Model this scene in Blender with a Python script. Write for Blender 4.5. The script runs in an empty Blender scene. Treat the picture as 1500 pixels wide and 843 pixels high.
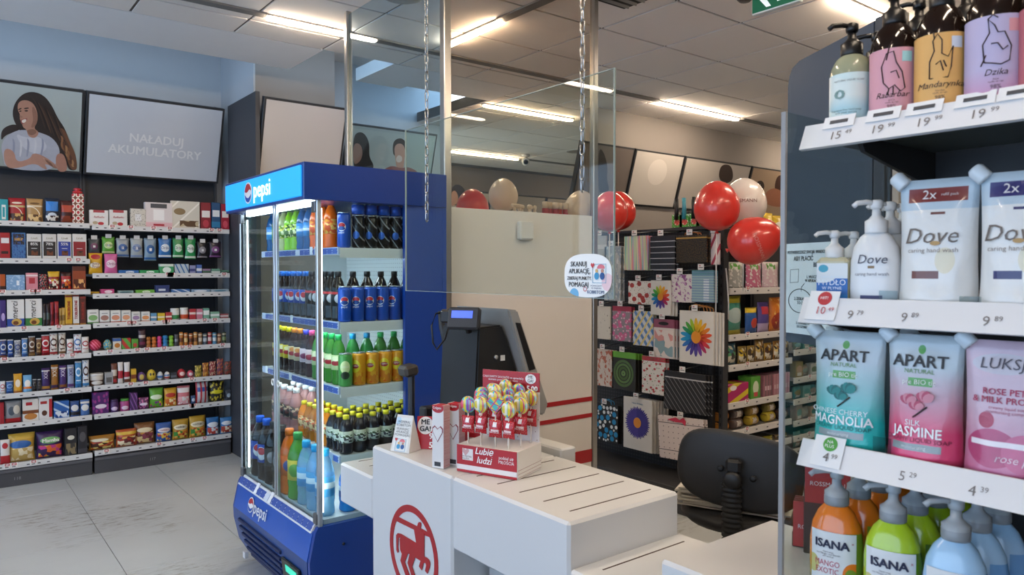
import bpy, bmesh, math, random
from mathutils import Vector, Matrix

S = bpy.context.scene
C = S.collection

# ---------------------------------------------------------------- camera
FPX = 1083.0                      # focal length in pixels of the 1500 x 843 frame
TH = math.atan2(850, FPX)         # heading, from +Y towards +X
PITCH = math.atan2(23.5, FPX)
CAMZ = 1.5
cam = bpy.data.cameras.new('camera')
cam.sensor_width = 36.0
cam.lens = FPX * 36.0 / 1500.0
cam.clip_start = 0.02
camo = bpy.data.objects.new('camera', cam)
C.objects.link(camo)
camo.location = (0, 0, CAMZ)
camo.rotation_euler = (math.pi / 2 - PITCH, 0, -TH)
S.camera = camo
cam.dof.use_dof = True
cam.dof.focus_distance = 3.4
cam.dof.aperture_fstop = 9.0

# ---------------------------------------------------------------- world, view
W = bpy.data.worlds.new('world')
S.world = W
W.use_nodes = True
wn = W.node_tree.nodes
wn['Background'].inputs[0].default_value = (0.62, 0.80, 1.0, 1)
wn['Background'].inputs[1].default_value = 1.65
S.view_settings.view_transform = 'Standard'
S.view_settings.look = 'None'
S.view_settings.gamma = 1
S.view_settings.use_curve_mapping = False
S.view_settings.exposure = 1.2
S.cycles.diffuse_bounces = 6
S.cycles.transparent_max_bounces = 24
LED = 42.0                        # radiance of the ceiling light strips

# ---------------------------------------------------------------- pixel -> world rays
_cp, _sp = math.cos(PITCH), math.sin(PITCH)
_F = Vector((math.sin(TH) * _cp, math.cos(TH) * _cp, -_sp))
_R = Vector((math.cos(TH), -math.sin(TH), 0))
_U = _R.cross(_F)
CAMP = Vector((0, 0, CAMZ))
def ray(px, py): return _F + _R * ((px - 750) / FPX) + _U * ((421.5 - py) / FPX)
def onX(px, py, x): d = ray(px, py); return CAMP + d * (x / d.x)
def onY(px, py, y): d = ray(px, py); return CAMP + d * (y / d.y)
def onZ(px, py, z): d = ray(px, py); return CAMP + d * ((z - CAMZ) / d.z)

# ---------------------------------------------------------------- materials
def lin(h):
    h = h.lstrip('#')
    if len(h) == 3: h = h[0] * 2 + h[1] * 2 + h[2] * 2
    r = []
    for i in (0, 2, 4):
        c = int(h[i:i + 2], 16) / 255.0
        r.append(c / 12.92 if c <= 0.04045 else ((c + 0.055) / 1.055) ** 2.4)
    return (r[0], r[1], r[2], 1.0)
_mats = {}
def _new(name):
    m = bpy.data.materials.new(name)
    m.use_nodes = True
    nt = m.node_tree
    return m, nt, nt.nodes['Principled BSDF']
def M(col, rough=0.5, metal=0.0, var=0.06, scale=9.0, bump=0.0, spec=0.5, coat=0.0, trans=0.0, alpha=1.0, emit=0.0):
    """plain material: one colour with a little procedural variation"""
    k = ('M', col, rough, metal, var, scale, bump, spec, coat, trans, alpha, emit)
    if k in _mats: return _mats[k]
    m, nt, p = _new('mat_' + col.lstrip('#'))
    c = lin(col)
    N, L = nt.nodes, nt.links
    tc = N.new('ShaderNodeTexCoord')
    nz = N.new('ShaderNodeTexNoise')
    nz.inputs['Scale'].default_value = scale
    nz.inputs['Detail'].default_value = 4
    L.new(tc.outputs['Object'], nz.inputs['Vector'])
    mx = N.new('ShaderNodeMix'); mx.data_type = 'RGBA'
    mx.inputs[6].default_value = tuple(max(0, x * (1 - var)) for x in c[:3]) + (1,)
    mx.inputs[7].default_value = tuple(min(1, x * (1 + var)) for x in c[:3]) + (1,)
    L.new(nz.outputs['Fac'], mx.inputs[0])
    L.new(mx.outputs[2], p.inputs['Base Color'])
    p.inputs['Roughness'].default_value = rough
    p.inputs['Metallic'].default_value = metal
    p.inputs['Specular IOR Level'].default_value = spec
    p.inputs['Coat Weight'].default_value = coat
    p.inputs['Transmission Weight'].default_value = trans
    p.inputs['Alpha'].default_value = alpha
    if emit:
        L.new(mx.outputs[2], p.inputs['Emission Color'])
        p.inputs['Emission Strength'].default_value = emit
    if bump:
        b = N.new('ShaderNodeBump'); b.inputs['Strength'].default_value = bump
        b.inputs['Distance'].default_value = 0.004
        L.new(nz.outputs['Fac'], b.inputs['Height']); L.new(b.outputs[0], p.inputs['Normal'])
    _mats[k] = m
    return m
def P(base, *layers, rough=0.42, coat=0.0, metal=0.0, trans=0.0, emit=0.0):
    """printed surface: flat print laid out over the object's own bounding box"""
    k = ('P', base, repr(layers), rough, coat, metal, trans, emit)
    if k in _mats: return _mats[k]
    m, nt, p = _new('print_' + base.lstrip('#'))
    N, L = nt.nodes, nt.links
    tc = N.new('ShaderNodeTexCoord')
    sp = N.new('ShaderNodeSeparateXYZ')
    L.new(tc.outputs['Generated'], sp.inputs[0])
    X, Y, Z = sp.outputs
    def mth(op, a, b=None, c=None):
        n = N.new('ShaderNodeMath'); n.operation = op
        for i, v in enumerate((a, b, c)):
            if v is None: continue
            if isinstance(v, (int, float)): n.inputs[i].default_value = v
            else: L.new(v, n.inputs[i])
        return n.outputs[0]
    def rng(v, a, b): return mth('MULTIPLY', mth('GREATER_THAN', v, a), mth('LESS_THAN', v, b))
    cur = None
    def mix(fac, col):
        nonlocal cur
        n = N.new('ShaderNodeMix'); n.data_type = 'RGBA'
        if cur is None: n.inputs[6].default_value = lin(base)
        else: L.new(cur, n.inputs[6])
        if isinstance(col, str): n.inputs[7].default_value = lin(col)
        else: L.new(col, n.inputs[7])
        L.new(fac, n.inputs[0]); cur = n.outputs[2]
    for ly in layers:
        t = ly[0]
        if t == 'band': mix(rng(Z, ly[2], ly[3]), ly[1])
        elif t == 'rect': mix(mth('MULTIPLY', rng(X, ly[2], ly[3]), rng(Z, ly[4], ly[5])), ly[1])
        elif t == 'oval' or t == 'ring':
            a = mth('DIVIDE', mth('SUBTRACT', X, ly[2]), ly[4]); b = mth('DIVIDE', mth('SUBTRACT', Z, ly[3]), ly[5])
            r2 = mth('ADD', mth('MULTIPLY', a, a), mth('MULTIPLY', b, b))
            mix(mth('LESS_THAN', r2, 1.0) if t == 'oval' else rng(r2, ly[6], 1.0), ly[1])
        elif t == 'grad': 
            mr = N.new('ShaderNodeMapRange'); L.new(Z, mr.inputs[0]); mr.inputs[1].default_value = ly[2]; mr.inputs[2].default_value = ly[3]
            mix(mr.outputs[0], ly[1])
        elif t == 'diag': mix(mth('LESS_THAN', mth('FRACT', mth('ADD', mth('MULTIPLY', X, ly[2]), mth('MULTIPLY', Z, ly[3]))), ly[4]), ly[1])
        elif t in ('art', 'dots', 'mar'):
            cmb = N.new('ShaderNodeCombineXYZ'); L.new(X, cmb.inputs[0]); L.new(Z, cmb.inputs[1])
            asp = ly[-1] if t != 'mar' else 1.0
            if t == 'art':
                vm = N.new('ShaderNodeVectorMath'); vm.operation = 'MULTIPLY'
                L.new(cmb.outputs[0], vm.inputs[0]); vm.inputs[1].default_value = (1, ly[7], 1)
                v = N.new('ShaderNodeTexVoronoi'); v.voronoi_dimensions = '2D'; v.inputs['Scale'].default_value = ly[6]
                L.new(vm.outputs[0], v.inputs['Vector'])
                rp = N.new('ShaderNodeValToRGB'); rp.color_ramp.interpolation = 'CONSTANT'
                cols = ly[1]
                el = rp.color_ramp.elements
                el[0].position = 0; el[0].color = lin(cols[0])
                el[1].position = 1.0 / len(cols); el[1].color = lin(cols[min(1, len(cols) - 1)])
                for i in range(2, len(cols)): e = el.new(i / len(cols)); e.color = lin(cols[i])
                s2 = N.new('ShaderNodeSeparateColor'); L.new(v.outputs['Color'], s2.inputs[0])
                L.new(s2.outputs[0], rp.inputs[0])
                mix(mth('MULTIPLY', rng(X, ly[2], ly[3]), rng(Z, ly[4], ly[5])), rp.outputs[0])
            elif t == 'dots':
                vm = N.new('ShaderNodeVectorMath'); vm.operation = 'MULTIPLY'
                L.new(cmb.outputs[0], vm.inputs[0]); vm.inputs[1].default_value = (1, ly[4], 1)
                v = N.new('ShaderNodeTexVoronoi'); v.voronoi_dimensions = '2D'; v.inputs['Scale'].default_value = ly[2]
                if len(ly) > 5: v.inputs['Randomness'].default_value = ly[5]
                L.new(vm.outputs[0], v.inputs['Vector'])
                mix(mth('LESS_THAN', v.outputs['Distance'], ly[3]), ly[1])
            else:
                nz = N.new('ShaderNodeTexNoise'); nz.inputs['Scale'].default_value = ly[2]; nz.inputs['Detail'].default_value = 5
                L.new(cmb.outputs[0], nz.inputs['Vector'])
                mix(mth('GREATER_THAN', nz.outputs['Fac'], ly[3]), ly[1])
    if cur is None:
        p.inputs['Base Color'].default_value = lin(base)
    else:
        L.new(cur, p.inputs['Base Color'])
        if emit:
            L.new(cur, p.inputs['Emission Color']); p.inputs['Emission Strength'].default_value = emit
    p.inputs['Roughness'].default_value = rough
    p.inputs['Coat Weight'].default_value = coat
    p.inputs['Metallic'].default_value = metal
    p.inputs['Transmission Weight'].default_value = trans
    _mats[k] = m
    return m
def glass(tint='#f2fbff', refl=1.0, clear=1.0):
    k = ('G', tint, refl, clear)
    if k in _mats: return _mats[k]
    m, nt, p = _new('glass_' + tint.lstrip('#'))
    N, L = nt.nodes, nt.links
    N.remove(p)
    tr = N.new('ShaderNodeBsdfTransparent'); tr.inputs[0].default_value = lin(tint)
    gl = N.new('ShaderNodeBsdfGlossy'); gl.inputs['Roughness'].default_value = 0.02
    fr = N.new('ShaderNodeLayerWeight'); fr.inputs[0].default_value = 0.5
    pw = N.new('ShaderNodeMath'); pw.operation = 'POWER'; pw.inputs[1].default_value = 4.0; L.new(fr.outputs['Facing'], pw.inputs[0])
    ml = N.new('ShaderNodeMath'); ml.operation = 'MULTIPLY_ADD'; ml.inputs[1].default_value = 0.45 * refl; ml.inputs[2].default_value = 0.022 * refl
    ms = N.new('ShaderNodeMixShader')
    L.new(pw.outputs[0], ml.inputs[0]); L.new(ml.outputs[0], ms.inputs[0])
    L.new(tr.outputs[0], ms.inputs[1]); L.new(gl.outputs[0], ms.inputs[2])
    L.new(ms.outputs[0], N['Material Output'].inputs[0])
    _mats[k] = m
    return m
def liquid(col, amt=0.35, rough=0.12):
    """tinted plastic / liquid: part see-through, part coloured body"""
    k = ('L', col, amt, rough)
    if k in _mats: return _mats[k]
    m, nt, p = _new('liquid_' + col.lstrip('#'))
    N, L = nt.nodes, nt.links
    p.inputs['Base Color'].default_value = lin(col); p.inputs['Roughness'].default_value = rough
    tr = N.new('ShaderNodeBsdfTransparent'); tr.inputs[0].default_value = lin(col)
    ms = N.new('ShaderNodeMixShader'); ms.inputs[0].default_value = amt
    L.new(p.outputs[0], ms.inputs[1]); L.new(tr.outputs[0], ms.inputs[2])
    L.new(ms.outputs[0], N['Material Output'].inputs[0])
    _mats[k] = m
    return m

_crk = {}
def crinkle(mat, s=0.35, scale=38.0):
    """the same print on creased film"""
    if mat.name in _crk: return _crk[mat.name]
    m = mat.copy(); N, L = m.node_tree.nodes, m.node_tree.links
    p = next(n for n in N if n.type == 'BSDF_PRINCIPLED')
    tc = N.new('ShaderNodeTexCoord'); nz = N.new('ShaderNodeTexNoise'); nz.inputs['Scale'].default_value = scale; nz.inputs['Detail'].default_value = 3; nz.inputs['Distortion'].default_value = 1.2
    b = N.new('ShaderNodeBump'); b.inputs['Strength'].default_value = s; b.inputs['Distance'].default_value = 0.01
    L.new(tc.outputs['Object'], nz.inputs['Vector']); L.new(nz.outputs['Fac'], b.inputs['Height']); L.new(b.outputs[0], p.inputs['Normal'])
    p.inputs['Roughness'].default_value = min(p.inputs['Roughness'].default_value, .3)
    _crk[mat.name] = m
    return m

# ---------------------------------------------------------------- meshes
_mesh = {}
def mesh_from(name, verts, faces, smooth=False):
    me = bpy.data.meshes.new(name)
    me.from_pydata([tuple(v) for v in verts], [], faces)
    me.validate(); me.update()
    if smooth:
        me.polygons.foreach_set('use_smooth', [True] * len(me.polygons))
    me.materials.append(None)
    return me
def bm_mesh(name, bm, smooth=False):
    bmesh.ops.recalc_face_normals(bm, faces=bm.faces)
    me = bpy.data.meshes.new(name); bm.to_mesh(me); bm.free()
    if smooth: me.polygons.foreach_set('use_smooth', [True] * len(me.polygons))
    me.materials.append(None)
    return me
def box(w, d, h, bev=0.0, centre=False):
    """w along x, d along y, h along z, base at z = 0"""
    k = ('box', round(w, 4), round(d, 4), round(h, 4), round(bev, 4), centre)
    if k in _mesh: return _mesh[k]
    bm = bmesh.new()
    bmesh.ops.create_cube(bm, size=1.0)
    for v in bm.verts:
        v.co = Vector((v.co.x * w, v.co.y * d, (v.co.z + (0 if centre else 0.5)) * h))
    if bev > 0: bmesh.ops.bevel(bm, geom=list(bm.edges), offset=min(bev, 0.45 * min(w, d, h)), segments=1, affect='EDGES')
    _mesh[k] = bm_mesh('box', bm)
    return _mesh[k]
def lathe(prof, n=16, sy=1.0, smooth=True):
    k = ('lathe', tuple(prof), n, sy, smooth)
    if k in _mesh: return _mesh[k]
    vs, fs = [], []
    for r, z in prof:
        for i in range(n):
            a = 2 * math.pi * i / n
            vs.append((r * math.cos(a), r * sy * math.sin(a), z))
    for j in range(len(prof) - 1):
        for i in range(n):
            i2 = (i + 1) % n
            fs.append((j * n + i, j * n + i2, (j + 1) * n + i2, (j + 1) * n + i))
    fs.append(tuple(reversed(range(n)))); fs.append(tuple((len(prof) - 1) * n + i for i in range(n)))
    me = mesh_from('lathe', vs, fs, smooth)
    _mesh[k] = me
    return me
def bag_y(x, z, w, d, h, stand=False, crimp=0.07, seed=0):
    """half thickness of a filled bag at local x, z"""
    u = min(1, abs(2 * x / w)); v = z / h
    if stand:
        t = max(0.0, (1 - crimp - v) / (1 - crimp)) ** 0.55 if v < 1 - crimp else 0.0
        t = min(1.0, t * 1.05)
        b = (1 - u ** 3.0) * 0.9 + 0.1 * (v < 0.1)
    else:
        t = math.sin(math.pi * min(1, max(0, (v - crimp) / (1 - 2 * crimp)))) ** 0.55 if crimp < v < 1 - crimp else 0.0
        b = (1 - u ** 2.4) ** 0.7
    wr = 1 + 0.10 * math.sin(17 * x / w + seed) * math.sin(13 * v + 2.1 * seed)
    return max(0.0012, 0.5 * d * t * b * wr)
def bag(w, d, h, stand=False, crimp=0.07, seed=0, nx=8, nz=10):
    k = ('bag', round(w, 4), round(d, 4), round(h, 4), stand, crimp, seed)
    if k in _mesh: return _mesh[k]
    vs, fs = [], []
    zs = [h * j / nz for j in range(nz + 1)]
    for s in (-1, 1):
        for z in zs:
            for i in range(nx + 1):
                x = w * (i / nx - 0.5)
                pinch = 1 - (0.07 * math.sin(math.pi * z / h) if not stand else 0.05 * math.sin(math.pi * z / h))
                vs.append((x * pinch, s * bag_y(x, z, w, d, h, stand, crimp, seed), z))
    n1 = (nx + 1) * (nz + 1)
    g = lambda s, i, j: s * n1 + j * (nx + 1) + i
    for j in range(nz):
        for i in range(nx):
            fs.append((g(0, i, j), g(0, i + 1, j), g(0, i + 1, j + 1), g(0, i, j + 1)))
            fs.append((g(1, i + 1, j), g(1, i, j), g(1, i, j + 1), g(1, i + 1, j + 1)))
    for j in range(nz):
        fs.append((g(0, 0, j), g(0, 0, j + 1), g(1, 0, j + 1), g(1, 0, j)))
        fs.append((g(0, nx, j + 1), g(0, nx, j), g(1, nx, j), g(1, nx, j + 1)))
    for i in range(nx):
        fs.append((g(0, i + 1, 0), g(0, i, 0), g(1, i, 0), g(1, i + 1, 0)))
        fs.append((g(0, i, nz), g(0, i + 1, nz), g(1, i + 1, nz), g(1, i, nz)))
    me = mesh_from('bag', vs, fs, True)
    _mesh[k] = me
    return me
def poly(pts, t=0.002):
    """flat outline in local x, z; front at y = 0 facing -y, thickness t behind it"""
    k = ('poly', tuple((round(a, 4), round(b, 4)) for a, b in pts), t)
    if k in _mesh: return _mesh[k]
    bm = bmesh.new()
    area = sum(pts[i][0] * pts[(i + 1) % len(pts)][1] - pts[(i + 1) % len(pts)][0] * pts[i][1] for i in range(len(pts)))
    if area < 0: pts = list(reversed(pts))
    f = bm.faces.new([bm.verts.new((x, 0, z)) for x, z in pts])
    r = bmesh.ops.extrude_face_region(bm, geom=[f])
    bmesh.ops.translate(bm, vec=(0, t, 0), verts=[e for e in r['geom'] if isinstance(e, bmesh.types.BMVert)])
    bmesh.ops.triangulate(bm, faces=[q for q in bm.faces if len(q.verts) > 4])
    _mesh[k] = bm_mesh('poly', bm)
    return _mesh[k]
def ell(cx, cz, rx, rz, n=24, a0=0.0, a1=2 * math.pi):
    full = abs(a1 - a0 - 2 * math.pi) < 1e-6
    m = n if full else n + 1
    return [(cx + rx * math.cos(a0 + (a1 - a0) * i / n), cz + rz * math.sin(a0 + (a1 - a0) * i / n)) for i in range(m)]
def ring(cx, cz, ro, ri, t=0.002, n=40, sx=1.0):
    vs, fs = [], []
    for y in (0, t):
        for r in (ro, ri):
            for i in range(n):
                a = 2 * math.pi * i / n
                vs.append((cx + sx * r * math.cos(a), y, cz + r * math.sin(a)))
    for i in range(n):
        j = (i + 1) % n
        fs += [(i, j, n + j, n + i), (2 * n + j, 2 * n + i, 3 * n + i, 3 * n + j), (j, i, 2 * n + i, 2 * n + j), (n + i, n + j, 3 * n + j, 3 * n + i)]
    bm = bmesh.new(); bvs = [bm.verts.new(v) for v in vs]
    for f in fs: bm.faces.new([bvs[q] for q in f])
    return bm_mesh('ring', bm)
def tube(pts, r, n=8, closed=False):
    pts = [Vector(p) for p in pts]
    vs, fs = [], []
    m = len(pts)
    for i, p in enumerate(pts):
        a = pts[(i - 1) % m] if (closed or i) else p
        b = pts[(i + 1) % m] if (closed or i < m - 1) else p
        t = (b - a).normalized()
        u = t.cross(Vector((0, 0, 1)) if abs(t.z) < 0.95 else Vector((1, 0, 0))).normalized(); w = t.cross(u)
        for k in range(n):
            an = 2 * math.pi * k / n
            vs.append(p + u * r * math.cos(an) + w * r * math.sin(an))
    for i in range(m if closed else m - 1):
        for k in range(n):
            k2 = (k + 1) % n; i2 = (i + 1) % m
            fs.append((i * n + k, i * n + k2, i2 * n + k2, i2 * n + k))
    if not closed: fs += [tuple(reversed(range(n))), tuple((m - 1) * n + k for k in range(n))]
    bm = bmesh.new(); b = [bm.verts.new(v) for v in vs]
    for f in fs: bm.faces.new([b[q] for q in f])
    return bm_mesh('tube', bm, True)
def text(body, size, bold=0.0, shear=0.0, sx=1.0, align='CENTER', fy=None, z0=0.0, x0=0.0):
    """lettering standing in local x, z, facing -y; fy(x, z) lays it on a curved front"""
    k = ('text', body, size, bold, shear, sx, align, fy and (id(fy)), z0, x0)
    if k in _mesh: return _mesh[k]
    cu = bpy.data.curves.new('lettering', 'FONT')
    cu.body = body; cu.size = size; cu.align_x = align; cu.align_y = 'CENTER'; cu.shear = shear
    cu.resolution_u = 2; cu.space_line = 0.95
    ob = bpy.data.objects.new('lettering', cu)
    me = bpy.data.meshes.new_from_object(ob)
    bpy.data.objects.remove(ob); bpy.data.curves.remove(cu)
    if bold:      # heavier strokes: the same outlines laid side by side
        vs = [v.co.copy() for v in me.vertices]; fs = [tuple(p.vertices) for p in me.polygons]; n = len(vs); dx = bold * size * 2.2
        bpy.data.meshes.remove(me); me = bpy.data.meshes.new('lettering')
        me.from_pydata([(v.x + k * dx, v.y + l * dx * .6, q * .00018) for q, (k, l) in enumerate(((-1, 0), (1, 0), (0, 1), (0, -1))) for v in vs], [], [tuple(i + k * n for i in f) for k in range(4) for f in fs])
    for v in me.vertices:
        x, z = v.co.x * sx + x0, v.co.y + z0
        v.co = (x, ((fy(x, z) - 0.0008) if fy else 0.0) - v.co.z, z)
    me.materials.clear(); me.materials.append(None)
    me.update()
    _mesh[k] = me
    return me

# ---------------------------------------------------------------- objects
def add(name, me, mat=None, parent=None, loc=(0, 0, 0), rot=(0, 0, 0), label=None, cat=None, group=None, kind=None, scale=None):
    o = bpy.data.objects.new(name, me)
    C.objects.link(o)
    if parent is not None: o.parent = parent
    o.location = loc; o.rotation_euler = rot
    if scale is not None: o.scale = scale
    if mat is not None and me is not None:
        o.material_slots[0].link = 'OBJECT'; o.material_slots[0].material = mat
    if label: o['label'] = label
    if cat: o['category'] = cat
    if group: o['group'] = group
    if kind: o['kind'] = kind
    return o
def thing(name, label, cat, loc=(0, 0, 0), rotz=0.0, group=None):
    return add(name, None, None, None, loc, (0, 0, rotz), label, cat, group)
def struct(name, me, mat, loc=(0, 0, 0), rot=(0, 0, 0), parent=None):
    return add(name, me, mat, parent, loc, rot, kind='structure' if parent is None else None)
def words(o, body, size, col, loc, rotz=0.0, name='lettering', **kw):
    return add(name, text(body, size, **kw), M(col, 0.5, var=0.0), o, loc, (0, 0, rotz))
RZ = -math.pi / 2                 # turns a front that faces -y to face -x
ORD = ['first', 'second', 'third', 'fourth', 'fifth', 'sixth', 'seventh', 'eighth', 'ninth', 'tenth', 'eleventh', 'twelfth', 'thirteenth', 'fourteenth', 'fifteenth', 'sixteenth', 'seventeenth', 'eighteenth', 'nineteenth', 'twentieth', 'twenty-first', 'twenty-second', 'twenty-third', 'twenty-fourth']
rnd = random.Random(7)
WHITE, STEEL, DARK, RAIL = '#d8d8d6', '#a9a8a4', '#2d2e31', '#d9d9d8'
# ================================================================ the room
ZC = 3.03
def inview(x, y, z, m=60):
    v = Vector((x, y, z)) - CAMP
    d = v.dot(_F)
    if d < 0.2: return False
    px = 750 + FPX * v.dot(_R) / d; py = 421.5 - FPX * v.dot(_U) / d
    return -m < px < 1500 + m and -m < py < 843 + m
def slab(name, x0, x1, y0, y1, z0, z1, mat, parent=None, bev=0.0):
    me = box(x1 - x0, y1 - y0, z1 - z0, bev)
    return struct(name, me, mat, ((x0 + x1) / 2, (y0 + y1) / 2, z0), parent=parent)
def floor_mat():
    m, nt, p = _new('floor_tile')
    N, L = nt.nodes, nt.links
    g = N.new('ShaderNodeNewGeometry')
    n1 = N.new('ShaderNodeTexNoise'); n1.inputs['Scale'].default_value = 1.3; n1.inputs['Detail'].default_value = 6
    L.new(g.outputs['Position'], n1.inputs['Vector'])
    r1 = N.new('ShaderNodeValToRGB'); r1.color_ramp.elements[0].color = lin('#aaaeae'); r1.color_ramp.elements[1].color = lin('#cdd0cf')
    L.new(n1.outputs['Fac'], r1.inputs[0])
    # dried dirt: streaks that gather in a few patches on the walked way
    mp = N.new('ShaderNodeMapping'); mp.inputs['Scale'].default_value = (10, 34, 1); mp.inputs['Rotation'].default_value = (0, 0, 0.25)
    L.new(g.outputs['Position'], mp.inputs[0])
    n2 = N.new('ShaderNodeTexNoise'); n2.inputs['Scale'].default_value = 1.0; n2.inputs['Detail'].default_value = 8; n2.inputs['Roughness'].default_value = 0.72
    L.new(mp.outputs[0], n2.inputs['Vector'])
    n3 = N.new('ShaderNodeTexNoise'); n3.inputs['Scale'].default_value = 1.1; n3.inputs['Detail'].default_value = 2
    L.new(g.outputs['Position'], n3.inputs['Vector'])
    a = N.new('ShaderNodeMapRange'); a.inputs[1].default_value = 0.50; a.inputs[2].default_value = 0.63; L.new(n2.outputs['Fac'], a.inputs[0])
    b = N.new('ShaderNodeMapRange'); b.inputs[1].default_value = 0.50; b.inputs[2].default_value = 0.60; L.new(n3.outputs['Fac'], b.inputs[0])
    ml = N.new('ShaderNodeMath'); ml.operation = 'MULTIPLY'; L.new(a.outputs[0], ml.inputs[0]); L.new(b.outputs[0], ml.inputs[1])
    m2 = N.new('ShaderNodeMath'); m2.operation = 'MULTIPLY'; m2.inputs[1].default_value = 0.85; L.new(ml.outputs[0], m2.inputs[0])
    mx = N.new('ShaderNodeMix'); mx.data_type = 'RGBA'; L.new(m2.outputs[0], mx.inputs[0]); L.new(r1.outputs[0], mx.inputs[6]); mx.inputs[7].default_value = lin('#6f6657')
    L.new(mx.outputs[2], p.inputs['Base Color'])
    p.inputs['Roughness'].default_value = 0.33
    return m
FLOORM = floor_mat()
floor = slab('floor', -3.2, 9.6, -2.5, 9.0, -0.12, -0.004, M('#5d5a55', 0.8))
ft = box(0.597, 1.197, 0.012, 0.0015)
for i in range(-6, 14):
    x = 0.44 + 0.6 * i
    y = 4.65 - 0.6 + (0.6 if i % 2 else 0.0) - 6.0
    while y < 9:
        if any(inview(x + a, y + b, 0, 20) for a in (-.3, 0, .3) for b in (-.6, 0, .6)):
            add('floor_tile', ft, FLOORM, floor, (x - floor.location.x, y - floor.location.y, 0.12 - 0.012))
        y += 1.2

CEILM = M('#ebe5dd', 0.9, var=0.03, scale=40)
TILEM = M('#ece4db', 0.92, var=0.03, scale=160, bump=0.05)
ceiling = slab('ceiling', -3.2, 9.6, -2.5, 4.85, ZC + 0.008, ZC + 0.1, M('#6f675f', 0.9))
border = M('#eceae8', 0.9, var=0.02)
slab('trim_1', -3.2, 2.15, 4.85, 5.47, ZC, ZC + 0.1, border)
slab('trim_2', 2.70, 3.11, 4.85, 5.47, ZC, ZC + 0.1, border)
slab('trim_3', 3.11, 3.94, 4.85, 5.37, ZC, ZC + 0.1, border)
ceiling2 = slab('ceiling', 3.94, 9.6, 4.85, 9.0, ZC + 0.008, ZC + 0.1, M('#6f675f', 0.9))
slab('ceiling', -3.2, 3.94, 4.85, 6.7, 3.5, 3.56, border)
tl = box(0.582, 0.582, 0.02)
nt_ = 0
for i in range(-9, 10):
    for j in range(-6, 11):
        x0 = 3.94 + 0.6 * i; y0 = 2.74 + 0.6 * j
        par = ceiling if y0 + 0.6 < 4.9 else ceiling2
        if par is ceiling2 and x0 < 3.9: continue
        if x0 + 0.6 > 9.6 or y0 + 0.6 > 9.0: continue
        if any(inview(x0 + a, y0 + b, ZC, 8) for a in (0, .3, .6) for b in (0, .3, .6)):
            add('ceiling_tile', tl, TILEM, par, (x0 + 0.3 - par.location.x, y0 + 0.3 - par.location.y, ZC - par.location.z))
cut = box(0.582, 0.29, 0.02)
for i in range(-9, 10):
    x0 = 3.94 + 0.6 * i
    if x0 < -2.9 or x0 > 3.9: continue
    if inview(x0 + .3, 4.7, ZC): add('ceiling_tile', cut, TILEM, ceiling, (x0 + 0.3 - ceiling.location.x, 4.695 - ceiling.location.y, ZC - ceiling.location.z))

WALLM = M('#aeb4ba', 0.85, var=0.02)
GREYM = M('#6f6a66', 0.85, var=0.03)
slab('wall_back', -3.2, 4.3, 6.6, 6.75, -0.06, 3.56, WALLM)
slab('wall_column', 2.0, 2.66, 5.78, 6.6, -0.06, 3.5, M('#8d8884', 0.85, var=0.02))
slab('wall_column_side', 1.985, 1.999, 5.78, 6.6, -0.06, 3.5, WALLM)
slab('wall_far', 4.3, 9.6, 9.0, 9.12, -0.06, 3.1, GREYM)
slab('wall_partition', 4.85, 9.6, 4.95, 5.07, -0.06, ZC, M('#77716c', 0.85, var=0.03))
slab('wall_right', 9.6, 9.7, -2.5, 9.0, -0.06, 3.1, GREYM)
slab('wall_behind', -3.2, 9.6, -2.6, -2.5, -0.06, 3.1, M('#b9b4ae', 0.85))
slab('wall_shopfront_sill', -3.3, -3.2, -2.5, 6.7, -0.06, 0.35, WALLM)
slab('wall_shopfront_head', -3.3, -3.2, -2.5, 6.7, 2.75, 3.56, WALLM)
win = slab('window_1', -3.27, -3.255, -2.5, 6.7, 0.35, 2.75, glass('#f4f8ff', 0.6))
for y in (-2.45, -0.2, 2.1, 4.4, 6.6): slab('window_frame', -0.03, 0.03, y - 2.1 - .03, y - 2.1 + .03, 0, 2.4, M('#55585c', 0.4), parent=win)

# ---------------------------------------------------------------- LED light strips in their ceiling channels
LEDM = M('#ffe9cf', 0.5, var=0.0, emit=LED)
CHM = M('#7a7672', 0.6)
vis = {(1.6, 4.39): 'bright light strip in the ceiling left of the steel posts', (5.15, 4.435): 'light strip above the gift bags and the balloons',
       (3.98, 5.48): 'light strip seen through the glass in mid ceiling', (5.16, 7.83): 'farthest light strip beside the small security camera',
       (4.0, 2.142): 'light strip nearest the soap shelf, cut by the top of the frame'}
strips = [(1.6, 4.39, 0.52, 0), (5.15, 4.435, 1.18, 0), (3.98, 5.48, 1.08, 0), (5.16, 7.83, 1.08, 0), (4.0, 2.142, 1.0, 0), (2.734, 3.6, 0.58, 1),
          (-2.2, 2.142, 1.15, 0), (0.2, 2.142, 1.15, 0), (1.9, 0.95, 1.15, 0), (-2.2, 0.0, 1.15, 0), (0.4, 0.0, 1.15, 0), (3.2, 0.0, 1.15, 0), (6.6, 2.142, 1.15, 0), (-1.6, 4.39, 1.15, 0), (7.6, 4.435, 1.15, 0), (7.6, 7.83, 1.15, 0)]  # the strip over the cashier's side is added, unseen, to brighten the gift bags
for x, y, ln, turn in strips:
    lab = vis.get((x, y), 'short light strip at right angles to the others, right of the corner post' if turn else None)
    r = math.pi / 2 if turn else 0
    c = (x, y + ln / 2, ZC - 0.012) if turn else (x + ln / 2, y, ZC - 0.012)
    t = add('light_strip', None, None, None, c, (0, 0, r), lab or 'extra light strip in the ceiling overhead, outside the picture', 'light', None if lab else 'ceiling lights overhead')
    add('channel', box(ln + 0.03, 0.055, 0.018), M('#a9a5a0', 0.5), t, (0, 0, 0.0))
    add('diffuser', box(ln, 0.045, 0.016, 0.003), LEDM, t, (0, 0, -0.016))
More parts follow.
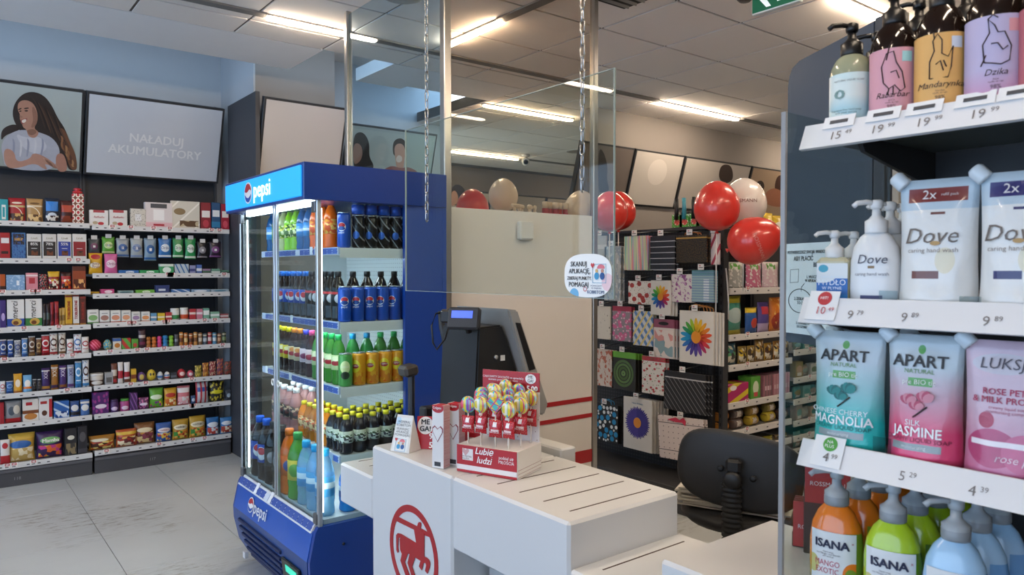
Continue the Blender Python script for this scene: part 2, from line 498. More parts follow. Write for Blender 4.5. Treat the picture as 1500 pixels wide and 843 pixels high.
for x0, x1, y in ((0.2, 1.58, 4.39), (2.14, 5.1, 4.41), (6.4, 9, 4.435), (4.0, 5.1, 7.83), (6.3, 9.0, 7.83)):
    o = add('ceiling_channel', box(x1 - x0, 0.07, 0.012), CHM, None, ((x0 + x1) / 2, y, ZC - 0.011), kind='structure')
add('ceiling_channel', box(0.07, 1.3, 0.012), CHM, None, (2.734, 2.94, ZC - 0.011), kind='structure')

# ---------------------------------------------------------------- steel and glass partition with the striped white panel
STEELM = M('#b5b1ab', 0.28, metal=0.9, var=0.03)
gp = thing('glass_partition', 'tall glass partition with steel posts around the cooler and the white panel', 'partition', (1.95, 3.0, 0))
add('post', box(0.042, 0.042, ZC, 0.004), STEELM, gp, (0, 0, 0))
add('post', box(0.036, 0.036, ZC, 0.004), STEELM, gp, (0, 1.05, 0))
add('post', box(0.036, 0.036, ZC, 0.004), STEELM, gp, (0.985, -0.005, 0))
PG = glass('#e6f3fa', 1.0)
add('pane', box(0.01, 1.01, ZC - 0.02), PG, gp, (0, 0.525, 0.0))
add('pane', box(0.945, 0.01, ZC - 1.83), glass('#f6efe6', 0.9), gp, (0.492, 0, 1.815))
pan = add('white_panel', box(0.944, 0.03, 1.75, 0.002), M('#dcd5cd', 0.45, var=0.02), gp, (0.492, 0, 0.06))
for z0, z1 in ((0.773, 0.797), (0.682, 0.704), (0.43, 0.50)):
    add('red_stripe', box(0.944, 0.004, z1 - z0), M('#a81f24', 0.4), pan, (0, -0.0165, z0 - 0.06))
sb = onY(769, 338, 2.97)
snb = add('white_panel_sensor', box(0.092, 0.035, 0.098, 0.008), M('#d8d5d0', 0.5), None, (sb.x, 2.966, sb.z - 0.049), label='small white rounded sensor box on the tall white panel', cat='sensor')
# ================================================================ confectionery wall: two shelving bays
DARKM = M('#3a3b3f', 0.55, var=0.08)
BACKM = M('#35363a', 0.6, var=0.05)
RAILM = M(RAIL, 0.4, var=0.02)
TAGM = P('#e9e6e2', ('rect', '#b3202a', .18, .82, .45, .95), ('rect', '#efecea', .3, .7, .6, .8), ('rect', '#3a3a3a', .2, .7, .12, .3))
INKM = M('#4a4a4e', 0.6)
YF = 6.17
LZ = [0.127, 0.408, 0.616, 0.866, 1.075, 1.333, 1.555, 1.815]
RZS = [0.136, 0.408, 0.62, 0.877, 1.083, 1.299, 1.45, 1.806]
LROW = ['lowest', 'seventh', 'sixth', 'fifth', 'fourth', 'third', 'second', 'top']
tag_me = box(0.042, 0.002, 0.034)
ink_me = box(0.017, 0.0015, 0.007)
def bay(label, x0, zs, num, tags):
    b = thing('shelving_bay', label, 'shelving', (x0 + 0.5, YF, 0))
    add('back_panel', box(0.99, 0.03, 2.9), BACKM, b, (0, 0.40, 0))
    pl = add('plinth', box(0.985, 0.36, 0.125, 0.003), M('#47474b', 0.5), b, (0, 0.19, 0))
    add('plinth_lip', box(0.985, 0.012, 0.02, 0.002), M('#5b5b60', 0.5), pl, (0, -0.183, 0.1))
    words(pl, num, 0.03, '#8f8f92', (-0.10 if num == '117' else 0.03, -0.182, 0.052))
    for s in (-0.492, 0.492): add('upright', box(0.02, 0.03, 2.9), DARKM, b, (s, 0.375, 0))
    r = random.Random(num)
    for i, z in enumerate(zs):
        sh = add('shelf', box(0.985, 0.37, 0.018), M('#9b9c9e', 0.5), b, (0, 0.195, z + 0.012))
        rl = add('price_rail', box(0.985, 0.012, 0.037, 0.002), RAILM, sh, (0, -0.191, -0.012))
        x = -0.46
        while x < 0.46:
            add('price_mark', ink_me, INKM, sh, (x, -0.198, 0.001)); x += 0.052 + 0.05 * r.random()
        for k in range(tags[i]):
            add('price_tag', tag_me, TAGM, sh, (-0.45 + 0.9 * r.random(), -0.2, -0.004), (0.0, 0.0, 0.0))
    return b
bayL = bay('left shelving bay of sweets, cut by the picture edge', -0.078, LZ, '118', (3, 0, 1, 3, 2, 5, 5, 1))
bayR = bay('right shelving bay of sweets with hanging gum pouches, next to the column', 0.922, RZS, '117', (4, 2, 3, 7, 6, 0, 4, 6))
add('shelving_end_panel', box(0.035, 0.66, 2.86, 0.003), M('#3a3b40', 0.55), None, (1.95, 5.92, 0), label='tall dark grey end panel between the sweets and the column', cat='panel')

R_, D_, W_, B_, G_, Y_, K_, O_ = '#b01f2a', '#3a1d16', '#dfdedd', '#2452a8', '#3f9a3c', '#e0b52a', '#1c1b1f', '#dc7420'
N_, PU, PK, GO, BR, LB, TE, SI, CR, NV = '#6e3a20', '#4b2a78', '#dd7f9e', '#b98d4a', '#5d3320', '#6fa6cf', '#1fa0a0', '#a9b0b5', '#d9d2c2', '#1d2a5a'
def art(cols, z0=0.0, z1=0.55, s=6.0, x0=0.08, x1=0.92, asp=1.3): return ('art', cols, x0, x1, z0, z1, s, asp)
def item(kind, w, h, mat, name, loc, rotz, label, cat, group=None, seed=0, depth=None):
    """one product standing (or hanging) at loc, front facing local -y"""
    if kind == 'box': me = box(w, depth or min(0.05, w), h, 0.002); y = (depth or min(0.05, w)) / 2
    elif kind == 'slab': me = box(w, depth or 0.022, h, 0.002); y = (depth or .022) / 2
    elif kind == 'bag': dp = depth or min(0.075, 0.45 * w); me = bag(w, dp, h, False, 0.06, seed); y = dp / 2
    elif kind == 'pouch': dp = depth or min(0.07, 0.5 * w); me = bag(w, dp, h, True, 0.08, seed); y = dp / 2
    elif kind == 'bar': dp = depth or min(0.03, 0.6 * w); me = bag(w, dp, h, False, 0.05, seed, 6, 10); y = dp / 2
    elif kind == 'tub': r = w / 2; me = lathe(((r * .9, 0), (r, .004), (r, h * .8), (r * .96, h * .82)), 16); y = r
    elif kind == 'jar': r = w / 2; me = lathe(((r * .85, 0), (r, h * .06), (r, h * .7), (r * .8, h * .8), (r * .8, h * .84)), 16); y = r
    elif kind == 'tube': r = w / 2; me = lathe(((r * .9, 0), (r, .004), (r, h * .95), (r * .85, h)), 12); y = r
    elif kind == 'egg': r = w / 2; me = lathe(tuple((max(0.0006, r * math.sin(math.pi * j / 9) * (1.0 + 0.06 * math.cos(math.pi * j / 9))), h * (0.5 - 0.5 * math.cos(math.pi * j / 9))) for j in range(10)), 14); y = r
    elif kind == 'stack':   # a tube of stacked discs
        r = w / 2; n = max(3, int(h / (1.5 * r))); pr = []
        for j in range(n):
            pr += [(r * .72, h * j / n), (r, h * (j + .3) / n), (r, h * (j + .7) / n), (r * .72, h * (j + .97) / n)]
        me = lathe(tuple(pr), 12); y = r
    if kind in ('bag', 'pouch', 'bar'): mat = crinkle(mat)
    c, s = math.cos(rotz), math.sin(rotz)
    o = add(name, me, mat, None, (loc[0] - s * y, loc[1] + c * y, loc[2]), (0, 0, rotz), label, cat, group)
    o['_'] = y
    return o
def lid(o, w, h, col, z): add('lid', lathe(((w / 2 * .98, 0), (w / 2, .003), (w / 2, h * .9), (w / 2 * .92, h)), 16), M(col, 0.4), o, (0, 0, z))
def shelf_row(zs, i, bayname, items, row=None, yoff=0.03, group=None):
    zb = zs[i] + 0.031
    n = len(items)
    for q, it in enumerate(items):
        p0, p1, top, kind, mat, desc = it[:6]
        ex = it[6] if len(it) > 6 else {}
        yy = YF + ex.get('y', yoff)
        pm = (p0 + p1) / 2
        a, b_ = onY(p0, top + 20, yy), onY(p1, top + 20, yy)
        t = onY(pm, top, yy).z
        w = (b_.x - a.x) * 0.97; h = max(0.02, t - zb)
        z = ex.get('z', zb)
        if 'z' in ex: h = max(0.03, t - z)
        nm = ex.get('name', {'box': 'candy_box', 'slab': 'chocolate_box', 'bag': 'candy_bag', 'pouch': 'candy_pouch', 'bar': 'candy_bar', 'tub': 'candy_tub', 'jar': 'candy_jar', 'tube': 'candy_tube', 'egg': 'candy_egg', 'stack': 'candy_tube'}[kind])
        pos = ORD[q] + ' from left'
        lab = '%s, %s on %s %s sweets shelf' % (desc, pos, row or LROW[i], bayname)
        rz = ex.get('rz', (rnd.random() - .5) * 0.12)
        o = item(kind, w, h, mat, nm, ((a.x + b_.x) / 2, yy, z), rz, lab, ex.get('cat', nm.replace('candy_', '').replace('chocolate_', '')), group, seed=q % 4, depth=ex.get('d'))
        y = -o.pop('_') if '_' in o else 0
        if 'lid' in ex: lid(o, w * .86 if kind == 'jar' else w, h * .17, ex['lid'], h * .82)
        for tx in ex.get('t', ()):     # (text, size as share of height, colour, z share, extra)
            kw = dict(tx[4]) if len(tx) > 4 else {}
            vert = kw.pop('vert', False); xo = kw.pop('x', 0) * w
            hw = w / 2
            me = text(tx[0], tx[1] * h, **kw)
            ob = add('lettering', me, M(tx[2], 0.5, var=0), o, (xo, y - 0.003 if kind in ('box', 'slab') else y * 1.04 - 0.0015, tx[3] * h), (0, -math.pi / 2 if vert else 0, 0))
        if 'bow' in ex:
            add('bow', lathe(((.004, 0), (.03, .01), (.034, .02), (.012, .028), (.03, .036), (.02, .045)), 10), M('#c2242c', .35), o, (0, 0, h - .004))
L_, Rb = 'left', 'right'
choc = lambda c: P('#dcdad6', ('rect', c, .06, .94, .14, .70), ('rect', W_, .3, .7, .42, .44), art([c, N_, D_], .16, .34, 5, .3, .75))
shelf_row(LZ, 7, L_, [
 (0, 12, 292, 'box', P('#1f9aa6', ('rect', '#dfe6e0', .2, .7, .1, .75), ('rect', '#1f9aa6', .3, .6, .2, .65)), 'teal chocolate carton'),
 (12, 38, 290, 'pouch', P('#a81c26', ('band', '#c9b27a', .62, .7), ('ring', '#e0d8cc', .2, .25, .62, .42, .86), ('oval', '#e6dcc8', .5, .8, .3, .04), art(['#6b1016', '#3d1c16', '#c39a5a'], .08, .36)), 'red praline pouch with a white ribbon swirl'),
 (39, 64, 291, 'pouch', P('#b18a55', ('band', '#e4d6bb', .66, .72), ('ring', '#efe6d4', .2, .25, .62, .42, .84), ('oval', '#6a4a26', .5, .8, .3, .04), art(['#7a5228', '#d8b57a', '#5a3a1c'], .06, .34)), 'gold praline pouch with a pale ribbon swirl'),
 (65, 88, 290, 'bag', P('#232a3c', ('rect', '#2e7fd0', .1, .9, .48, .86), ('oval', '#cfd8e0', .5, .3, .3, .12), art([K_, '#e8e4da', D_], .1, .3)), 'navy and blue chocolate bag'),
 (88, 110, 294, 'bag', P('#471c18', ('rect', '#b5442e', .1, .9, .5, .8), art([D_, '#8a3c24'], .08, .34)), 'dark brown and red chocolate bag'),
 (106, 123, 284, 'box', P('#7a3b22', ('dots', '#efe4d6', 2.0, .46, 2.6, 0.0), ('dots', '#c5353c', 2.0, .26, 2.6, 0.0)), 'tall heart-patterned gift box with a red bow', {'bow': 1}),
])
shelf_row(RZS, 7, Rb, [
 (131, 159, 308, 'box', P('#e3e0dc', ('rect', '#b0434a', .2, .8, .84, 1.0), ('oval', '#b8a88a', .3, .2, .14, .1), ('oval', '#c02b36', .6, .16, .16, .1)), 'white praline box with red top flap', {'t': [('Raffaello', .17, '#b8303c', .56, {'shear': .15})]}),
 (160, 187, 308, 'box', P('#e3e0dc', ('rect', '#b0434a', .2, .8, .84, 1.0), ('oval', '#b8a88a', .3, .2, .14, .1), ('oval', '#c02b36', .6, .16, .16, .1)), 'white praline box with red top flap', {'t': [('Raffaello', .17, '#b8303c', .56, {'shear': .15})]}),
 (191, 214, 306, 'box', P('#cfc9bd', ('rect', W_, .3, .7, .35, .7), ('dots', '#2e2a26', 6, .13, 1.2)), 'small beige praline box with square window'),
 (212, 253, 297, 'slab', P('#dcd3d2', ('rect', '#f1efee', .3, .7, .3, .72), ('band', '#e3b9c0', .0, .22), ('rect', '#b32a3a', .3, .7, .08, .16), ('rect', '#4b4b50', .2, .8, .78, .95)), 'pale pink praline box with white square', {'d': .05}),
 (250, 293, 295, 'slab', P('#d5cfc0', ('diag', '#f0ece2', 1.3, -1.3, .1), ('oval', '#8a7350', .3, .62, .2, .12), art([CR, '#5b4128', '#bfae8c'], .08, .3, 5, .3, .95)), 'large cream chocolate box with silver ribbon', {'d': .03}),
 (294, 309, 297, 'box', P('#8a1d2c', ('rect', '#efe9e2', .1, .9, .45, .7), ('oval', '#c23a4c', .5, .22, .3, .14)), 'narrow dark red chocolate box with white band'),
 (310, 323, 297, 'box', P('#1e4f7a', ('rect', '#e9ecec', .1, .9, .48, .72), ('band', '#2d7fae', .1, .3)), 'narrow blue chocolate box with white band'),
 (324, 336, 299, 'box', P('#a8253a', ('rect', '#efe9e2', .1, .9, .48, .72), ('oval', '#d9586c', .5, .22, .3, .14)), 'narrow crimson chocolate box with white band'),
])
shelf_row(LZ, 6, L_, [
 (0, 15, 341, 'slab', P('#a31d24', ('rect', W_, .1, .9, .6, .8), ('rect', '#2a1010', .1, .8, .2, .3)), 'red chocolate box with white name field'),
 (17, 38, 341, 'slab', P('#3f6fa6', ('rect', '#2a2320', .1, .9, .55, .95), ('rect', GO, .2, .8, .7, .8), ('mar', '#2a4a86', 9, .55)), 'blue chocolate box with dark upper half'),
 (39, 61, 343, 'slab', choc('#262224'), 'white boxed dark chocolate marked 85%', {'t': [('85%', .15, W_, .6, {'bold': .01}), ('Lindt', .11, '#8a7a5a', .83, {'shear': .2})]}),
 (62, 83, 343, 'slab', choc('#2b2729'), 'white boxed dark chocolate marked 78%', {'t': [('78%', .15, W_, .6, {'bold': .01}), ('Lindt', .11, '#8a7a5a', .83, {'shear': .2})]}),
 (84, 105, 343, 'slab', choc('#2a3f9a'), 'white boxed chocolate with blue field marked 55%', {'t': [('55%', .15, W_, .6, {'bold': .01}), ('Lindt', .11, '#8a7a5a', .83, {'shear': .2})]}),
 (106, 127, 343, 'slab', choc('#8e1f28'), 'white boxed chocolate with dark red field', {'t': [('Lindt', .11, '#8a7a5a', .83, {'shear': .2})]}),
])
shelf_row(LZ, 5, L_, [
 (0, 8, 402, 'box', P('#b5541e', ('band', D_, .0, .3)), 'orange brown chocolate carton'),
 (9, 37, 403, 'slab', P('#7ea3c9', ('rect', '#e8ecf0', .55, .7, .35, .65), ('mar', '#a7c3dc', 5, .56)), 'light blue chocolate box with small white square'),
 (38, 56, 400, 'slab', P('#d58a96', ('rect', '#b4323e', .25, .75, .4, .72), ('band', '#efd9da', .8, .9)), 'pink chocolate tin with red square'),
 (57, 70, 402, 'bag', P('#2e1a1e', ('dots', '#b3323a', 4, .3, 1.6), ('dots', '#e0d6cc', 6, .16, 1.6)), 'dark bag of red wrapped sweets'),
 (70, 88, 398, 'bag', P('#8f1f22', ('band', '#d9ac2c', .72, 1.0), art(['#d9ac2c', R_, D_, '#f0e6d0'], .1, .6)), 'red and yellow sweet bag'),
 (89, 105, 399, 'bag', P('#a8242a', ('band', '#3a1a16', .78, 1.0), art(['#e8dcc8', R_, D_, O_], .1, .6)), 'red and brown sweet bag'),
 (106, 126, 390, 'slab', P('#93401d', ('band', '#5a2414', .8, 1.0), art(['#c9742e', '#5a2414', '#e0a868'], .08, .45, 5)), 'orange brown nut chocolate block'),
])
tob = lambda c: P(c, ('band', '#8e2a22', .92, .97), ('band', '#a8762a', 0, .07))
shelf_row(LZ, 4, L_, [
 (0, 9, 440, 'slab', P('#3d2a72', ('oval', '#b9a6d8', .5, .4, .3, .14)), 'purple chocolate bar box'),
 (10, 36, 439, 'slab', P('#e2e1de', ('band', '#2a4a9a', .05, .32), ('oval', '#c9a44a', .55, .2, .3, .12), ('oval', '#6a3a1c', .5, .17, .16, .07)), 'white merci chocolate box with blue base', {'t': [('merci', .27, '#2b2220', .62, {'vert': 1, 'shear': .2, 'x': -.05})]}),
 (37, 62, 438, 'slab', P('#e2e1de', ('band', '#2f7a3c', .05, .32), ('oval', '#c9a44a', .55, .2, .3, .12), ('oval', '#6a3a1c', .5, .17, .16, .07)), 'white merci chocolate box with green base', {'t': [('merci', .27, '#2b2220', .62, {'vert': 1, 'shear': .2, 'x': -.05})]}),
 (63, 67, 445, 'bar', P('#2a2020', ('band', '#6a6a66', .3, .6)), 'slim black chocolate stick'),
 (68, 73, 445, 'bar', P('#321c1c', ('band', '#55605a', .3, .6)), 'slim dark brown chocolate stick'),
 (74, 79, 443, 'bar', P('#93222a', ('band', '#6a141a', .2, .5)), 'slim red chocolate stick'),
 (80, 86, 442, 'bar', P('#a52a2e', ('band', '#7c1a1e', .3, .55)), 'slim red chocolate stick'),
 (87, 91, 452, 'bar', P('#b08a3a', ('band', '#7c5a22', .3, .6)), 'short gold chocolate stick'),
 (91, 96, 451, 'bar', P('#c09a48', ('band', '#86642a', .3, .6)), 'short gold chocolate stick'),
 (96, 106, 432, 'box', tob('#d9a92e'), 'yellow TOBLERONE bar standing on end', {'t': [('TOBLERONE', .105, '#9c231f', .5, {'vert': 1, 'bold': .02, 'x': .0})]}),
 (107, 116, 431, 'box', tob('#e2dfd8'), 'white TOBLERONE bar standing on end', {'t': [('TOBLERONE', .105, '#9c231f', .5, {'vert': 1, 'bold': .02})]}),
 (117, 126, 434, 'box', tob('#5c2a1e'), 'dark brown chocolate bar standing on end', {'t': [('TOBLERONE', .105, '#9c2f22', .5, {'vert': 1, 'bold': .02})]}),
])
bars = lambda c, b, a: P(c, ('mar', a, 3.1, .56), ('oval', b, .5, .6, .42, .17), ('oval', c, .5, .6, .3, .10), ('rect', b, .15, .85, .26, .30), ('band', a, .06, .16), ('band', '#cfd2d4', .95, 1.0))
shelf_row(LZ, 3, L_, [
 (0, 10, 498, 'bar', bars('#27427f', '#c9cdd4', N_), 'blue and silver chocolate wafer bar'), (11, 20, 498, 'bar', bars('#2b55a0', '#dfe0de', '#18306a'), 'royal blue candy bar'),
 (21, 31, 499, 'bar', bars('#8c8f98', '#33437c', '#d6d4cf'), 'silver candy bar with navy stripe'), (32, 41, 496, 'bar', bars('#5a86bd', '#dbe0e4', '#2a4f8a'), 'pale blue candy bar'),
 (42, 52, 493, 'bar', bars('#5b3a26', '#d8cfc2', '#8a6a3c'), 'brown and cream candy bar'), (53, 61, 496, 'bar', bars('#6f4b2a', '#c2a36a', '#2d1a10'), 'brown and gold candy bar'),
 (61, 73, 491, 'bar', bars('#b0202c', '#efe7e2', '#7a1018'), 'bright red candy bar'), (73, 85, 489, 'bar', bars('#dcd6cc', '#4b2a1a', '#a33030'), 'white candy bar with brown stripe'),
 (86, 97, 488, 'bar', bars('#d3ccc0', '#51301e', '#7d5b3c'), 'cream candy bar with brown stripe'), (98, 108, 497, 'bar', bars('#e2dedb', '#b52a34', '#e8e4e0'), 'short white candy bar with red stripe'),
 (108, 120, 490, 'bar', bars('#dfe2e6', '#3d72b0', '#a72c38'), 'white candy bar with blue stripe'), (120, 131, 494, 'bar', bars('#e2dedb', '#a7242c', '#e8e4e0'), 'white candy bar with dark red stripe'),
])
xx = lambda c, b: P(c, ('band', b, .08, .2), ('band', '#d9d6d0', .86, .9))
shelf_row(LZ, 2, L_, [
 (0, 8, 559, 'bar', bars('#dcdad8', '#b02c36', '#c9c6c2'), 'white and red chocolate bar'), (9, 20, 559, 'bar', bars('#2f5fa2', '#7fa8d0', '#203f7a'), 'blue waffle bar'),
 (20, 33, 548, 'pouch', P('#d9a026', ('oval', '#efe3cc', .5, .5, .3, .2), ('band', '#a8641e', 0, .12)), 'yellow orange waffle pouch'), (34, 47, 550, 'pouch', P('#6fa9d3', ('oval', '#efe9df', .5, .5, .34, .22), ('band', O_, .2, .32)), 'light blue waffle pouch'),
 (48, 54, 556, 'bar', bars('#2a2426', '#5d5a58', '#161314'), 'black chocolate bar'), (55, 60, 556, 'bar', bars('#352c2c', '#6a6460', '#1c1818'), 'dark grey chocolate bar'),
 (61, 74, 540, 'bar', xx('#3f2a63', '#b7863a'), 'purple XXL wafer bar', {'t': [('XXL', .2, '#d9d2e0', .72, {'vert': 1})]}), (75, 86, 535, 'bar', xx('#a06a2a', '#3a2450'), 'golden brown XXL wafer bar', {'t': [('XXL', .2, '#f0e6d4', .72, {'vert': 1})]}),
 (87, 98, 536, 'bar', xx('#4a3170', '#8d5a2c'), 'violet XXL wafer bar', {'t': [('XXL', .2, '#e0d8ea', .72, {'vert': 1})]}), (99, 109, 535, 'bar', xx('#9fa9c4', '#5d3a7a'), 'pale lilac XXL wafer bar', {'t': [('XXL', .2, '#3a2a66', .72, {'vert': 1})]}),
 (110, 120, 530, 'bar', bars('#4b90c6', '#dfe8ee', '#2a66a0'), 'sky blue wafer bar'), (121, 131, 528, 'bar', bars('#d9dde0', '#4a2c20', '#3f7fb6'), 'tall white wafer bar with brown stripe'),
])
shelf_row(LZ, 1, L_, [
 (0, 6, 590, 'box', P('#a8242e'), 'red carton'), (7, 32, 588, 'bag', P('#8d8f92', ('band', '#b3282e', .0, .22), ('oval', '#4b5560', .4, .55, .2, .2), ('oval', '#d9d4c8', .7, .6, .2, .2)), 'silver and red bag of chocolate eggs'),
 (33, 57, 585, 'box', P('#ded9d1', ('band', '#7c4522', .35, .5), ('oval', '#c07f3c', .5, .22, .4, .14), ('rect', R_, .2, .6, .72, .86)), 'white biscuit carton with brown band'),
 (57, 77, 582, 'box', P('#e0dedc', ('rect', '#b3282e', .75, 1, .1, .9), ('oval', '#5a3420', .4, .3, .2, .12), ('rect', '#a33', .1, .6, .7, .82)), 'white carton with red side'),
 (79, 102, 588, 'box', P('#2c62ad', ('diag', '#bcd3e6', 1, 2, .25), art(['#2c62ad', '#dfe6ee', '#1d3f82'], .05, .4, 5)), 'blue biscuit carton with pale stripes'),
 (103, 117, 588, 'pouch', P('#34558f', ('oval', '#e3e2dc', .5, .55, .4, .2), ('band', '#26211f', .1, .3)), 'small blue biscuit pouch'), (118, 132, 586, 'pouch', P('#3f68a5', ('oval', '#e3e2dc', .5, .5, .4, .2), ('band', '#d8d6d0', .75, .88)), 'small blue and white biscuit pouch'),
])
shelf_row(LZ, 0, L_, [
 (0, 15, 645, 'bag', P('#dedad6', ('band', '#b52a30', 0, .35), ('oval', '#b52a30', .5, .75, .3, .12)), 'white and red sweet bag'),
 (12, 53, 636, 'bag', P('#c09a3a', ('oval', '#3465a8', .45, .62, .4, .14), art(['#d9c08a', '#c8a860', '#f0e2bc'], .05, .5, 6), ('band', '#d4ae44', .8, 1)), 'big gold caramel bag with blue emblem'),
 (53, 95, 633, 'bag', P('#3a2352', ('oval', '#6fae62', .5, .68, .36, .12), art(['#d9d24c', '#c23a8a', '#3a2352', '#e06a30'], .06, .5, 6)), 'big purple Mamba chew bag', {'t': [('Mamba', .19, '#eef2e4', .68, {'bold': .02})]}),
 (95, 113, 628, 'box', P('#26252a', ('oval', '#d6d2c4', .5, .66, .3, .08), art(['#26252a', '#8b7a5a', '#3c3836'], .05, .45, 5)), 'black snack box with pale script'),
 (114, 128, 625, 'box', P('#2b2a30', ('oval', '#5a585c', .5, .62, .34, .18), ('band', '#45434a', .05, .2)), 'plain black snack box'),
])
# right bay, rows from the second down
hang = [(129, 147, 349, 373, '#4b5054', '#6b3a5a', 'dark grey'), (149, 169, 347, 372, '#5fa23a', '#cfe0a4', 'lime green'), (170, 190, 349, 377, '#9aa3a8', '#3f66a0', 'silver and blue'), (191, 210, 349, 378, '#a3acb0', '#7b8fb4', 'pale silver'),
        (211, 230, 349, 382, '#7f98ac', '#2a5f9c', 'silver with deep blue foot'), (232, 252, 349, 378, '#2f6fb0', '#dfe8ee', 'bright blue'), (253, 270, 349, 378, '#2f8a4c', '#cfe6d0', 'mid green'), (271, 288, 349, 380, '#2a9152', '#e0eee0', 'emerald green'),
        (289, 305, 354, 379, '#232226', '#8d8a90', 'black'), (307, 325, 354, 378, '#2b1f30', '#7a4a80', 'black and purple')]
for q, (p0, p1, t, b, c, c2, nm) in enumerate(hang):
    yy = YF + 0.06
    a, b_ = onY(p0, t, yy), onY(p1, t, yy); z0 = onY((p0 + p1) / 2, b, yy).z; z1 = onY((p0 + p1) / 2, t, yy).z
    w, h = (b_.x - a.x) * .95, z1 - z0
    lab = nm + ' gum pouch, ' + ORD[q] + ' from left on the hooks beside the column'
    o = add('gum_pouch', bag(w, .035, h, False, .06, q % 4), P(c, ('oval', c2, .5, .5, .33, .2), ('band', c2, .05, .14), ('rect', '#e6e8e8', .4, .6, .42, .55), rough=.3), None, ((a.x + b_.x) / 2, yy + .018, z0), (0.0, 0, 0), lab, 'gum', 'gum pouches on hooks')
    if q in (1, 2, 3, 5, 6, 7): add('lettering', text('Orbit', h * .2, shear=.2), M('#1f3f7a' if q in (2, 3, 5) else '#1a5a34', .5), o, (0, -.0195, h * .5))
    hk = add('hook', box(.006, .30, .005), M('#8a8c8e', .35, metal=.7), bayR, ((a.x + b_.x) / 2 - 1.422, .22, z1 - .006))
    add('price_card', box(.04, .002, .03), M('#d7d7d6', .5), hk, (0, -.155, -.004))
shelf_row(RZS, 6, Rb, [
 (130, 151, 371, 'bag', P('#d9a827', ('oval', '#b3282e', .5, .82, .35, .12), ('oval', '#efe6d0', .45, .42, .36, .14)), 'yellow chewing gum bag', {'y': .025, 't': [('Juicy\nFruit', .16, '#8a2a1e', .42)]}), (153, 173, 372, 'bag', P('#d4679c', ('oval', '#f0d6e2', .5, .5, .36, .2)), 'pink chewing gum bag', {'y': .025, 't': [('Orbit', .2, '#8a2a66', .5, {'shear': .2})]}),
 (174, 204, 396, 'box', P('#2f6cb2', ('oval', '#d8e6f0', .55, .5, .22, .3)), 'long blue gum pack', {'t': [('Orbit', .6, '#1a4a8a', .35, {'x': .05})]}), (205, 233, 396, 'box', P('#2f9a58', ('oval', '#e0f0e4', .55, .5, .22, .3)), 'long green gum pack', {'t': [('Orbit', .6, '#1a6a3a', .35, {'x': .05})]}),
 (234, 255, 387, 'box', P('#3f9d63', ('oval', '#e6f2e8', .5, .4, .3, .3), ('band', '#d8e4da', .75, 1)), 'tall green gum box'), (256, 277, 387, 'box', P('#b9c6cf', ('diag', '#3b6ea6', 3, 1, .3)), 'white and blue gum box'),
 (278, 287, 389, 'box', P('#8d92b8', ('band', '#39427c', .3, .6)), 'violet mint pack'), (288, 296, 388, 'box', P('#4b69a8', ('band', '#dfe4ea', .3, .6)), 'small blue mint pack'),
 (297, 309, 394, 'box', P('#9b7f9c', ('band', '#4c6f58', .2, .6)), 'low mauve mint pack'), (310, 323, 394, 'box', P('#6f9c86', ('band', '#d8ded8', .2, .5)), 'low sage mint pack'), (324, 336, 396, 'box', P('#55806a', ('band', '#303c38', .2, .5)), 'low dark green mint pack'),
], row='second')
shelf_row(RZS, 5, Rb, [
 (131, 146, 429, 'box', P('#c79f27', ('band', '#6a4b18', .2, .5)), 'low yellow gum pack'), (148, 168, 424, 'box', P('#cf4f86', ('oval', '#f2dbe6', .55, .5, .3, .3)), 'pink gum pack'),
 (173, 196, 426, 'box', P('#8fa8a6', ('oval', '#4b6d76', .5, .5, .4, .25)), 'grey green gum pack'), (199, 227, 425, 'box', P('#6db043', ('oval', '#e6f0d8', .55, .5, .22, .3)), 'lime gum pack', {'t': [('Orbit', .55, '#3a6a1a', .4, {'x': .05})]}),
 (228, 249, 418, 'box', P('#28396f', ('rect', '#c9d2e0', .2, .7, .3, .55)), 'tall navy gum box'), (251, 279, 424, 'box', P('#3f6fae', ('diag', '#cfdbe8', 2, 1, .3)), 'royal blue gum pack'),
 (280, 308, 424, 'box', P('#7fa0bd', ('oval', '#e6edf2', .5, .5, .35, .3)), 'pale blue gum pack'), (309, 336, 424, 'box', P('#a8bcc6', ('oval', '#5f8fa6', .5, .5, .35, .25)), 'whitish gum pack'),
], row='third')
wb = lambda c, d: P('#dbdcd8', ('oval', c, .5, .42, .4, .2), ('band', d, 0, .12), ('rect', '#9a9c9c', .2, .8, .72, .8))
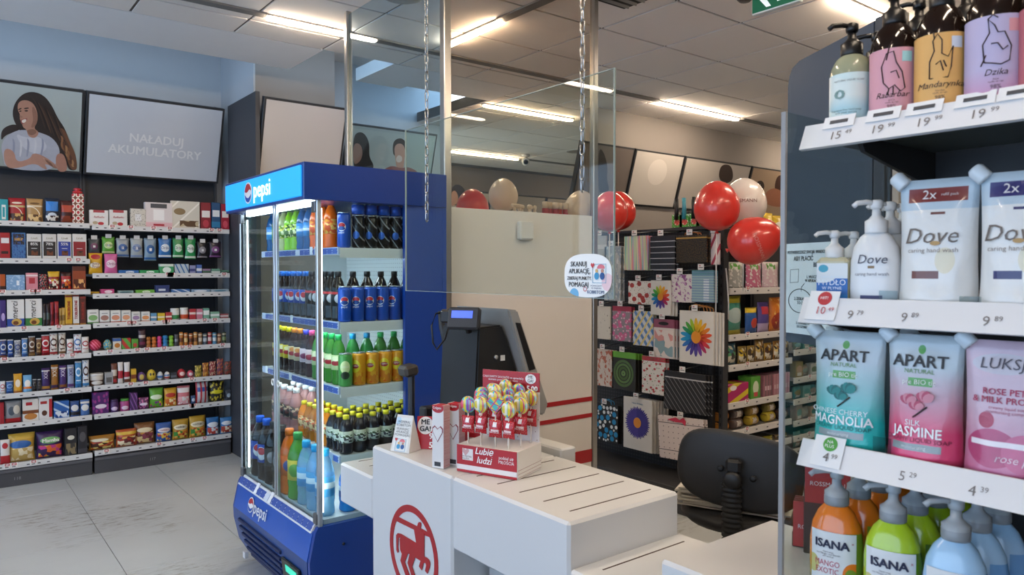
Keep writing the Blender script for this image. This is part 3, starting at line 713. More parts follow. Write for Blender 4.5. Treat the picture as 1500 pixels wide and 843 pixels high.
shelf_row(RZS, 4, Rb, [
 (128, 145, 454, 'box', wb('#7fae6c', '#5a8a4a'), 'white mint box with green leaf'), (146, 161, 455, 'box', wb('#a7796a', '#6f4a44'), 'white mint box with brown emblem'), (162, 177, 455, 'box', wb('#d08a6a', '#b0482c'), 'white mint box with orange fruit'),
 (178, 192, 455, 'box', wb('#e0a078', '#c05a34'), 'white mint box with peach fruit'), (193, 206, 457, 'box', wb('#a48ab0', '#6d5682'), 'white mint box with lilac flower'), (207, 220, 457, 'box', wb('#e09a62', '#c4682a'), 'white mint box with tangerine'),
 (221, 230, 459, 'box', P('#5f93b6', ('band', W_, .4, .6)), 'small blue mint box'), (231, 242, 459, 'box', P('#d6b52e', ('band', '#efe6c8', .4, .6)), 'small yellow mint box'), (243, 252, 458, 'box', P('#b23a3a', ('band', '#e6d4cc', .4, .6)), 'small red mint box'),
 (251, 264, 452, 'tub', P('#dfe3dc', ('band', '#3f8f52', .15, .55)), 'white and green mint tub', {'lid': '#e4e6e0'}), (265, 277, 451, 'tub', P('#e3ddd6', ('band', '#d4552c', .15, .55)), 'white and orange mint tub', {'lid': '#e4e6e0'}),
 (278, 287, 453, 'box', P('#b5303a', ('band', '#e4d6cf', .5, .7)), 'red mint pack'), (288, 297, 453, 'box', P('#cf7f90', ('band', '#efe0e2', .5, .7)), 'pink mint pack'), (298, 307, 452, 'box', P('#7fb59c', ('band', '#eef2ec', .4, .8)), 'white and teal mint pack'),
 (309, 322, 457, 'box', P('#8fbfa0', ('band', '#e4ebe4', .4, .7)), 'low pale green mint pack'), (323, 335, 460, 'box', P('#a35a5c', ('band', '#e0cfcc', .4, .7)), 'low reddish mint pack'),
], row='fourth')
shelf_row(RZS, 3, Rb, [
 (131, 151, 498, 'egg', P('#c42a4c', ('diag', '#e87a96', 4, 3, .35)), 'round crimson ribboned sweet'), (152, 165, 498, 'egg', P('#4f9aae', ('dots', '#d9c25a', 5, .3, 1)), 'round teal surprise ball'), (166, 178, 496, 'box', P('#dcd6c6', ('oval', '#c0792e', .5, .4, .35, .2), ('band', '#3f62a0', .75, 1)), 'white and blue drops box'),
 (179, 192, 496, 'box', P('#c23a34', ('diag', '#5fa84a', 1, 1, .5)), 'red and green drops box'), (193, 203, 497, 'box', P('#5d9a3c', ('oval', '#c64a3c', .5, .4, .3, .2)), 'green drops box'), (203, 214, 483, 'bar', P('#3f2630', ('band', '#c9b9b0', .55, .7), ('band', '#7a3450', .2, .35)), 'tall dark fruit bar'),
 (215, 222, 494, 'stack', M('#b06a28', .4), 'tube of brown sweets'), (223, 230, 494, 'stack', M('#c9722c', .4), 'tube of orange sweets'), (231, 238, 493, 'stack', M('#d23f7e', .4), 'tube of pink sweets'), (239, 247, 492, 'stack', M('#2f7fb8', .4), 'tube of blue sweets'), (248, 255, 492, 'stack', M('#7fb83a', .4), 'tube of lime sweets'), (256, 262, 490, 'bar', P('#4b4a4e', ('band', '#8f9296', .4, .6)), 'narrow grey sweet roll'),
] + [(263 + 7 * i, 269 + 7 * i, 487 + (i % 3), 'tube', P(c, ('band', c2, .3, .6), ('band', '#e3d2b0', .8, .88)), d) for i, (c, c2, d) in enumerate((('#c07a30', '#6e3a18', 'caramel roll'), ('#b56a2a', '#e0c080', 'amber caramel roll'), ('#a85c24', '#5a2f14', 'brown caramel roll'), ('#c98f48', '#7a4a22', 'golden caramel roll'), ('#8f6a4a', '#d8c8b0', 'dull brown caramel roll'), ('#55606a', '#c0c6ca', 'grey mint roll'), ('#a5343a', '#e0c8c0', 'red fruit roll'), ('#5a8fae', '#d9e2e6', 'blue fruit roll'), ('#7c4a2e', '#c9a07a', 'copper fruit roll'), ('#47523c', '#8a9a6a', 'olive fruit roll')))], row='fifth')
shelf_row(RZS, 2, Rb, [
 (132, 153, 548, 'tub', P('#c9c3ba', ('band', '#5a3826', .0, .55), ('oval', '#e3dcd2', .5, .3, .4, .2)), 'brown chocolate cream tub with white lid', {'lid': '#dddcd9', 'cat': 'tub'}), (154, 166, 546, 'box', P('#9a9b9c', ('rect', '#5d5a58', .15, .85, .2, .6)), 'grey candy carton'), (163, 172, 533, 'bar', P('#6d4030', ('band', '#cfc5b8', .4, .7), ('band', '#b3303a', .1, .25)), 'tall brown wafer bar'),
 (173, 181, 531, 'bar', P('#dcd9d6', ('band', '#b52f38', .25, .6)), 'tall white and red wafer bar'), (182, 191, 531, 'bar', P('#e0dddb', ('band', '#a92a34', .3, .55), ('band', '#6a3a26', .05, .2)), 'tall white wafer bar with red band'), (192, 200, 541, 'box', P('#cda42e', ('band', '#7a3a1c', .3, .6)), 'yellow candy carton'),
 (201, 215, 546, 'egg', P('#6a4a86', ('oval', '#c9b45a', .5, .5, .25, .3)), 'purple surprise egg'), (216, 230, 542, 'egg', P('#d6b93a', ('oval', '#4a3a2a', .35, .6, .1, .12), ('oval', '#4a3a2a', .65, .6, .1, .12)), 'yellow smiling surprise egg'), (231, 240, 545, 'egg', P('#cfd2d2', ('band', '#3f6fa6', .3, .55)), 'white and blue surprise egg'), (241, 250, 545, 'egg', P('#d8d4d0', ('band', '#b03a3a', .2, .4), ('band', '#3f6fa6', .5, .65)), 'white, red and blue surprise egg'),
 (251, 259, 546, 'box', P('#3a3b42', ('band', '#6b6f78', .3, .6)), 'dark candy carton'), (261, 274, 541, 'egg', P('#b8303a', ('oval', '#e9c9c4', .5, .5, .3, .2)), 'red surprise egg'), (275, 285, 543, 'egg', P('#c9566c', ('oval', '#efd6da', .5, .5, .3, .2)), 'pink surprise egg'), (286, 296, 536, 'bag', P('#8c7f36', ('dots', '#d9c25a', 4, .35, 1)), 'olive and yellow candy net'), (297, 306, 532, 'bag', P('#a05a2c', ('dots', '#e0a848', 4, .35, 1)), 'orange brown candy net'),
 (307, 317, 530, 'bag', P('#93323a', ('dots', '#d8c0a0', 5, .3, 1)), 'dark red lollipop bag'), (318, 328, 526, 'bag', P('#6e3a52', ('dots', '#d07a3a', 5, .3, 1)), 'plum lollipop bag'), (329, 340, 530, 'bag', P('#5a4a3e', ('dots', '#b5423a', 5, .3, 1)), 'brown lollipop bag'),
], row='sixth')
shelf_row(RZS, 1, Rb, [
 (136, 160, 575, 'box', P('#53276a', ('dots', '#a03a8a', 4, .3, 1), ('oval', '#e6dbe8', .5, .35, .36, .1)), 'purple chewy sweets box'), (161, 175, 586, 'jar', P('#4a2a62', ('oval', '#d5c3de', .5, .35, .35, .18)), 'purple gum jar', {'lid': '#3c2350'}), (176, 191, 585, 'jar', P('#b04a86', ('oval', '#e8d3e2', .5, .35, .35, .18)), 'pink gum jar with green lid', {'lid': '#4f9a3a'}),
 (191, 202, 576, 'box', P('#4b2a5c', ('diag', '#8c5aa0', 2, 2, .3)), 'narrow purple sweets box'), (203, 219, 583, 'bag', P('#5b2b58', ('dots', '#c26aa0', 4, .3, 1), ('oval', '#e0d2e2', .5, .45, .38, .12)), 'plum gummy bag'), (219, 240, 569, 'bag', P('#5fa32e', ('oval', '#e0ecd0', .5, .55, .42, .12), art(['#d94a2c', '#e0c02c', '#5fa32e', '#7a3a8c'], .06, .34, 6)), 'green chewy sweets bag'),
 (241, 260, 569, 'bag', P('#d9a42c', ('oval', '#b8382c', .5, .62, .4, .12), art(['#e8c25a', '#cf6a2a', '#f0e2b0'], .06, .42, 6)), 'yellow fruit jelly bag'), (260, 279, 566, 'bag', P('#d27a80', ('band', '#e9e2e0', .66, .9), art(['#b8323e', '#e6b0b4', '#e2e0dc'], .06, .45, 6)), 'pink strawberry jelly bag'), (280, 287, 580, 'bag', P('#33507a', ('oval', '#b8c6d6', .5, .5, .35, .2)), 'small blue jelly bag'),
 (287, 307, 560, 'bag', P('#c8c6cc', ('band', '#3a5aa0', .55, .75), ('diag', '#b8323c', 3, 0, .4)), 'red and white sour stick bag'), (308, 330, 560, 'bag', P('#26251f', ('dots', '#c9b83a', 5, .32, 1), ('oval', '#d8d02c', .5, .5, .4, .1)), 'black and yellow sour candy bag'), (331, 340, 572, 'bag', P('#3a3f48', ('oval', '#9fb0bc', .5, .5, .3, .2)), 'small dark candy bag'),
], row='seventh')
hari = lambda c: P(c, ('oval', '#efe4c4', .5, .62, .42, .13), art(['#c9982c', '#a3261f', '#3f8a3a', '#e6c25a', '#d9782c'], .06, .46, 7), ('band', c, .86, 1))
shelf_row(RZS, 0, Rb, [
 (130, 170, 639, 'bag', P('#a5732a', ('oval', '#d9d2b8', .4, .7, .34, .1), art(['#d9a63a', '#8a2a26', '#4a2a20', '#e8d07a', '#c0522a'], .05, .6, 6)), 'gold and brown jelly mix bag'), (170, 202, 630, 'bag', P('#b5562c', ('band', '#d9b23a', .7, .86), art(['#e0b45a', '#a8302a', '#f0e2c0', '#6a2a2c'], .05, .6, 6)), 'orange red jelly mix bag'), (197, 228, 620, 'bag', P('#8a5a30', ('oval', '#e3d4b0', .5, .66, .38, .11), art(['#c98a3a', '#6a3226', '#e0c890', '#8a3a50'], .05, .55, 6)), 'brown cola jelly bag', {'y': .05}),
 (229, 253, 620, 'bag', P('#2f5aa2', ('oval', '#e6e0e2', .5, .62, .4, .12), art(['#d8d4d8', '#b8343e', '#2f5aa2', '#e6c04a'], .06, .48, 7)), 'blue HARIBO jelly bag', {'t': [('HARIBO', .13, '#a3242c', .62)]}), (253, 278, 615, 'bag', hari('#b8902c'), 'gold HARIBO jelly bag', {'t': [('HARIBO', .14, '#2b2a2c', .63)]}),
 (278, 303, 610, 'bag', hari('#c0982f'), 'taller gold HARIBO jelly bag', {'t': [('HARIBO', .14, '#2b2a2c', .63)]}), (303, 322, 612, 'bag', P('#2b6aa6', ('oval', '#e2e6ea', .5, .6, .42, .14), art(['#d9c8a0', '#c84a3a', '#e2e6ea'], .06, .45, 6)), 'blue marshmallow bag'), (323, 342, 612, 'bag', P('#3a78b0', ('oval', '#d9dde2', .5, .66, .4, .12), art(['#d98a3a', '#a8402c', '#e8dfc8'], .06, .48, 6)), 'blue bag of orange jellies'),
])
# ================================================================ drinks cooler
BLUE = '#0f3f96'
BLUEM = M('#0c3a8e', 0.28, var=0.03, coat=0.3)
BLUEL = M('#2458b4', 0.28, var=0.03, coat=0.3)
ALU = M('#c3c8cb', 0.3, metal=0.75, var=0.02)
GL = glass('#f1f9fa', 0.75)
XF, YN, YR, XB = 1.23, 2.85, 3.82, 1.85     # front plane, near end, far end, back
def prism_y(prof, y0, y1):
    """outline in x, z drawn out along y"""
    bm = bmesh.new()
    a = [bm.verts.new((x, y0, z)) for x, z in prof]; b = [bm.verts.new((x, y1, z)) for x, z in prof]
    n = len(prof)
    bm.faces.new(a); bm.faces.new(list(reversed(b)))
    for i in range(n): bm.faces.new((a[i], b[i], b[(i + 1) % n], a[(i + 1) % n]))
    return bm_mesh('prism', bm)
ck = thing('drinks_cooler', 'blue open-front drinks cooler with glass doors, lit sign and curved base', 'cooler', (XF, (YN + YR) / 2, 0))
cy = (YN + YR) / 2; hl = (YR - YN) / 2
L3 = lambda x, y, z: (x - XF, y - cy, z)
prof = [(0.10, 0.02), (0.035, 0.06), (-0.01, 0.14), (-0.035, 0.25), (-0.038, 0.31), (-0.012, 0.43), (0.0, 0.45), (XB - XF, 0.45), (XB - XF, 0.02)]
add('base', prism_y([(x + .004, z) for x, z in prof[:6]] + [(x, z - .004) for x, z in prof[6:]], -hl + .022, hl - .022), M('#1c3b80', .35), ck)
for s in (-1, 1): add('side_panel', prism_y(prof, s * hl - (0.022 if s > 0 else 0), s * hl + (0.022 if s < 0 else 0)), BLUEM, ck)
up = add('front_panel', prism_y([(-0.0405, 0.31), (-0.0145, 0.43), (-0.006, 0.432), (-0.034, 0.312)], -hl + .024, hl - .024), BLUEL, ck)
lo = add('louvre_panel', prism_y([(-0.0385, 0.25), (-0.0405, 0.31), (-0.032, 0.31), (-0.004, 0.145), (0.04, 0.065), (0.03, 0.065), (-0.014, 0.14)], -hl + .024, hl - .024), M('#26457f', .35), ck)
for i in range(6):
    z = 0.275 - 0.034 * i
    x = -0.041 + max(0, (0.25 - z)) * 0.26 + max(0, .14 - z) * .25
    add('louvre', box(0.012, 0.56 - .02 * i, 0.016, 0.002), M('#10204a', .5), lo, (x, 0.10, z - .016), (0, -0.2, 0))
dsp = add('control_display', box(0.012, 0.2, 0.095, 0.006), M('#0e0f10', .2), ck, (-0.034, -0.30, 0.165), (0, -0.12, 0))
add('readout', box(0.004, 0.12, 0.03), M('#2ea58a', .4, emit=.7), dsp, (-0.006, -.01, 0.045))
rail_ = add('price_rail', prism_y([(-0.022, 0.424), (0.004, 0.468), (0.010, 0.468), (0.006, 0.43)], -hl + .03, hl - .03), M('#d6dadd', .35), ck)
def rail_tags(par, y0, y1, x, z, rot, seed, hgt=.024):
    r = random.Random(seed); y = y0; me = box(.002, .046, hgt); wm = box(.002, .03, hgt * 1.5)
    while y < y1:
        add('price_label', me, P('#3a55a0', ('rect', '#d3dbea', .0, 1, .08, .26), ('rect', '#d3dbea', .0, 1, .5, .72)) if r.random() < .93 else M('#cdd6e2', .5), par, (x, y, z), (0, rot, 0)); y += .05
    for k in range(2): add('price_card', wm, P('#e8ebee', ('rect', '#3b4a86', 0, 1, .3, .5)), par, (x - .003, y0 + (y1 - y0) * r.random(), z), (0, rot, 0))
rail_tags(rail_, -hl + .06, hl - .05, -0.0193, 0.4318, 0.534, 3, .034)
for dy, sc in ((0.115, 1.0),):      # emblem and word on the base front
    e = (-0.0300, 0.24, 0.372)
    def globe(par, loc, r, rotz, tilt=0.0, rr=None):
        g = add('emblem', poly(ell(0, 0, r, r, 28), .002), M('#e6e6e6', .4), par, loc, (tilt, 0, rotz))
        add('red_wave', poly([(r * .86 * math.cos(a), r * .86 * math.sin(a)) for a in [math.radians(q) for q in range(10, 171, 10)]] + [(-.5 * r, .05 * r), (-.1 * r, .12 * r), (.3 * r, .3 * r), (.6 * r, .28 * r)], .0015), M('#b5282f', .4), g, (0, -.0012, 0))
        add('blue_wave', poly([(r * .86 * math.cos(a), r * .86 * math.sin(a)) for a in [math.radians(q) for q in range(190, 351, 10)]] + [(.6 * r, -.3 * r), (.1 * r, -.5 * r), (-.4 * r, -.4 * r)], .0015), M('#1f4fa8', .4), g, (0, -.0012, 0))
        return g
    globe(ck, (-0.0325, 0.235, 0.372), 0.036, RZ, -0.21)
    add('lettering', text('pepsi', .082, bold=.008), M('#e4e6ea', .4), ck, (-0.0335, 0.105, 0.372), (-0.21, 0, RZ))
add('foot', box(.02, .03, .03), M('#d8d8d6', .5), ck, (0.02, hl - .012, .03))
for x, z in ((.11, .36), (.11, .22)): add('screw_cap', lathe(((.006, 0), (.006, .004), (.003, .005)), 10), M('#101820', .4), ck, (x, -hl, z), (math.pi / 2, 0, 0))
# interior
add('deck', box(XB - XF - .05, 2 * hl - .05, .02), M('#c9d0d2', .4), ck, (.32, 0, .45))
PEG = P('#d9dcd8', ('dots', '#6d7072', 26, .13, 2.6, 0.0))
def pegmat():
    m, nt, p = _new('perforated_back'); N, L = nt.nodes, nt.links
    g = N.new('ShaderNodeNewGeometry'); mp = N.new('ShaderNodeVectorMath'); mp.operation = 'MULTIPLY'; mp.inputs[1].default_value = (50, 50, 50)
    L.new(g.outputs['Position'], mp.inputs[0])
    v = N.new('ShaderNodeTexVoronoi'); v.inputs['Randomness'].default_value = 0; v.inputs['Scale'].default_value = 1; L.new(mp.outputs[0], v.inputs['Vector'])
    t = N.new('ShaderNodeMath'); t.operation = 'LESS_THAN'; t.inputs[1].default_value = .52; L.new(v.outputs['Distance'], t.inputs[0])
    mx = N.new('ShaderNodeMix'); mx.data_type = 'RGBA'; L.new(t.outputs[0], mx.inputs[0]); mx.inputs[6].default_value = lin('#d6d9d6'); mx.inputs[7].default_value = lin('#8b8f90')
    L.new(mx.outputs[2], p.inputs['Base Color']); return m
add('back_panel', box(.02, 2 * hl - .04, 1.36), pegmat(), ck, (XB - XF - .03, 0, .46))
add('rear_cover', box(.02, 2 * hl, 1.9), BLUEM, ck, (XB - XF - .005, 0, .03))
for s in (-1, 1): add('rear_side_panel', box(.205, .02, 1.38), BLUEM, ck, (.512, s * (hl - .012), .45))
add('inner_lining', box(.205, .004, 1.36), M('#cdd3d3', .4), ck, (.512, hl - .025, .46))
for s in (-1, 1): add('side_glass', box(.40, .006, 1.345), GL, ck, (.208, s * (hl - .015), .45))
for k, y in enumerate((-hl / 2, hl / 2)):
    d = add('glass_door', box(.006, hl - .024, 1.335), GL, ck, (.012, y, .457))
    for s in (-1, 1): add('door_edge', box(.014, .016, 1.335, .002), ALU, d, (0, s * (hl / 2 - .014), 0))
    add('hinge', box(.02, .035, .045, .003), M('#6d6e70', .3, metal=.6), d, (-.006, (-1 if k == 0 else 1) * (hl / 2 - .03), 1.285))
    add('hinge', box(.02, .035, .045, .003), M('#6d6e70', .3, metal=.6), d, (-.006, (-1 if k == 0 else 1) * (hl / 2 - .03), .0))
    add('pull', ring(0, 0, .016, .011, .004, 20), M('#e8eaea', .4), d, (-.008, (1 if k == 0 else -1) * (hl / 2 - .034), .53), (0, 0, RZ))
for y in (-hl + .012, hl - .012): add('corner_post', box(.02, .02, 1.345, .003), ALU, ck, (.012, y, .45))
hd = add('header', box(XB - XF + .06, 2 * hl + .02, .15, .003), M('#0b3380', .28, coat=.3), ck, (.282, 0, 1.79))
sg = add('lit_sign', box(.012, 2 * hl - .02, .125, .002), M('#1a86d6', .4, var=.0, emit=.62), hd, (-.342, 0, .0125))
globe(sg, (-.0075, .135, .0625), .050, RZ)
add('lettering', text('pepsi', .105, bold=.008), M('#f2f6f8', .4, var=0, emit=.6), sg, (-.0078, -.045, .066), (0, 0, RZ))
add('light_tube', box(.02, 2 * hl - .12, .012), M('#f4fbff', .4, var=0, emit=7.0), ck, (.03, 0, 1.776))
for y in (-hl + .034, hl - .034): add('light_tube', box(.006, .008, 1.26), M('#f4fbff', .4, var=0, emit=4.5), ck, (.034, y, .50))
SZ = [1.60, 1.285, 1.01, .72, .47]
for i, z in enumerate(SZ[:4]):
    sh = add('shelf', box(.46, 2 * hl - .06, .014), M('#d6dada', .4), ck, (.345, 0, z - .014))
    add('shelf_light', box(.012, 2 * hl - .1, .006), M('#f4fbff', .4, var=0, emit=14.0), sh, (-.205, 0, -.008))
    add('shelf_edge', box(.46, .004, .036), M('#d2d5d3', .4), sh, (0, -hl + .031, -.028))
    pr = add('shelf_price_rail', box(.008, 2 * hl - .06, .03), M('#b4c0d8', .4), sh, (-.234, 0, -.014))
    rail_tags(sh, -hl + .06, hl - .06, -.2395, -.011, 0, i + 5, .023)

# ---------------------------------------------------------------- bottles and cans
def pet(h, r): return ((r * .78, 0), (r * .96, h * .02), (r, h * .06), (r * .93, h * .17), (r, h * .24), (r, h * .60), (r * .97, h * .66), (r * .72, h * .79), (r * .42, h * .88), (r * .40, h * .90))
CAPP = lambda r, h: ((r, 0), (r, h * .9), (r * .9, h))
SIDEN = 14
def bottle(name, h, r, liq, lab, cap, loc, label, cat='bottle', group=None, lz=(.30, .60), rz=0.0):
    o = add(name, lathe(pet(h, r), SIDEN), liq, None, loc, (0, 0, rz), label, cat, group)
    add('wrap', lathe(((r * 1.012, h * lz[0]), (r * 1.012, h * lz[1])), SIDEN), lab, o)
    add('cap', lathe(CAPP(r * .46, h * .105), 12), M(cap, .4), o, (0, 0, h * .895))
    return o
LIPF = lambda x, z: -math.sqrt(max(1e-7, .0305 ** 2 - x * x))
def can(h, r, mat, loc, label, group=None, rz=0.0):
    o = add('drink_can', lathe(((r * .8, 0), (r, h * .05), (r, h * .9), (r * .86, h * .965)), SIDEN), mat, None, loc, (0, 0, rz), label, 'can', group)
    add('can_top', lathe(((r * .88, 0), (r * .9, h * .02), (r * .88, h * .035), (r * .8, h * .03)), SIDEN), M('#c0c4c6', .25, metal=.8), o, (0, 0, h * .96))
    if 'tea can' in label: add('lettering', text('Lipton', .0125, fy=LIPF, z0=h * .6, x0=-.004), M('#f0ead8', .5), o)
    elif 'blue cola' in label and h > .1: add('lettering', text('pepsi', .0125, fy=LIPF, z0=h * .42), M('#e6e8ec', .5), o)
    return o
pep = lambda c: P(c, ('oval', '#e8e8ea', .5, .6, .3, .13), ('oval', '#b9262e', .5, .645, .26, .07), ('oval', '#23468f', .5, .555, .26, .06), rough=.25, metal=.2)
K = {  # kind: (name, height, radius, liquid, wrap, cap)
 'orange soda': (.215, .031, liquid('#ee6a12', .15), P('#e8791c', art(['#f0a03a', '#d9541a', '#f4c060'], 0, 1, 5)), '#ea7a18'),
 'blue lemonade': (.21, .031, liquid('#1f5f9c', .25), P('#3f8fd0', ('band', '#cfe0ee', .4, .6)), '#3a8ac8'),
 'lime soda': (.21, .031, liquid('#8fd02c', .15), P('#4a7a24', art(['#c9e04a', '#3f6a1e', '#e8f0b0'], 0, 1, 5)), '#5aa02a'),
 'pale lemon soda': (.21, .031, liquid('#d9dfa0', .35), P('#7fae3c', art(['#e0d24a', '#6a9a2e', '#eef0c0'], 0, 1, 5)), '#d8dcc8'),
 'blue-cap cola': (.215, .031, liquid('#1a0d08', .1), P('#2048a4', ('oval', '#e8e8ea', .5, .5, .3, .34), ('oval', '#b9262e', .5, .62, .26, .2)), '#1f6fd0'),
 'black-cap cola': (.215, .031, liquid('#140a08', .1), P('#17181c', ('oval', '#c8c8cc', .5, .5, .28, .3), ('band', '#b3262e', .8, .95)), '#1b1b1e'),
 'yellow-band cola': (.215, .031, liquid('#140a08', .1), P('#1a1a1c', ('band', '#e0c22c', .05, .4)), '#1b1b1e'),
 'lemon iced tea': (.215, .031, liquid('#2a1a14', .2), P('#d9c22a', ('oval', '#b3262e', .5, .45, .4, .16), ('oval', '#e8e0a8', .5, .75, .3, .16)), '#e6d21e'),
 'peach iced tea': (.215, .031, liquid('#2c1712', .2), P('#e0cda0', ('oval', '#b3262e', .5, .45, .4, .16), ('oval', '#e0903a', .5, .75, .3, .16)), '#ec8a24'),
 'berry iced tea': (.215, .031, liquid('#2a1420', .2), P('#d8c2cc', ('oval', '#8a2a5a', .5, .45, .4, .2)), '#4a4ac8'),
 'raspberry iced tea': (.215, .031, liquid('#3a161c', .2), P('#e2c6c8', ('oval', '#b3263e', .5, .45, .4, .2)), '#e84a8a'),
 'green iced tea': (.215, .031, liquid('#4f9a3c', .35), P('#cfe0a0', ('oval', '#b3262e', .5, .45, .4, .16), ('oval', '#e8ecc0', .5, .75, .3, .16)), '#2fb45c'),
 'green tea with teal cap': (.215, .031, liquid('#3f9a4c', .35), P('#9fd07a', ('oval', '#b3262e', .5, .4, .4, .16), ('oval', '#e8ecc0', .5, .75, .3, .16)), '#1f8fc0'),
 'pink compote': (.21, .036, liquid('#c08a86', .3), P('#3a3430', art(['#c9a888', '#3a3430', '#7a4a44'], 0, 1, 5)), '#e6e6e4'),
 'amber juice': (.165, .029, liquid('#c87a1e', .25), P('#b5804a', art(['#d9602a', '#e8c890', '#8a4a20'], 0, 1, 5)), '#e8d422'),
 'orange juice': (.165, .029, liquid('#ee8a1a', .15), P('#c98a4a', art(['#e8702a', '#f0d8a0', '#8a5a2a'], 0, 1, 5)), '#e8d422'),
 'dark currant juice': (.165, .030, liquid('#1a1218', .1), P('#b9c0ae', art(['#3f5a2e', '#d8dccc', '#2a2a30'], 0, .7, 6)), '#e8d422'),
 'large cola': (.30, .046, liquid('#140b0a', .1), P('#1f4aa8', ('oval', '#e8e8ea', .5, .5, .3, .36), ('oval', '#b9262e', .5, .62, .26, .2)), '#1f5fd0'),
 'large black cola': (.30, .046, liquid('#120b0b', .1), P('#18181b', ('oval', '#8d8d92', .5, .5, .25, .3)), '#1b1b1e'),
 'large orange soda': (.30, .044, liquid('#ee7a14', .2), P('#e06a1a', ('oval', '#2a4a9a', .5, .5, .3, .3)), '#e87a1c'),
 'large lime soda': (.30, .046, liquid('#5fae3c', .3), P('#d9c23a', ('oval', '#5aa02a', .5, .5, .32, .32)), '#3fa04c'),
 'mineral water': (.28, .041, liquid('#a9d4ea', .55), P('#4fa6dc', ('band', '#dff0f8', .4, .7)), '#25aee6'),
 'blue sports drink': (.215, .038, liquid('#1f8fe0', .2), P('#2a6fc0', ('band', '#e6eef4', .4, .7)), '#1f6fd8'),
 'large orange juice': (.20, .046, liquid('#e8a81e', .15), P('#e8c8a0', art(['#d9703a', '#f0e0c0', '#b0522a'], 0, 1, 5)), '#d9582c'),
}
CANK = {'short blue cola can': (.044, .0285, M('#1c50b4', .25, metal=.2)), 'tall blue cola can': (.152, .0285, pep('#1c50b4')), 'black cola can': (.142, .0285, P('#17181c', ('diag', '#8a8e94', 1.5, 2.5, .14), ('oval', '#2f5fb4', .5, .4, .26, .12), rough=.25, metal=.2)),
        'peach tea can': (.142, .030, P('#e09a1e', ('oval', '#e8d02a', .42, .6, .36, .2), ('oval', '#a8242c', .42, .6, .26, .07), art(['#e0601a', '#d9801e', '#e8a82a'], .05, .4, 5), rough=.3, metal=.15)),
        'lime tea can': (.142, .030, P('#4f9a4a', ('oval', '#d8e0a0', .45, .6, .34, .2), ('oval', '#2a3a2a', .45, .35, .3, .12), rough=.3, metal=.15))}
ROWN = ['top', 'second', 'third', 'fourth', 'lowest']
def put(kind, x, y, i, where, dz=0.0):
    z = SZ[i] + dz + .001
    lab = '%s, %s, %s cooler shelf' % (kind if 'can' in kind.split() else kind + ' bottle', where, ROWN[i])
    grp = 'drinks on the %s cooler shelf' % ROWN[i]
    if kind in CANK: h, r, m = CANK[kind]; return can(h, r, m, (x, y, z), lab, grp, RZ + .5 * (rnd.random() - .5) if False else (rnd.random() - .5) * .8 - .6)
    h, r, li, wr, cp = K[kind]
    return bottle('drink_bottle', h, r, li, wr, cp, (x, y, z), lab, 'bottle', grp, rz=(rnd.random() - .5) * .8 - .7)
def front(i, kinds, x0, y0, step, rows=2, dx=.072, skip=0):
    for rr in range(rows):
        for q, k in enumerate(kinds):
            if rr and q < skip: continue
            put(k, x0 + dx * rr, y0 + step * q + .004 * (rnd.random() - .5), i, '%s from near end, %s row' % (ORD[q], ['front', 'second', 'third'][rr]))
def side(i, kinds, x0, y, step, dz=0.0, word='along side glass'):
    for q, k in enumerate(kinds): put(k, x0 + step * q, y, i, '%s %s' % (ORD[q], word), dz)
# top shelf
front(0, ['orange soda', 'orange soda', 'orange soda', 'blue lemonade', 'blue lemonade', 'lime soda', 'lime soda', 'pale lemon soda', 'pale lemon soda', 'blue lemonade'], 1.39, 3.065, .0785, 1)
put('tall blue cola can', 1.385, 2.925, 0, 'alone at the side glass')
side(0, ['black cola can'] * 5, 1.448, 2.918, .0605, word='in the side can pack')
for q in range(5): put('short blue cola can', 1.448 + .0605 * q, 2.918, 0, '%s on top of the side can pack' % ORD[q], .144)
# second shelf
front(1, ['black-cap cola'] * 5 + ['blue-cap cola'] * 6, 1.385, 2.985, .070, 1)
side(1, ['tall blue cola can'] * 7, 1.382, 2.915, .060)
side(1, ['yellow-band cola'] * 5, 1.455, 2.985, .068, word='behind the side cans')
# third shelf
front(2, ['green iced tea', 'green iced tea', 'green iced tea', 'green iced tea', 'raspberry iced tea', 'berry iced tea', 'peach iced tea', 'peach iced tea', 'lemon iced tea', 'lemon iced tea', 'lemon iced tea'], 1.385, 2.985, .070, 1)
side(2, ['lime tea can'] + ['peach tea can'] * 6, 1.384, 2.915, .063)
side(2, ['green tea with teal cap', 'green tea with teal cap', 'green iced tea', 'green iced tea', 'green iced tea'], 1.455, 2.990, .068, word='behind the side cans')
# fourth shelf
front(3, ['dark currant juice', 'dark currant juice', 'dark currant juice', 'orange juice', 'orange juice', 'amber juice', 'amber juice', 'orange juice'], 1.385, 2.915, .064, 2, .064)
for rr in range(4): side(3, ['dark currant juice'] * 5, 1.513, 2.915 + .064 * rr, .064, word='dark bottle in %s row from side glass' % ORD[rr])
for rr in range(2):
    for q in range(4): put('pink compote', 1.39 + .08 * rr, 3.47 + .078 * q, 3, '%s from middle, %s row' % (ORD[q], ['front', 'second'][rr]))
# deck
front(4, ['mineral water', 'mineral water', 'mineral water', 'large lime soda', 'large orange soda', 'large black cola', 'large black cola', 'large cola', 'large cola'], 1.298, 2.935, .098, 1)
side(4, ['blue sports drink', 'large orange juice', 'large orange juice', 'large orange juice'], 1.40, 2.93, .094)
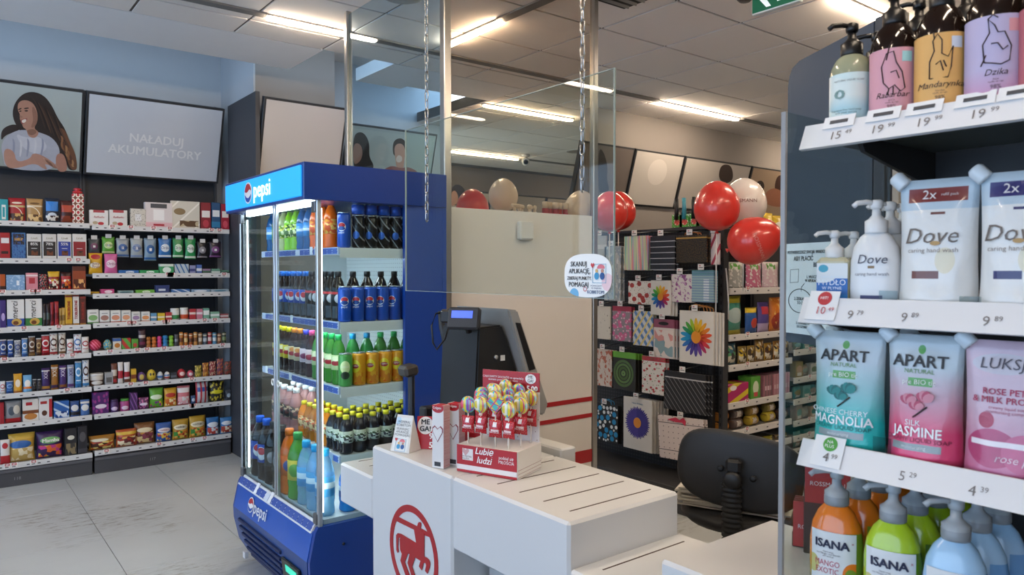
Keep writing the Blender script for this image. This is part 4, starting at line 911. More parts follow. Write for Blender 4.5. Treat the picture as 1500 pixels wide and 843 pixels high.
# ================================================================ checkout counter
CW = M('#d2d3d3', 0.38, var=0.015, scale=3)
CX0, CX1 = 1.285, 1.725
def module(name, label, y0, y1, ztop, thick, grooves=0, x0=CX0, x1=CX1, legs=True, bev=.008):
    t = thing(name, label, 'counter', ((x0 + x1) / 2, (y0 + y1) / 2, 0))
    top = add('top_block', box(x1 - x0, y1 - y0, thick, bev), CW, t, (0, 0, ztop - thick))
    L = y1 - y0
    for i in range(grooves):
        y = -L / 2 + L * (i + .62) / grooves if grooves > 1 else 0.03
        add('groove', box((x1 - x0) * .74, .004, .0012), M('#4a3830', .7), top, ((x1 - x0) * .02, y, thick - .0002))
    return t, top
mB, tB = module('checkout_counter', 'tall white counter section with red centaur emblem, carrying the lollipop stand', 1.945, 2.485, .85, .85)
mC, tC = module('checkout_counter', 'white overhanging counter block with five dark grooves', 1.40, 1.944, .85, .23, 5)
add('support', box(.30, .50, .62), M('#b9bab9', .5), mC, (.06, 0, 0))
mA, tA = module('checkout_counter', 'low white grooved counter step beside the drinks cooler', 2.486, 2.762, .73, .16, 3)
add('support', box(.16, .27, .57), M('#b9bab9', .5), mA, (.14, 0, 0))
mD, tD = module('checkout_counter', 'low white counter step with grooves between two taller blocks', 1.098, 1.399, .73, .70, 2)
mE, tE = module('checkout_counter', 'nearest white counter slab under the soap shelf', 0.1, 1.097, .85, .80)
rl = onZ(820, 668, .87)
bk = thing('cashier_ledge', 'narrow raised white ledge along the back of the grooved block', 'counter', (1.78, 2.12, 0))
add('ledge', box(.075, .36, .87, .006), CW, bk)
# round emblem on the front of the tall section (front plane x = CX0)
def trace_x(pts, x):
    o = [onX(a, b, x) for a, b in pts]
    return [(-p.y, p.z) for p in o]
def zc(a, b): return (550 + a * 110 / 754, 720 + b * 123 / 843)       # crop coordinates to frame
EX = CX0 - .002
RED = M('#ab2529', .45, var=.03)
em = thing('centaur_emblem', 'red ring emblem with a centaur on the white counter front', 'emblem', (EX, 0, 0))
def em_poly(name, pts): 
    q = trace_x([zc(*p) for p in pts], EX)
    add(name, poly(q, .0016), RED, em, (-.0005 * len(em.children), 0, 0), (0, 0, RZ))
ct = onX(*zc(385, 600), EX)
rt = onX(*zc(310, 120), EX)
lo_ = onX(*zc(143, 430), EX); hi_ = onX(*zc(628, 690), EX)
ro = (lo_.y - hi_.y) / 2
cz_ = rt.z - ro; cyv = (lo_.y + hi_.y) / 2
add('ring', ring(0, 0, ro, ro * .855, .0016, 48), RED, em, (0, cyv, cz_), (0, 0, RZ))
em_poly('bar', [(195, 275), (228, 258), (400, 345), (430, 360), (525, 412), (560, 430), (552, 468), (490, 442), (395, 392), (205, 298)])
em_poly('head', [(417, 365), (428, 322), (438, 310), (452, 314), (460, 328), (458, 358), (450, 385), (420, 382)])
em_poly('body', [(390, 390), (430, 372), (492, 420), (490, 655), (515, 668), (540, 690), (550, 725), (545, 770), (523, 830), (500, 800), (512, 745), (505, 722), (485, 722), (478, 750), (466, 795), (438, 755), (455, 700), (400, 665), (370, 760), (410, 880), (380, 900), (325, 720), (345, 632), (328, 625), (295, 715), (350, 860), (310, 860), (252, 695), (268, 630), (250, 590), (245, 480), (255, 468), (232, 470), (228, 560), (234, 610), (224, 620), (212, 590), (210, 440), (225, 422), (260, 430), (412, 522)])
# ---------------------------------------------------------------- things on the counter
# lollipop stand
ld = thing('lollipop_stand', 'red and white cardboard lollipop stand with tall back card', 'display', (0, 0, 0))
A = onZ(669.6, 690.5, .85); Bc = onZ(757.5, 704.7, .85); Dc = onZ(789.5, 687, .85)
fx = Vector((Bc.x - A.x, Bc.y - A.y)); ang = math.atan2(fx.y, fx.x); wL = fx.length; dL = (Vector((Dc.x, Dc.y)) - Vector((Bc.x, Bc.y))).length
cxy = Vector((A.x, A.y)) + fx / 2
ld.location = (cxy.x, cxy.y, .851); ld.rotation_euler = (0, 0, ang)
def bx(par, name, w, d, h, loc, mat, bev=.001): return add(name, box(w, d, h, bev), mat, par, loc)
bx(ld, 'tray', wL, dL, .088, (0, dL / 2, 0), M('#dedbd8', .5))
fr = bx(ld, 'front_print', wL, .002, .088, (0, -.0012, 0), P('#ad2029', ('band', '#e0dcda', .06, .28), ('band', '#ad2029', 0, .10), ('rect', '#e3e0de', .1, .28, .46, .88)))
words(fr, 'Lubię\nludzi', .030, '#f0eeec', (-.008, -.0015, .060), shear=.25, bold=.008)
words(fr, 'podziel się\nMIŁOŚCIĄ', .0145, '#f0eeec', (.074, -.0015, .056), sx=.85)
words(fr, 'SZLACHETNA\nPACZKA', .0075, '#5a3a3a', (-.0775, -.0018, .049))
add('heart_mark', poly([(0, -.012), (-.013, .003), (-.012, .010), (-.006, .012), (0, .007), (.006, .012), (.012, .010), (.013, .003)], .001), M('#c9a0a0', .5), fr, (-.0775, -.0016, .066))
sp_ = bx(ld, 'side_print', .002, dL, .088, (wL / 2 + .0012, dL / 2, 0), P('#e1dedb', ('dots', '#8a5054', 16, .12, 1.0)))
card = onZ(703, 660, .85)
hB = 0.315
bc = bx(ld, 'back_card', wL * .98, .004, hB, (0.0, dL - .004, 0), P('#dedad8', ('band', '#ad2029', .80, 1.0), ('dots', '#6f3a44', 9, .07, 1.6)))
words(bc, 'CAŁKOWITY DOCHÓD ze sprzedaży\nzostanie przekazany na rzecz', .0098, '#f0eeec', (-.028, -.0035, .288))
add('badge', poly(ell(0, 0, .02, .016, 20), .001), M('#efecea', .5), bc, (.078, -.0035, .294)); words(bc, 'ME\nGA!', .014, '#222', (.078, -.0055, .294))
words(bc, '5,00', .024, '#f4f0ee', (.084, -.0045, .262), bold=.02)
LOL = P('#dcc83a', ('diag', '#3fb4c4', 2.2, 1.2, .3), ('diag', '#e8e2cc', 1.3, -2.4, .2), ('diag', '#c8506e', -1.2, 2.0, .16), rough=.2, coat=.5)
LOL2 = P('#4fb8b4', ('diag', '#e0c83a', 1.8, 1.6, .32), ('diag', '#d8506a', -2.0, 1.5, .2), ('diag', '#8a4aa0', .9, 2.6, .14), rough=.2, coat=.5)
def disc_mesh(r, t, heart=False):
    k = ('lolly', r, t, heart)
    if k in _mesh: return _mesh[k]
    if heart: me = poly([(0, -r), (-.8 * r, -.1 * r), (-.98 * r, .4 * r), (-.7 * r, .85 * r), (-.3 * r, .85 * r), (0, .55 * r), (.3 * r, .85 * r), (.7 * r, .85 * r), (.98 * r, .4 * r), (.8 * r, -.1 * r)], t)
    else: me = lathe(((r * .6, 0), (r * .92, .002), (r, t / 2), (r * .92, t - .002), (r * .6, t)), 20)
    _mesh[k] = me
    return me
def lolly(x, y, z, r, kind, lab, q):
    o = thing('lollipop', lab, 'lollipop', (x, y, z), ang + (rnd.random() - .5) * .3, 'lollipops in the cardboard stand')
    add('stick', tube([(0, 0, 0), (0, 0, .125)], .0022, 6), M('#e6ddd0', .5), o)
    m = LOL if q % 2 else LOL2
    if kind == 'heart': add('candy', disc_mesh(r, .014, True), m, o, (0, -.007, .13 + r))
    else: add('candy', disc_mesh(r, .014), m, o, (0, .007, .12 + r), (math.pi / 2, 0, 0))
    w = add('wrapper', bag(.046, .02, .056, False, .08, 1), P('#b5202a', ('rect', '#efeceb', .36, .64, .62, .88), ('rect', '#f0d8d6', .2, .8, .36, .48), ('dots', '#e0a0a0', 8, .1, 1), rough=.25), o, (0, 0, .056))
    words(w, 'MIŁOŚCIĄ', .0075, '#f4eeec', (0, -.0115, .018))
    return o
ca, sa = math.cos(ang), math.sin(ang)
lp0 = [(-.083, .022, 0, 'round'), (-.033, .020, .004, 'round'), (.022, .020, -.004, 'heart'), (.072, .018, -.002, 'round'), (-.058, .062, .012, 'round'), (-.005, .062, .020, 'round'), (.045, .060, .010, 'round'), (.092, .060, .006, 'round'), (-.080, .10, .02, 'round'), (-.03, .104, .034, 'round'), (.02, .104, .026, 'round'), (.068, .102, .016, 'round')]
lp = lp0 + [(-.058, .132, .03, 'round'), (-.008, .136, .046, 'round'), (.042, .134, .036, 'round'), (.09, .13, .02, 'round')]
for q, (x, y, dz, kd) in enumerate(lp):
    row = ['front', 'second', 'third', 'back'][q // 4]
    lolly(cxy.x + ca * x - sa * y, cxy.y + sa * x + ca * y, .851 + .088 - .02 + dz, .028 if kd == 'round' else .029, kd, 'swirled %slollipop with red wrapper, %s from left in the %s row' % ('heart-shaped ' if kd == 'heart' else '', ORD[q % 4], row), q)
# toothpaste cartons
cp_ = P('#dedcda', ('band', '#b3222b', .93, 1.0), ('oval', '#b3222b', .5, .95, .5, .07), ('rect', '#3a3a3e', .2, .75, .03, .10))
tp = onZ(646, 685, .85)
def tooth(loc, rz, label, w=.046, d=.036, h=.208):
    o = add('toothpaste_carton', box(w, d, h, .001), cp_, None, loc, (0, 0, rz), label, 'carton', 'toothpaste cartons by the lollipop stand')
    add('side_print', box(.001, d * .98, h * .99), P('#c9a3a2', ('dots', '#b45a5e', 30, .2, 5)), o, (w / 2 + .0004, 0, .001))
    hp = [(0, -.034), (-.021, .0), (-.021, .012), (-.012, .02), (0, .010), (.012, .02), (.021, .012), (.021, 0)]
    g = add('heart_outline', poly(hp, .0008), M('#8a2a36', .5), o, (0, -d / 2 - .0012, h * .58))
    add('heart_field', poly([(x * .86, z * .86) for x, z in hp], .0008), M('#e0dedc', .5), g, (0, -.0006, -.001))
    words(o, 'Colgate', .011, '#f2eeec', (-.002, -d / 2 - .0012, h * .96), bold=.01)
    return o
tooth((tp.x, tp.y, .851), RZ + .38, 'white and red toothpaste carton standing in front with heart outline')
tooth((tp.x + .058, tp.y - .004, .851), RZ + .38, 'second toothpaste carton half hidden behind the front one')
for k in range(3):
    o = add('toothpaste_carton', box(.046, .20, .036, .001), P('#dedcda', ('band', '#b3222b', .0, .5)), None, (tp.x + .17, tp.y + .03, .851 + .0365 * k + (.12 if False else 0)), (0, 0, .3 + .04 * k), '%s toothpaste carton lying flat in the pile behind' % ['lowest', 'middle', 'topmost'][k], 'carton', 'toothpaste cartons lying flat')
add('carton_stack_box', box(.11, .06, .10, .002), P('#b3262e', ('band', '#dedcda', .0, .55), rough=.4), None, (tp.x + .105, tp.y + .085, .851), (0, 0, RZ + .38), 'red topped toothpaste box behind the standing cartons', 'carton')
# mega price card and tent card
mc = onZ(612, 659, .85)
mg = thing('price_card', 'red MEGA price card leaning beside the toothpaste', 'sign', (mc.x + .03, mc.y - .02, .851), RZ + .75)
mg_ = add('card', box(.085, .003, .118), M('#b3202a', .45), mg, (0, 0, 0), (-.12, 0, 0))
add('bubble', poly(ell(0, 0, .030, .032, 24), .001), M('#eceae8', .5), mg_, (-.010, -.003, .085))
words(mg_, 'ME\nGA!', .026, '#1d1d20', (-.010, -.0045, .085), bold=.015); words(mg_, '9', .03, '#f0eeec', (.012, -.003, .046), bold=.015); words(mg_, '5', .03, '#f0eeec', (.012, -.003, .014), bold=.015)
tc_ = onZ(590, 661, .85)
tt = thing('tent_card', 'folded white tent card with coloured drawing at the counter edge', 'sign', (tc_.x + .012, tc_.y, .851), RZ + .42)
def tent():
    bm = bmesh.new(); w = .082; h = .128; d = .075
    v = [bm.verts.new(p) for p in ((-w / 2, -d / 2, 0), (w / 2, -d / 2, 0), (w / 2 - .006, 0, h), (-w / 2 + .006, 0, h), (-w / 2, d / 2, 0), (w / 2, d / 2, 0))]
    for f in ((0, 1, 2, 3), (5, 4, 3, 2), (0, 4, 5, 1), (1, 5, 2), (4, 0, 3)): bm.faces.new([v[i] for i in f])
    return bm_mesh('tent', bm)
tb = add('card', tent(), M('#dcdad4', .55), tt)
tilt = -math.atan2(.0375, .128)
fa = add('front_print', box(.066, .0006, .12), P('#dfe2df', ('oval', '#b9d6e8', .1, .9, .2, .12)), tt, (0, -.0375, .004), (tilt, 0, 0))
words(fa, 'WSPIERAJ\nKOBIETOM', .0125, '#2a3a4a', (0, -.001, .098)); words(fa, 'SKANUJĄC\nAPLIKACJĘ\nI POMAGAJĄC', .0115, '#24282e', (0, -.001, .068))
def figures(par, x, z, s, y=-.0012):
    """two little figures under an umbrella, with a heart"""
    add('picture_frame', ring(0, 0, .5, .47, .0006, 4), M('#8fb0c8', .5), par, (x, y, z), (0, math.pi / 4, 0), scale=(s * 1.25, 1, s * 1.25))
    for dx, c, hc in ((-.16, '#3f95c4', '#d9b06a'), (.2, '#27528f', '#c98f78')):
        add('figure_body', poly(ell(0, 0, .15 * s, .17 * s, 14), .0006), M(c, .5), par, (x + dx * s, y - .0006, z - .12 * s)); add('figure_head', poly(ell(0, 0, .085 * s, .09 * s, 12), .0006), M(hc, .5), par, (x + dx * s, y - .0006, z + .12 * s))
    add('umbrella', poly(ell(0, 0, .24 * s, .2 * s, 14, 0, math.pi), .0006), M('#d9747e', .5), par, (x + .12 * s, y - .0012, z + .22 * s))
    add('heart_mark', poly([(0, -.12 * s), (-.12 * s, .03 * s), (-.07 * s, .13 * s), (0, .06 * s), (.07 * s, .13 * s), (.12 * s, .03 * s)], .0006), M('#c0353c', .5), par, (x - .42 * s, y - .0012, z + .36 * s))
figures(fa, 0, .022, .05)
# ---------------------------------------------------------------- till: screen, customer display, card terminal
PLB = M('#26272a', .45, var=.05)
till = thing('till', 'black till with tilted touch screen seen from behind', 'till', (1.60, 2.17, .851))
tn = onX(755, 460, 1.66).y          # near edge of the screen
def tl_y(prof, y0, y1, bev=.006):
    me = prism_y([(x, z) for x, z in prof], y0, y1)
    bm = bmesh.new(); bm.from_mesh(me); bmesh.ops.bevel(bm, geom=list(bm.edges), offset=bev, segments=2, affect='EDGES')
    return bm_mesh('till_part', bm)
till.location = (0, 0, 0); till.rotation_euler = (0, 0, 0)
add('housing', tl_y([(1.50, .853), (1.78, .853), (1.745, 1.02), (1.63, 1.305), (1.525, 1.30)], tn + .04, tn + .275), M('#161719', .6), till)
scr = add('screen_frame', tl_y([(1.625, 1.365), (1.672, 1.36), (1.82, 1.0), (1.80, .96), (1.76, .97)], tn, tn + .34), M('#a3a3a1', .35, metal=.25), till)
add('side_vent', prism_y([(1.660, 1.315), (1.682, 1.312), (1.752, 1.14), (1.724, 1.135)], tn - .003, tn + .004), M('#17171a', .4), till)
add('screen_glass', tl_y([(1.676, 1.345), (1.679, 1.345), (1.815, 1.01), (1.812, 1.01)], tn + .02, tn + .32, .0005), M('#101114', .15), till)
add('side_bracket', tube([(1.55, tn + .325, 1.345), (1.545, tn + .31, 1.29), (1.56, tn + .285, 1.17), (1.58, tn + .27, 1.12)], .013, 8), M('#1d1e20', .5), till)
add('lock', lathe(((.008, 0), (.008, .006), (.004, .008)), 12), M('#b9bab8', .3, metal=.8), till, (1.60, tn + .04, 1.19), (math.pi / 2, 0, 0))
add('label_sticker', box(.02, .002, .02), M('#d8d8d4', .5), till, (1.632, tn + .0395, 1.175))
cdp = onX(680, 467, 1.47)
cd = thing('customer_display', 'small black customer display with lit blue window and coiled cable', 'display', (cdp.x, cdp.y, cdp.z), RZ + .62)
hs = add('casing', box(.118, .028, .078, .006, True), M('#2a2b2f', .4), cd, (0, 0, 0), (-.25, 0, .0))
add('window', box(.078, .002, .026, 0, True), M('#4a62e0', .3, var=0, emit=.5), hs, (-.004, -.0145, .012))
add('arm', tube([(0, .01, -.01), (0, .035, -.03), (0, .05, -.05)], .012, 8), M('#1b1c1e', .5), cd)
add('arm_cap', box(.05, .03, .05, .008), M('#1d1e20', .5), cd, (-.075, .03, -.02))
add('cable', tube([(-.08, .03, .02), (-.115, .02, .015), (-.128, .01, -.03), (-.122, .01, -.09), (-.112, .02, -.115), (-.09, .04, -.08), (-.075, .05, -.03)], .0035, 6), M('#141416', .4), cd)
st = onX(600, 640, 1.42)
sc = thing('scanner_stand', 'dark barcode scanner on an upright stand beside the tent card', 'scanner', (1.42, onX(602, 640, 1.42).y, .851), RZ)
add('stem', box(.026, .022, .27, .006), M('#26282c', .45), sc, (.004, 0, 0)); add('stand_base', box(.08, .07, .014, .004), M('#202226', .5), sc)
add('scan_head', box(.068, .06, .042, .01), M('#3d3832', .45), sc, (-.005, -.005, .255), (0.15, 0, 0))
bkb = onX(626, 600, 1.5)
add('card_terminal', box(.05, .06, .13, .006), M('#232326', .5), None, (1.50, bkb.y - .01, .851), (0, 0, RZ), 'dark terminal block behind the red price card', 'terminal')
# ---------------------------------------------------------------- hanging acrylic screen on chains
ax = thing('acrylic_screen', 'clear acrylic screen hung on two chains over the counter', 'screen', (1.45, 1.957, 1.425))
add('sheet', box(.005, 1.112, .622), glass('#f4faf8', .9), ax)
edge = M('#93a39e', .25, var=0)
for y, w, z, h in ((-.5565, .002, 0, .622), (.5565, .002, 0, .622)): add('cut_edge', box(.006, w, h), edge, ax, (0, y, z))
for z in (0, .62): add('cut_edge', box(.0052, 1.112, .0015), edge, ax, (0, 0, z))
def chain(y, zlow, label):
    c = thing('hanging_chain', label, 'chain', (1.438, y, zlow))
    k = ('link',)
    if k not in _mesh: _mesh[k] = tube([(.0065 * math.cos(a) , 0, .0125 * math.sin(a) + (.008 if math.sin(a) > 0 else -.008)) for a in [2 * math.pi * (i + .5) / 12 for i in range(12)]], .0021, 5, True)
    z = 0.02; i = 0
    while zlow + z < ZC:
        add('link', _mesh[k], M('#b9b9b8', .25, metal=.9), c, (0, 0, z), (0, 0, RZ + .35 if i % 2 else .35)); z += .034; i += 1
chain(onX(625, 200, 1.438).y, onX(625, 325, 1.438).z, 'left steel chain holding the acrylic screen')
chain(onX(853, 200, 1.438).y, onX(853, 282, 1.438).z, 'right steel chain holding the acrylic screen')
# sticker on the screen
stc = onX(860, 404, 1.444)
sk = thing('round_sticker', 'rounded white sticker with two figures on the acrylic screen', 'sticker', (1.4445, stc.y, stc.z), RZ)
wS = .19; hS = .122; xs = 1.32
def superell(a, b, n=36, e=2.8): return [(a * math.copysign(abs(math.cos(t)) ** (2 / e), math.cos(t)), b * math.copysign(abs(math.sin(t)) ** (2 / e), math.sin(t))) for t in [2 * math.pi * i / n for i in range(n)]]
add('sheet', poly(superell(wS / 2, hS / 2), .001), P('#eeefec', ('oval', '#e8c8cc', .92, .35, .12, .2), ('oval', '#6fb0d8', .22, .06, .1, .14), rough=.45), sk)
for tx, z, x, s in (('SKANUJ', .032, -.026, .020), ('APLIKACJĘ,', .012, -.023, .0185), ('ZBIERAJ PUNKTY,', -.008, -.024, .0135), ('POMAGAJ', -.026, -.026, .0195)): words(sk, tx, s, '#22242a', (x * xs, -.001, z), sx=.72 * xs, bold=.008)
words(sk, 'POMAGAMY\nW IMIENIU', .007, '#5a6480', (.028 * xs, -.001, -.032), sx=1.2); words(sk, 'KOBIETOM', .0135, '#3a5a86', (.026 * xs, -.001, -.046), sx=.75 * xs, bold=.006)
figures(sk, .048, .006, .06)
add('red_mark', ring(0, 0, .007, .005, .0006, 16), M('#c0555a', .5), sk, (-.008, -.001, -.038))
# ---------------------------------------------------------------- chair behind the counter
chc = onZ(1083, 765, .56)
ch = thing('office_chair', 'black swivel chair seen from behind, with bellows stem and rounded backrest', 'chair', (2.25, 1.57, 0), RZ + .42)
CHB = M('#232325', .55, var=.06)
def back_shell():
    w, h, t = .225, .138, .028
    pts = superell(w, h, 40, 3.0)
    bm = bmesh.new(); rings = []
    for (s, y) in ((.86, .0), (.97, .006), (1.0, .014), (.97, .026), (.88, .032)):
        rings.append([bm.verts.new((x * s, y + .10 * (x / w) ** 2 * .35 * s, z * s)) for x, z in pts])
    for a, b in zip(rings, rings[1:]):
        n = len(a)
        for i in range(n): bm.faces.new((a[i], a[(i + 1) % n], b[(i + 1) % n], b[i]))
    bm.faces.new(list(reversed(rings[0]))); bm.faces.new(rings[-1])
    return bm_mesh('back', bm, True)
bs = add('backrest', back_shell(), CHB, ch, (0, 0.0, .785), (-.06, .10, .0))
for x, z, r in ((-.055, .0, .011), (.06, -.012, .011)): add('bolt_hole', lathe(((r, 0), (r, .006), (r * .5, .007)), 10), M('#101012', .5), bs, (x, -.001, z), (math.pi / 2, 0, 0))
add('bracket', box(.055, .04, .05, .01), M('#141416', .5), ch, (-.005, -.02, .785))
add('knob', lathe(((.03, 0), (.031, .008), (.03, .024), (.024, .028), (.0, .0281)), 20), M('#17181a', .45), ch, (-.005, -.035, .765), (math.pi / 2, 0, 0))
bl = []
for j in range(15): bl += [(.030, .0185 * j), (.037, .0185 * j + .006), (.037, .0185 * j + .011), (.030, .0185 * j + .0175)]
add('bellows', lathe(tuple(bl), 14, .6), M('#1a1b1d', .5), ch, (-.012, -.008, .475), (.05, 0, 0))
add('seat_bar', box(.06, .26, .02, .004), M('#17181a', .5), ch, (-.01, .11, .46))
add('seat', lathe(((.15, 0), (.20, .012), (.225, .035), (.222, .055), (.19, .068), (.0, .07)), 28), CHB, ch, (-.03, .24, .53))
add('gas_lift', lathe(((.028, 0), (.028, .30), (.02, .31)), 12), M('#1a1b1d', .4), ch, (0, .24, .22))
for i in range(5):
    a = 2 * math.pi * i / 5
    add('base_arm', tube([(0, .24, .20), (.14 * math.cos(a), .24 + .14 * math.sin(a), .14), (.27 * math.cos(a), .24 + .27 * math.sin(a), .075)], .02, 8), M('#1b1c1e', .5), ch)
    add('castor', lathe(((.012, 0), (.026, .006), (.028, .02), (.026, .034), (.012, .04)), 14), M('#141416', .5), ch, (.27 * math.cos(a), .24 + .27 * math.sin(a) + .02, .029), (math.pi / 2, 0, 0))
# pile of carrier bags on the seat
for k in range(9):
    w = .40 - .012 * (k % 3); d = .26
    a = RZ + .42 + .05 * math.sin(k * 2.3)
    px = 2.25 + .195 + .012 * math.sin(k * 1.7); py = 1.57 + .13 + .012 * math.cos(k * 2.1)
    bm = bmesh.new()
    n = 8
    g = [[bm.verts.new((w * (i / n - .5), d * (j / 4 - .5), .004 * math.sin(i * 1.3 + k) * (abs(i - n / 2) / n) + .0012 * math.cos(j * 2 + k))) for i in range(n + 1)] for j in range(5)]
    for j in range(4):
        for i in range(n): bm.faces.new((g[j][i], g[j][i + 1], g[j + 1][i + 1], g[j + 1][i]))
    r_ = bmesh.ops.extrude_face_region(bm, geom=list(bm.faces)); bmesh.ops.translate(bm, vec=(0, 0, .006), verts=[e for e in r_['geom'] if isinstance(e, bmesh.types.BMVert)])
    add('carrier_bag', bm_mesh('carrier', bm), M('#cfc9bd', .5, var=.05), None, (px, py, .602 + .0092 * k), (0, 0, a), ('%s flat white carrier bag in the pile on the chair seat' % (ORD[k] if k else 'lowest')) if k < 8 else 'topmost flat white carrier bag in the pile on the chair seat', 'bag', 'carrier bags on the chair')
# ================================================================ gift bag wall and gondola beyond the counter
GS = 1.085
GX, GY, GTOP, GYC = 3.64 * GS, 2.62 * GS, 1.772, 3.4 * GS
gd = thing('gift_bag_gondola', 'dark perforated display wall hung with gift bags', 'shelving', (GX, GYC, 0))
def perf():
    m, nt, p = _new('perforated_dark'); N, L = nt.nodes, nt.links
    g = N.new('ShaderNodeNewGeometry'); mp = N.new('ShaderNodeVectorMath'); mp.operation = 'MULTIPLY'; mp.inputs[1].default_value = (40, 40, 40)
    L.new(g.outputs['Position'], mp.inputs[0]); v = N.new('ShaderNodeTexVoronoi'); v.inputs['Randomness'].default_value = 0; v.inputs['Scale'].default_value = 1; L.new(mp.outputs[0], v.inputs['Vector'])
    t = N.new('ShaderNodeMath'); t.operation = 'LESS_THAN'; t.inputs[1].default_value = .5; L.new(v.outputs['Distance'], t.inputs[0])
    mx = N.new('ShaderNodeMix'); mx.data_type = 'RGBA'; L.new(t.outputs[0], mx.inputs[0]); mx.inputs[6].default_value = lin('#3b3a3b'); mx.inputs[7].default_value = lin('#222223')
    L.new(mx.outputs[2], p.inputs['Base Color']); p.inputs['Roughness'].default_value = .5; return m
GD = M('#363537', .5, var=.05)
add('back_panel', box(.03, 1.56 * GS, GTOP), perf(), gd, (.015, 0, 0))
add('plinth', box(.36, 1.56 * GS, .16, .003), M('#3c3b3c', .5), gd, (-.16, 0, 0))
add('top_cap', box(.08, 1.56 * GS, .02, .002), GD, gd, (0, 0, GTOP))
for y in (-.775 * GS, -.70 * GS): add('upright', box(.05, .03, GTOP), GD, gd, (-.012, y, 0))
for i in range(26): add('slot', box(.002, .008, .022), M('#121213', .6), gd, (-.0385, -.775 * GS, .3 + .055 * i))
def gift_bag(px0, px1, py0, py1, mat, label, n=1, handle=None, x=3.47 * GS, lean=0.0, group='gift bags on the display wall'):
    a = onX(px0, (py0 + py1) / 2, x); b = onX(px1, (py0 + py1) / 2, x)
    zt = onX((px0 + px1) / 2, py0, x).z; zb = onX((px0 + px1) / 2, py1, x).z
    w, h = a.y - b.y, zt - zb; yc = (a.y + b.y) / 2
    out = None
    for k in range(n):
        o = add('gift_bag', box(w, .012, h, .002), mat, None, (x + .022 * k, yc - .008 * k, zb - .003 * k), (0, lean, RZ), label if k == 0 else '%s hook, bag hanging %s behind' % (label, ORD[k - 1]), 'gift bag', group)
        if k == 0: out = o
        if handle: add('handle', tube([(-w * .22, -.001, h * .99), (-w * .2, -.004, h * 1.08), (0, -.006, h * 1.13), (w * .2, -.004, h * 1.08), (w * .22, -.001, h * .99)], .003, 5), M(handle, .5), o)
    hk = add('hook', tube([(x - GX - .02, yc - GYC, zt + .02), (0, yc - GYC, zt + .035)], .003, 5), M('#9a9a98', .3, metal=.8), gd)
    add('price_card', box(.045, .002, .036), P('#d9d5d0', ('rect', '#5a5656', .15, .85, .3, .45), ('rect', '#b5686a', .2, .5, .6, .8)), hk, (x - GX - .022, yc - GYC, zt + .002), (0, 0, RZ))
    return out, w, h
def flower(o, w, h, r, cz, cols, n, centre, layers=1):
    g = add('flower_print', poly(ell(0, 0, r * .3, r * .32, 18), .0012), M(centre, .5), o, (0, -.0085, cz * h))
    for ly in range(layers):
        for i in range(n):
            a = 2 * math.pi * (i + .5 * ly) / n
            add('petal', poly(ell(0, r * .62, r * ((2.1 if layers == 1 else 1.5) / n), r * (.40 - .06 * ly), 10), .0006), M(cols[int(i * len(cols) / n) % len(cols)], .5), g, (0, .0012 + .0006 * ly, 0), (0, a, 0))
RB = ['#e0b024', '#e09a1e', '#de7a1e', '#d9502a', '#c8303a', '#a82a5a', '#6a3a8a', '#4a3a8c', '#3a4a9a', '#2a6ab0', '#1f8fc0', '#1f8a5a', '#4aa03a', '#9ab82a']
gift_bag(873, 889, 346, 378, P('#b0aba4', ('band', '#d0cbc4', .4, .6)), 'small pale grey gift bag at the far end of the top row')
gift_bag(886, 910, 361, 441, P('#a9adac', ('mar', '#8d9aa4', 6, .52), ('mar', '#c9cdcc', 9, .58), rough=.25), 'tall shimmering silver bottle bag', 2)
gift_bag(915, 950, 346, 396, P('#b9c9a4', ('diag', '#d98a8a', 3, .3, .3), ('diag', '#7fb0a8', 4, -.2, .25), ('diag', '#b8a0c0', 5, .2, .18), ('diag', '#e0cfa0', 3.6, .1, .16), rough=.3), 'gift bag with soft rainbow stripes', 2)
gift_bag(953, 989, 346, 396, P('#26252a', ('diag', '#b9b6b4', 0, 6, .14)), 'black gift bag with white horizontal stripes', 2)
o, w, h = gift_bag(991, 1036, 345, 385, P('#1e1a16', ('dots', '#8a6a34', 26, .16, .8), ('band', '#b08a3e', .88, .93)), 'black glitter gift bag with gold trim and orange handle', 2, '#b06a34')
gift_bag(1042, 1055, 342, 388, P('#d8c8c2', ('diag', '#a83a4a', 1, -1.5, .3)), 'narrow white gift bag with red ribbon by the upright', 1, x=3.5 * GS)
gift_bag(921, 955, 412, 446, P('#d8d2c8', ('dots', '#a83a34', 3.2, .3, .9), ('dots', '#3a3a34', 8, .11, .9)), 'white gift bag with red poppies', 2)
o, w, h = gift_bag(954, 983, 411, 462, M('#d6d0c6', .5), 'small white gift bag with rainbow daisy', 3, x=3.455 * GS); flower(o, w, h, w * .46, .52, RB, 14, '#d98a24')
gift_bag(984, 1014, 402, 443, P('#d2cac4', ('mar', '#8a4a80', 5, .56), ('mar', '#b58ab0', 8, .6)), 'white gift bag with purple blossoms', 2)
gift_bag(1014, 1046, 396, 443, P('#93adb0', ('band', '#5a8a94', .82, 1), ('rect', '#c9d2d6', .55, .8, .05, .72), ('diag', '#6a86a8', 0, 12, .3)), 'pale teal gift bag with striped print', 2)
gift_bag(873, 895, 449, 497, P('#d3cbbb', ('mar', '#3a3630', 9, .66)), 'cream gift bag with small black marks')
gift_bag(898, 925, 449, 500, P('#8d8488', ('dots', '#c9628a', 3.6, .36, 1.6), ('dots', '#e0b0c0', 5, .2, 1.6), ('band', '#a0344a', .86, 1)), 'gift bag with pink tulips', 2)
gift_bag(928, 957, 456, 507, P('#c9ccd0', ('diag', '#5a82b4', 3, 3, .45), ('diag', '#d8c27a', 3, -3, .3)), 'gift bag with blue and yellow diamonds', 2)
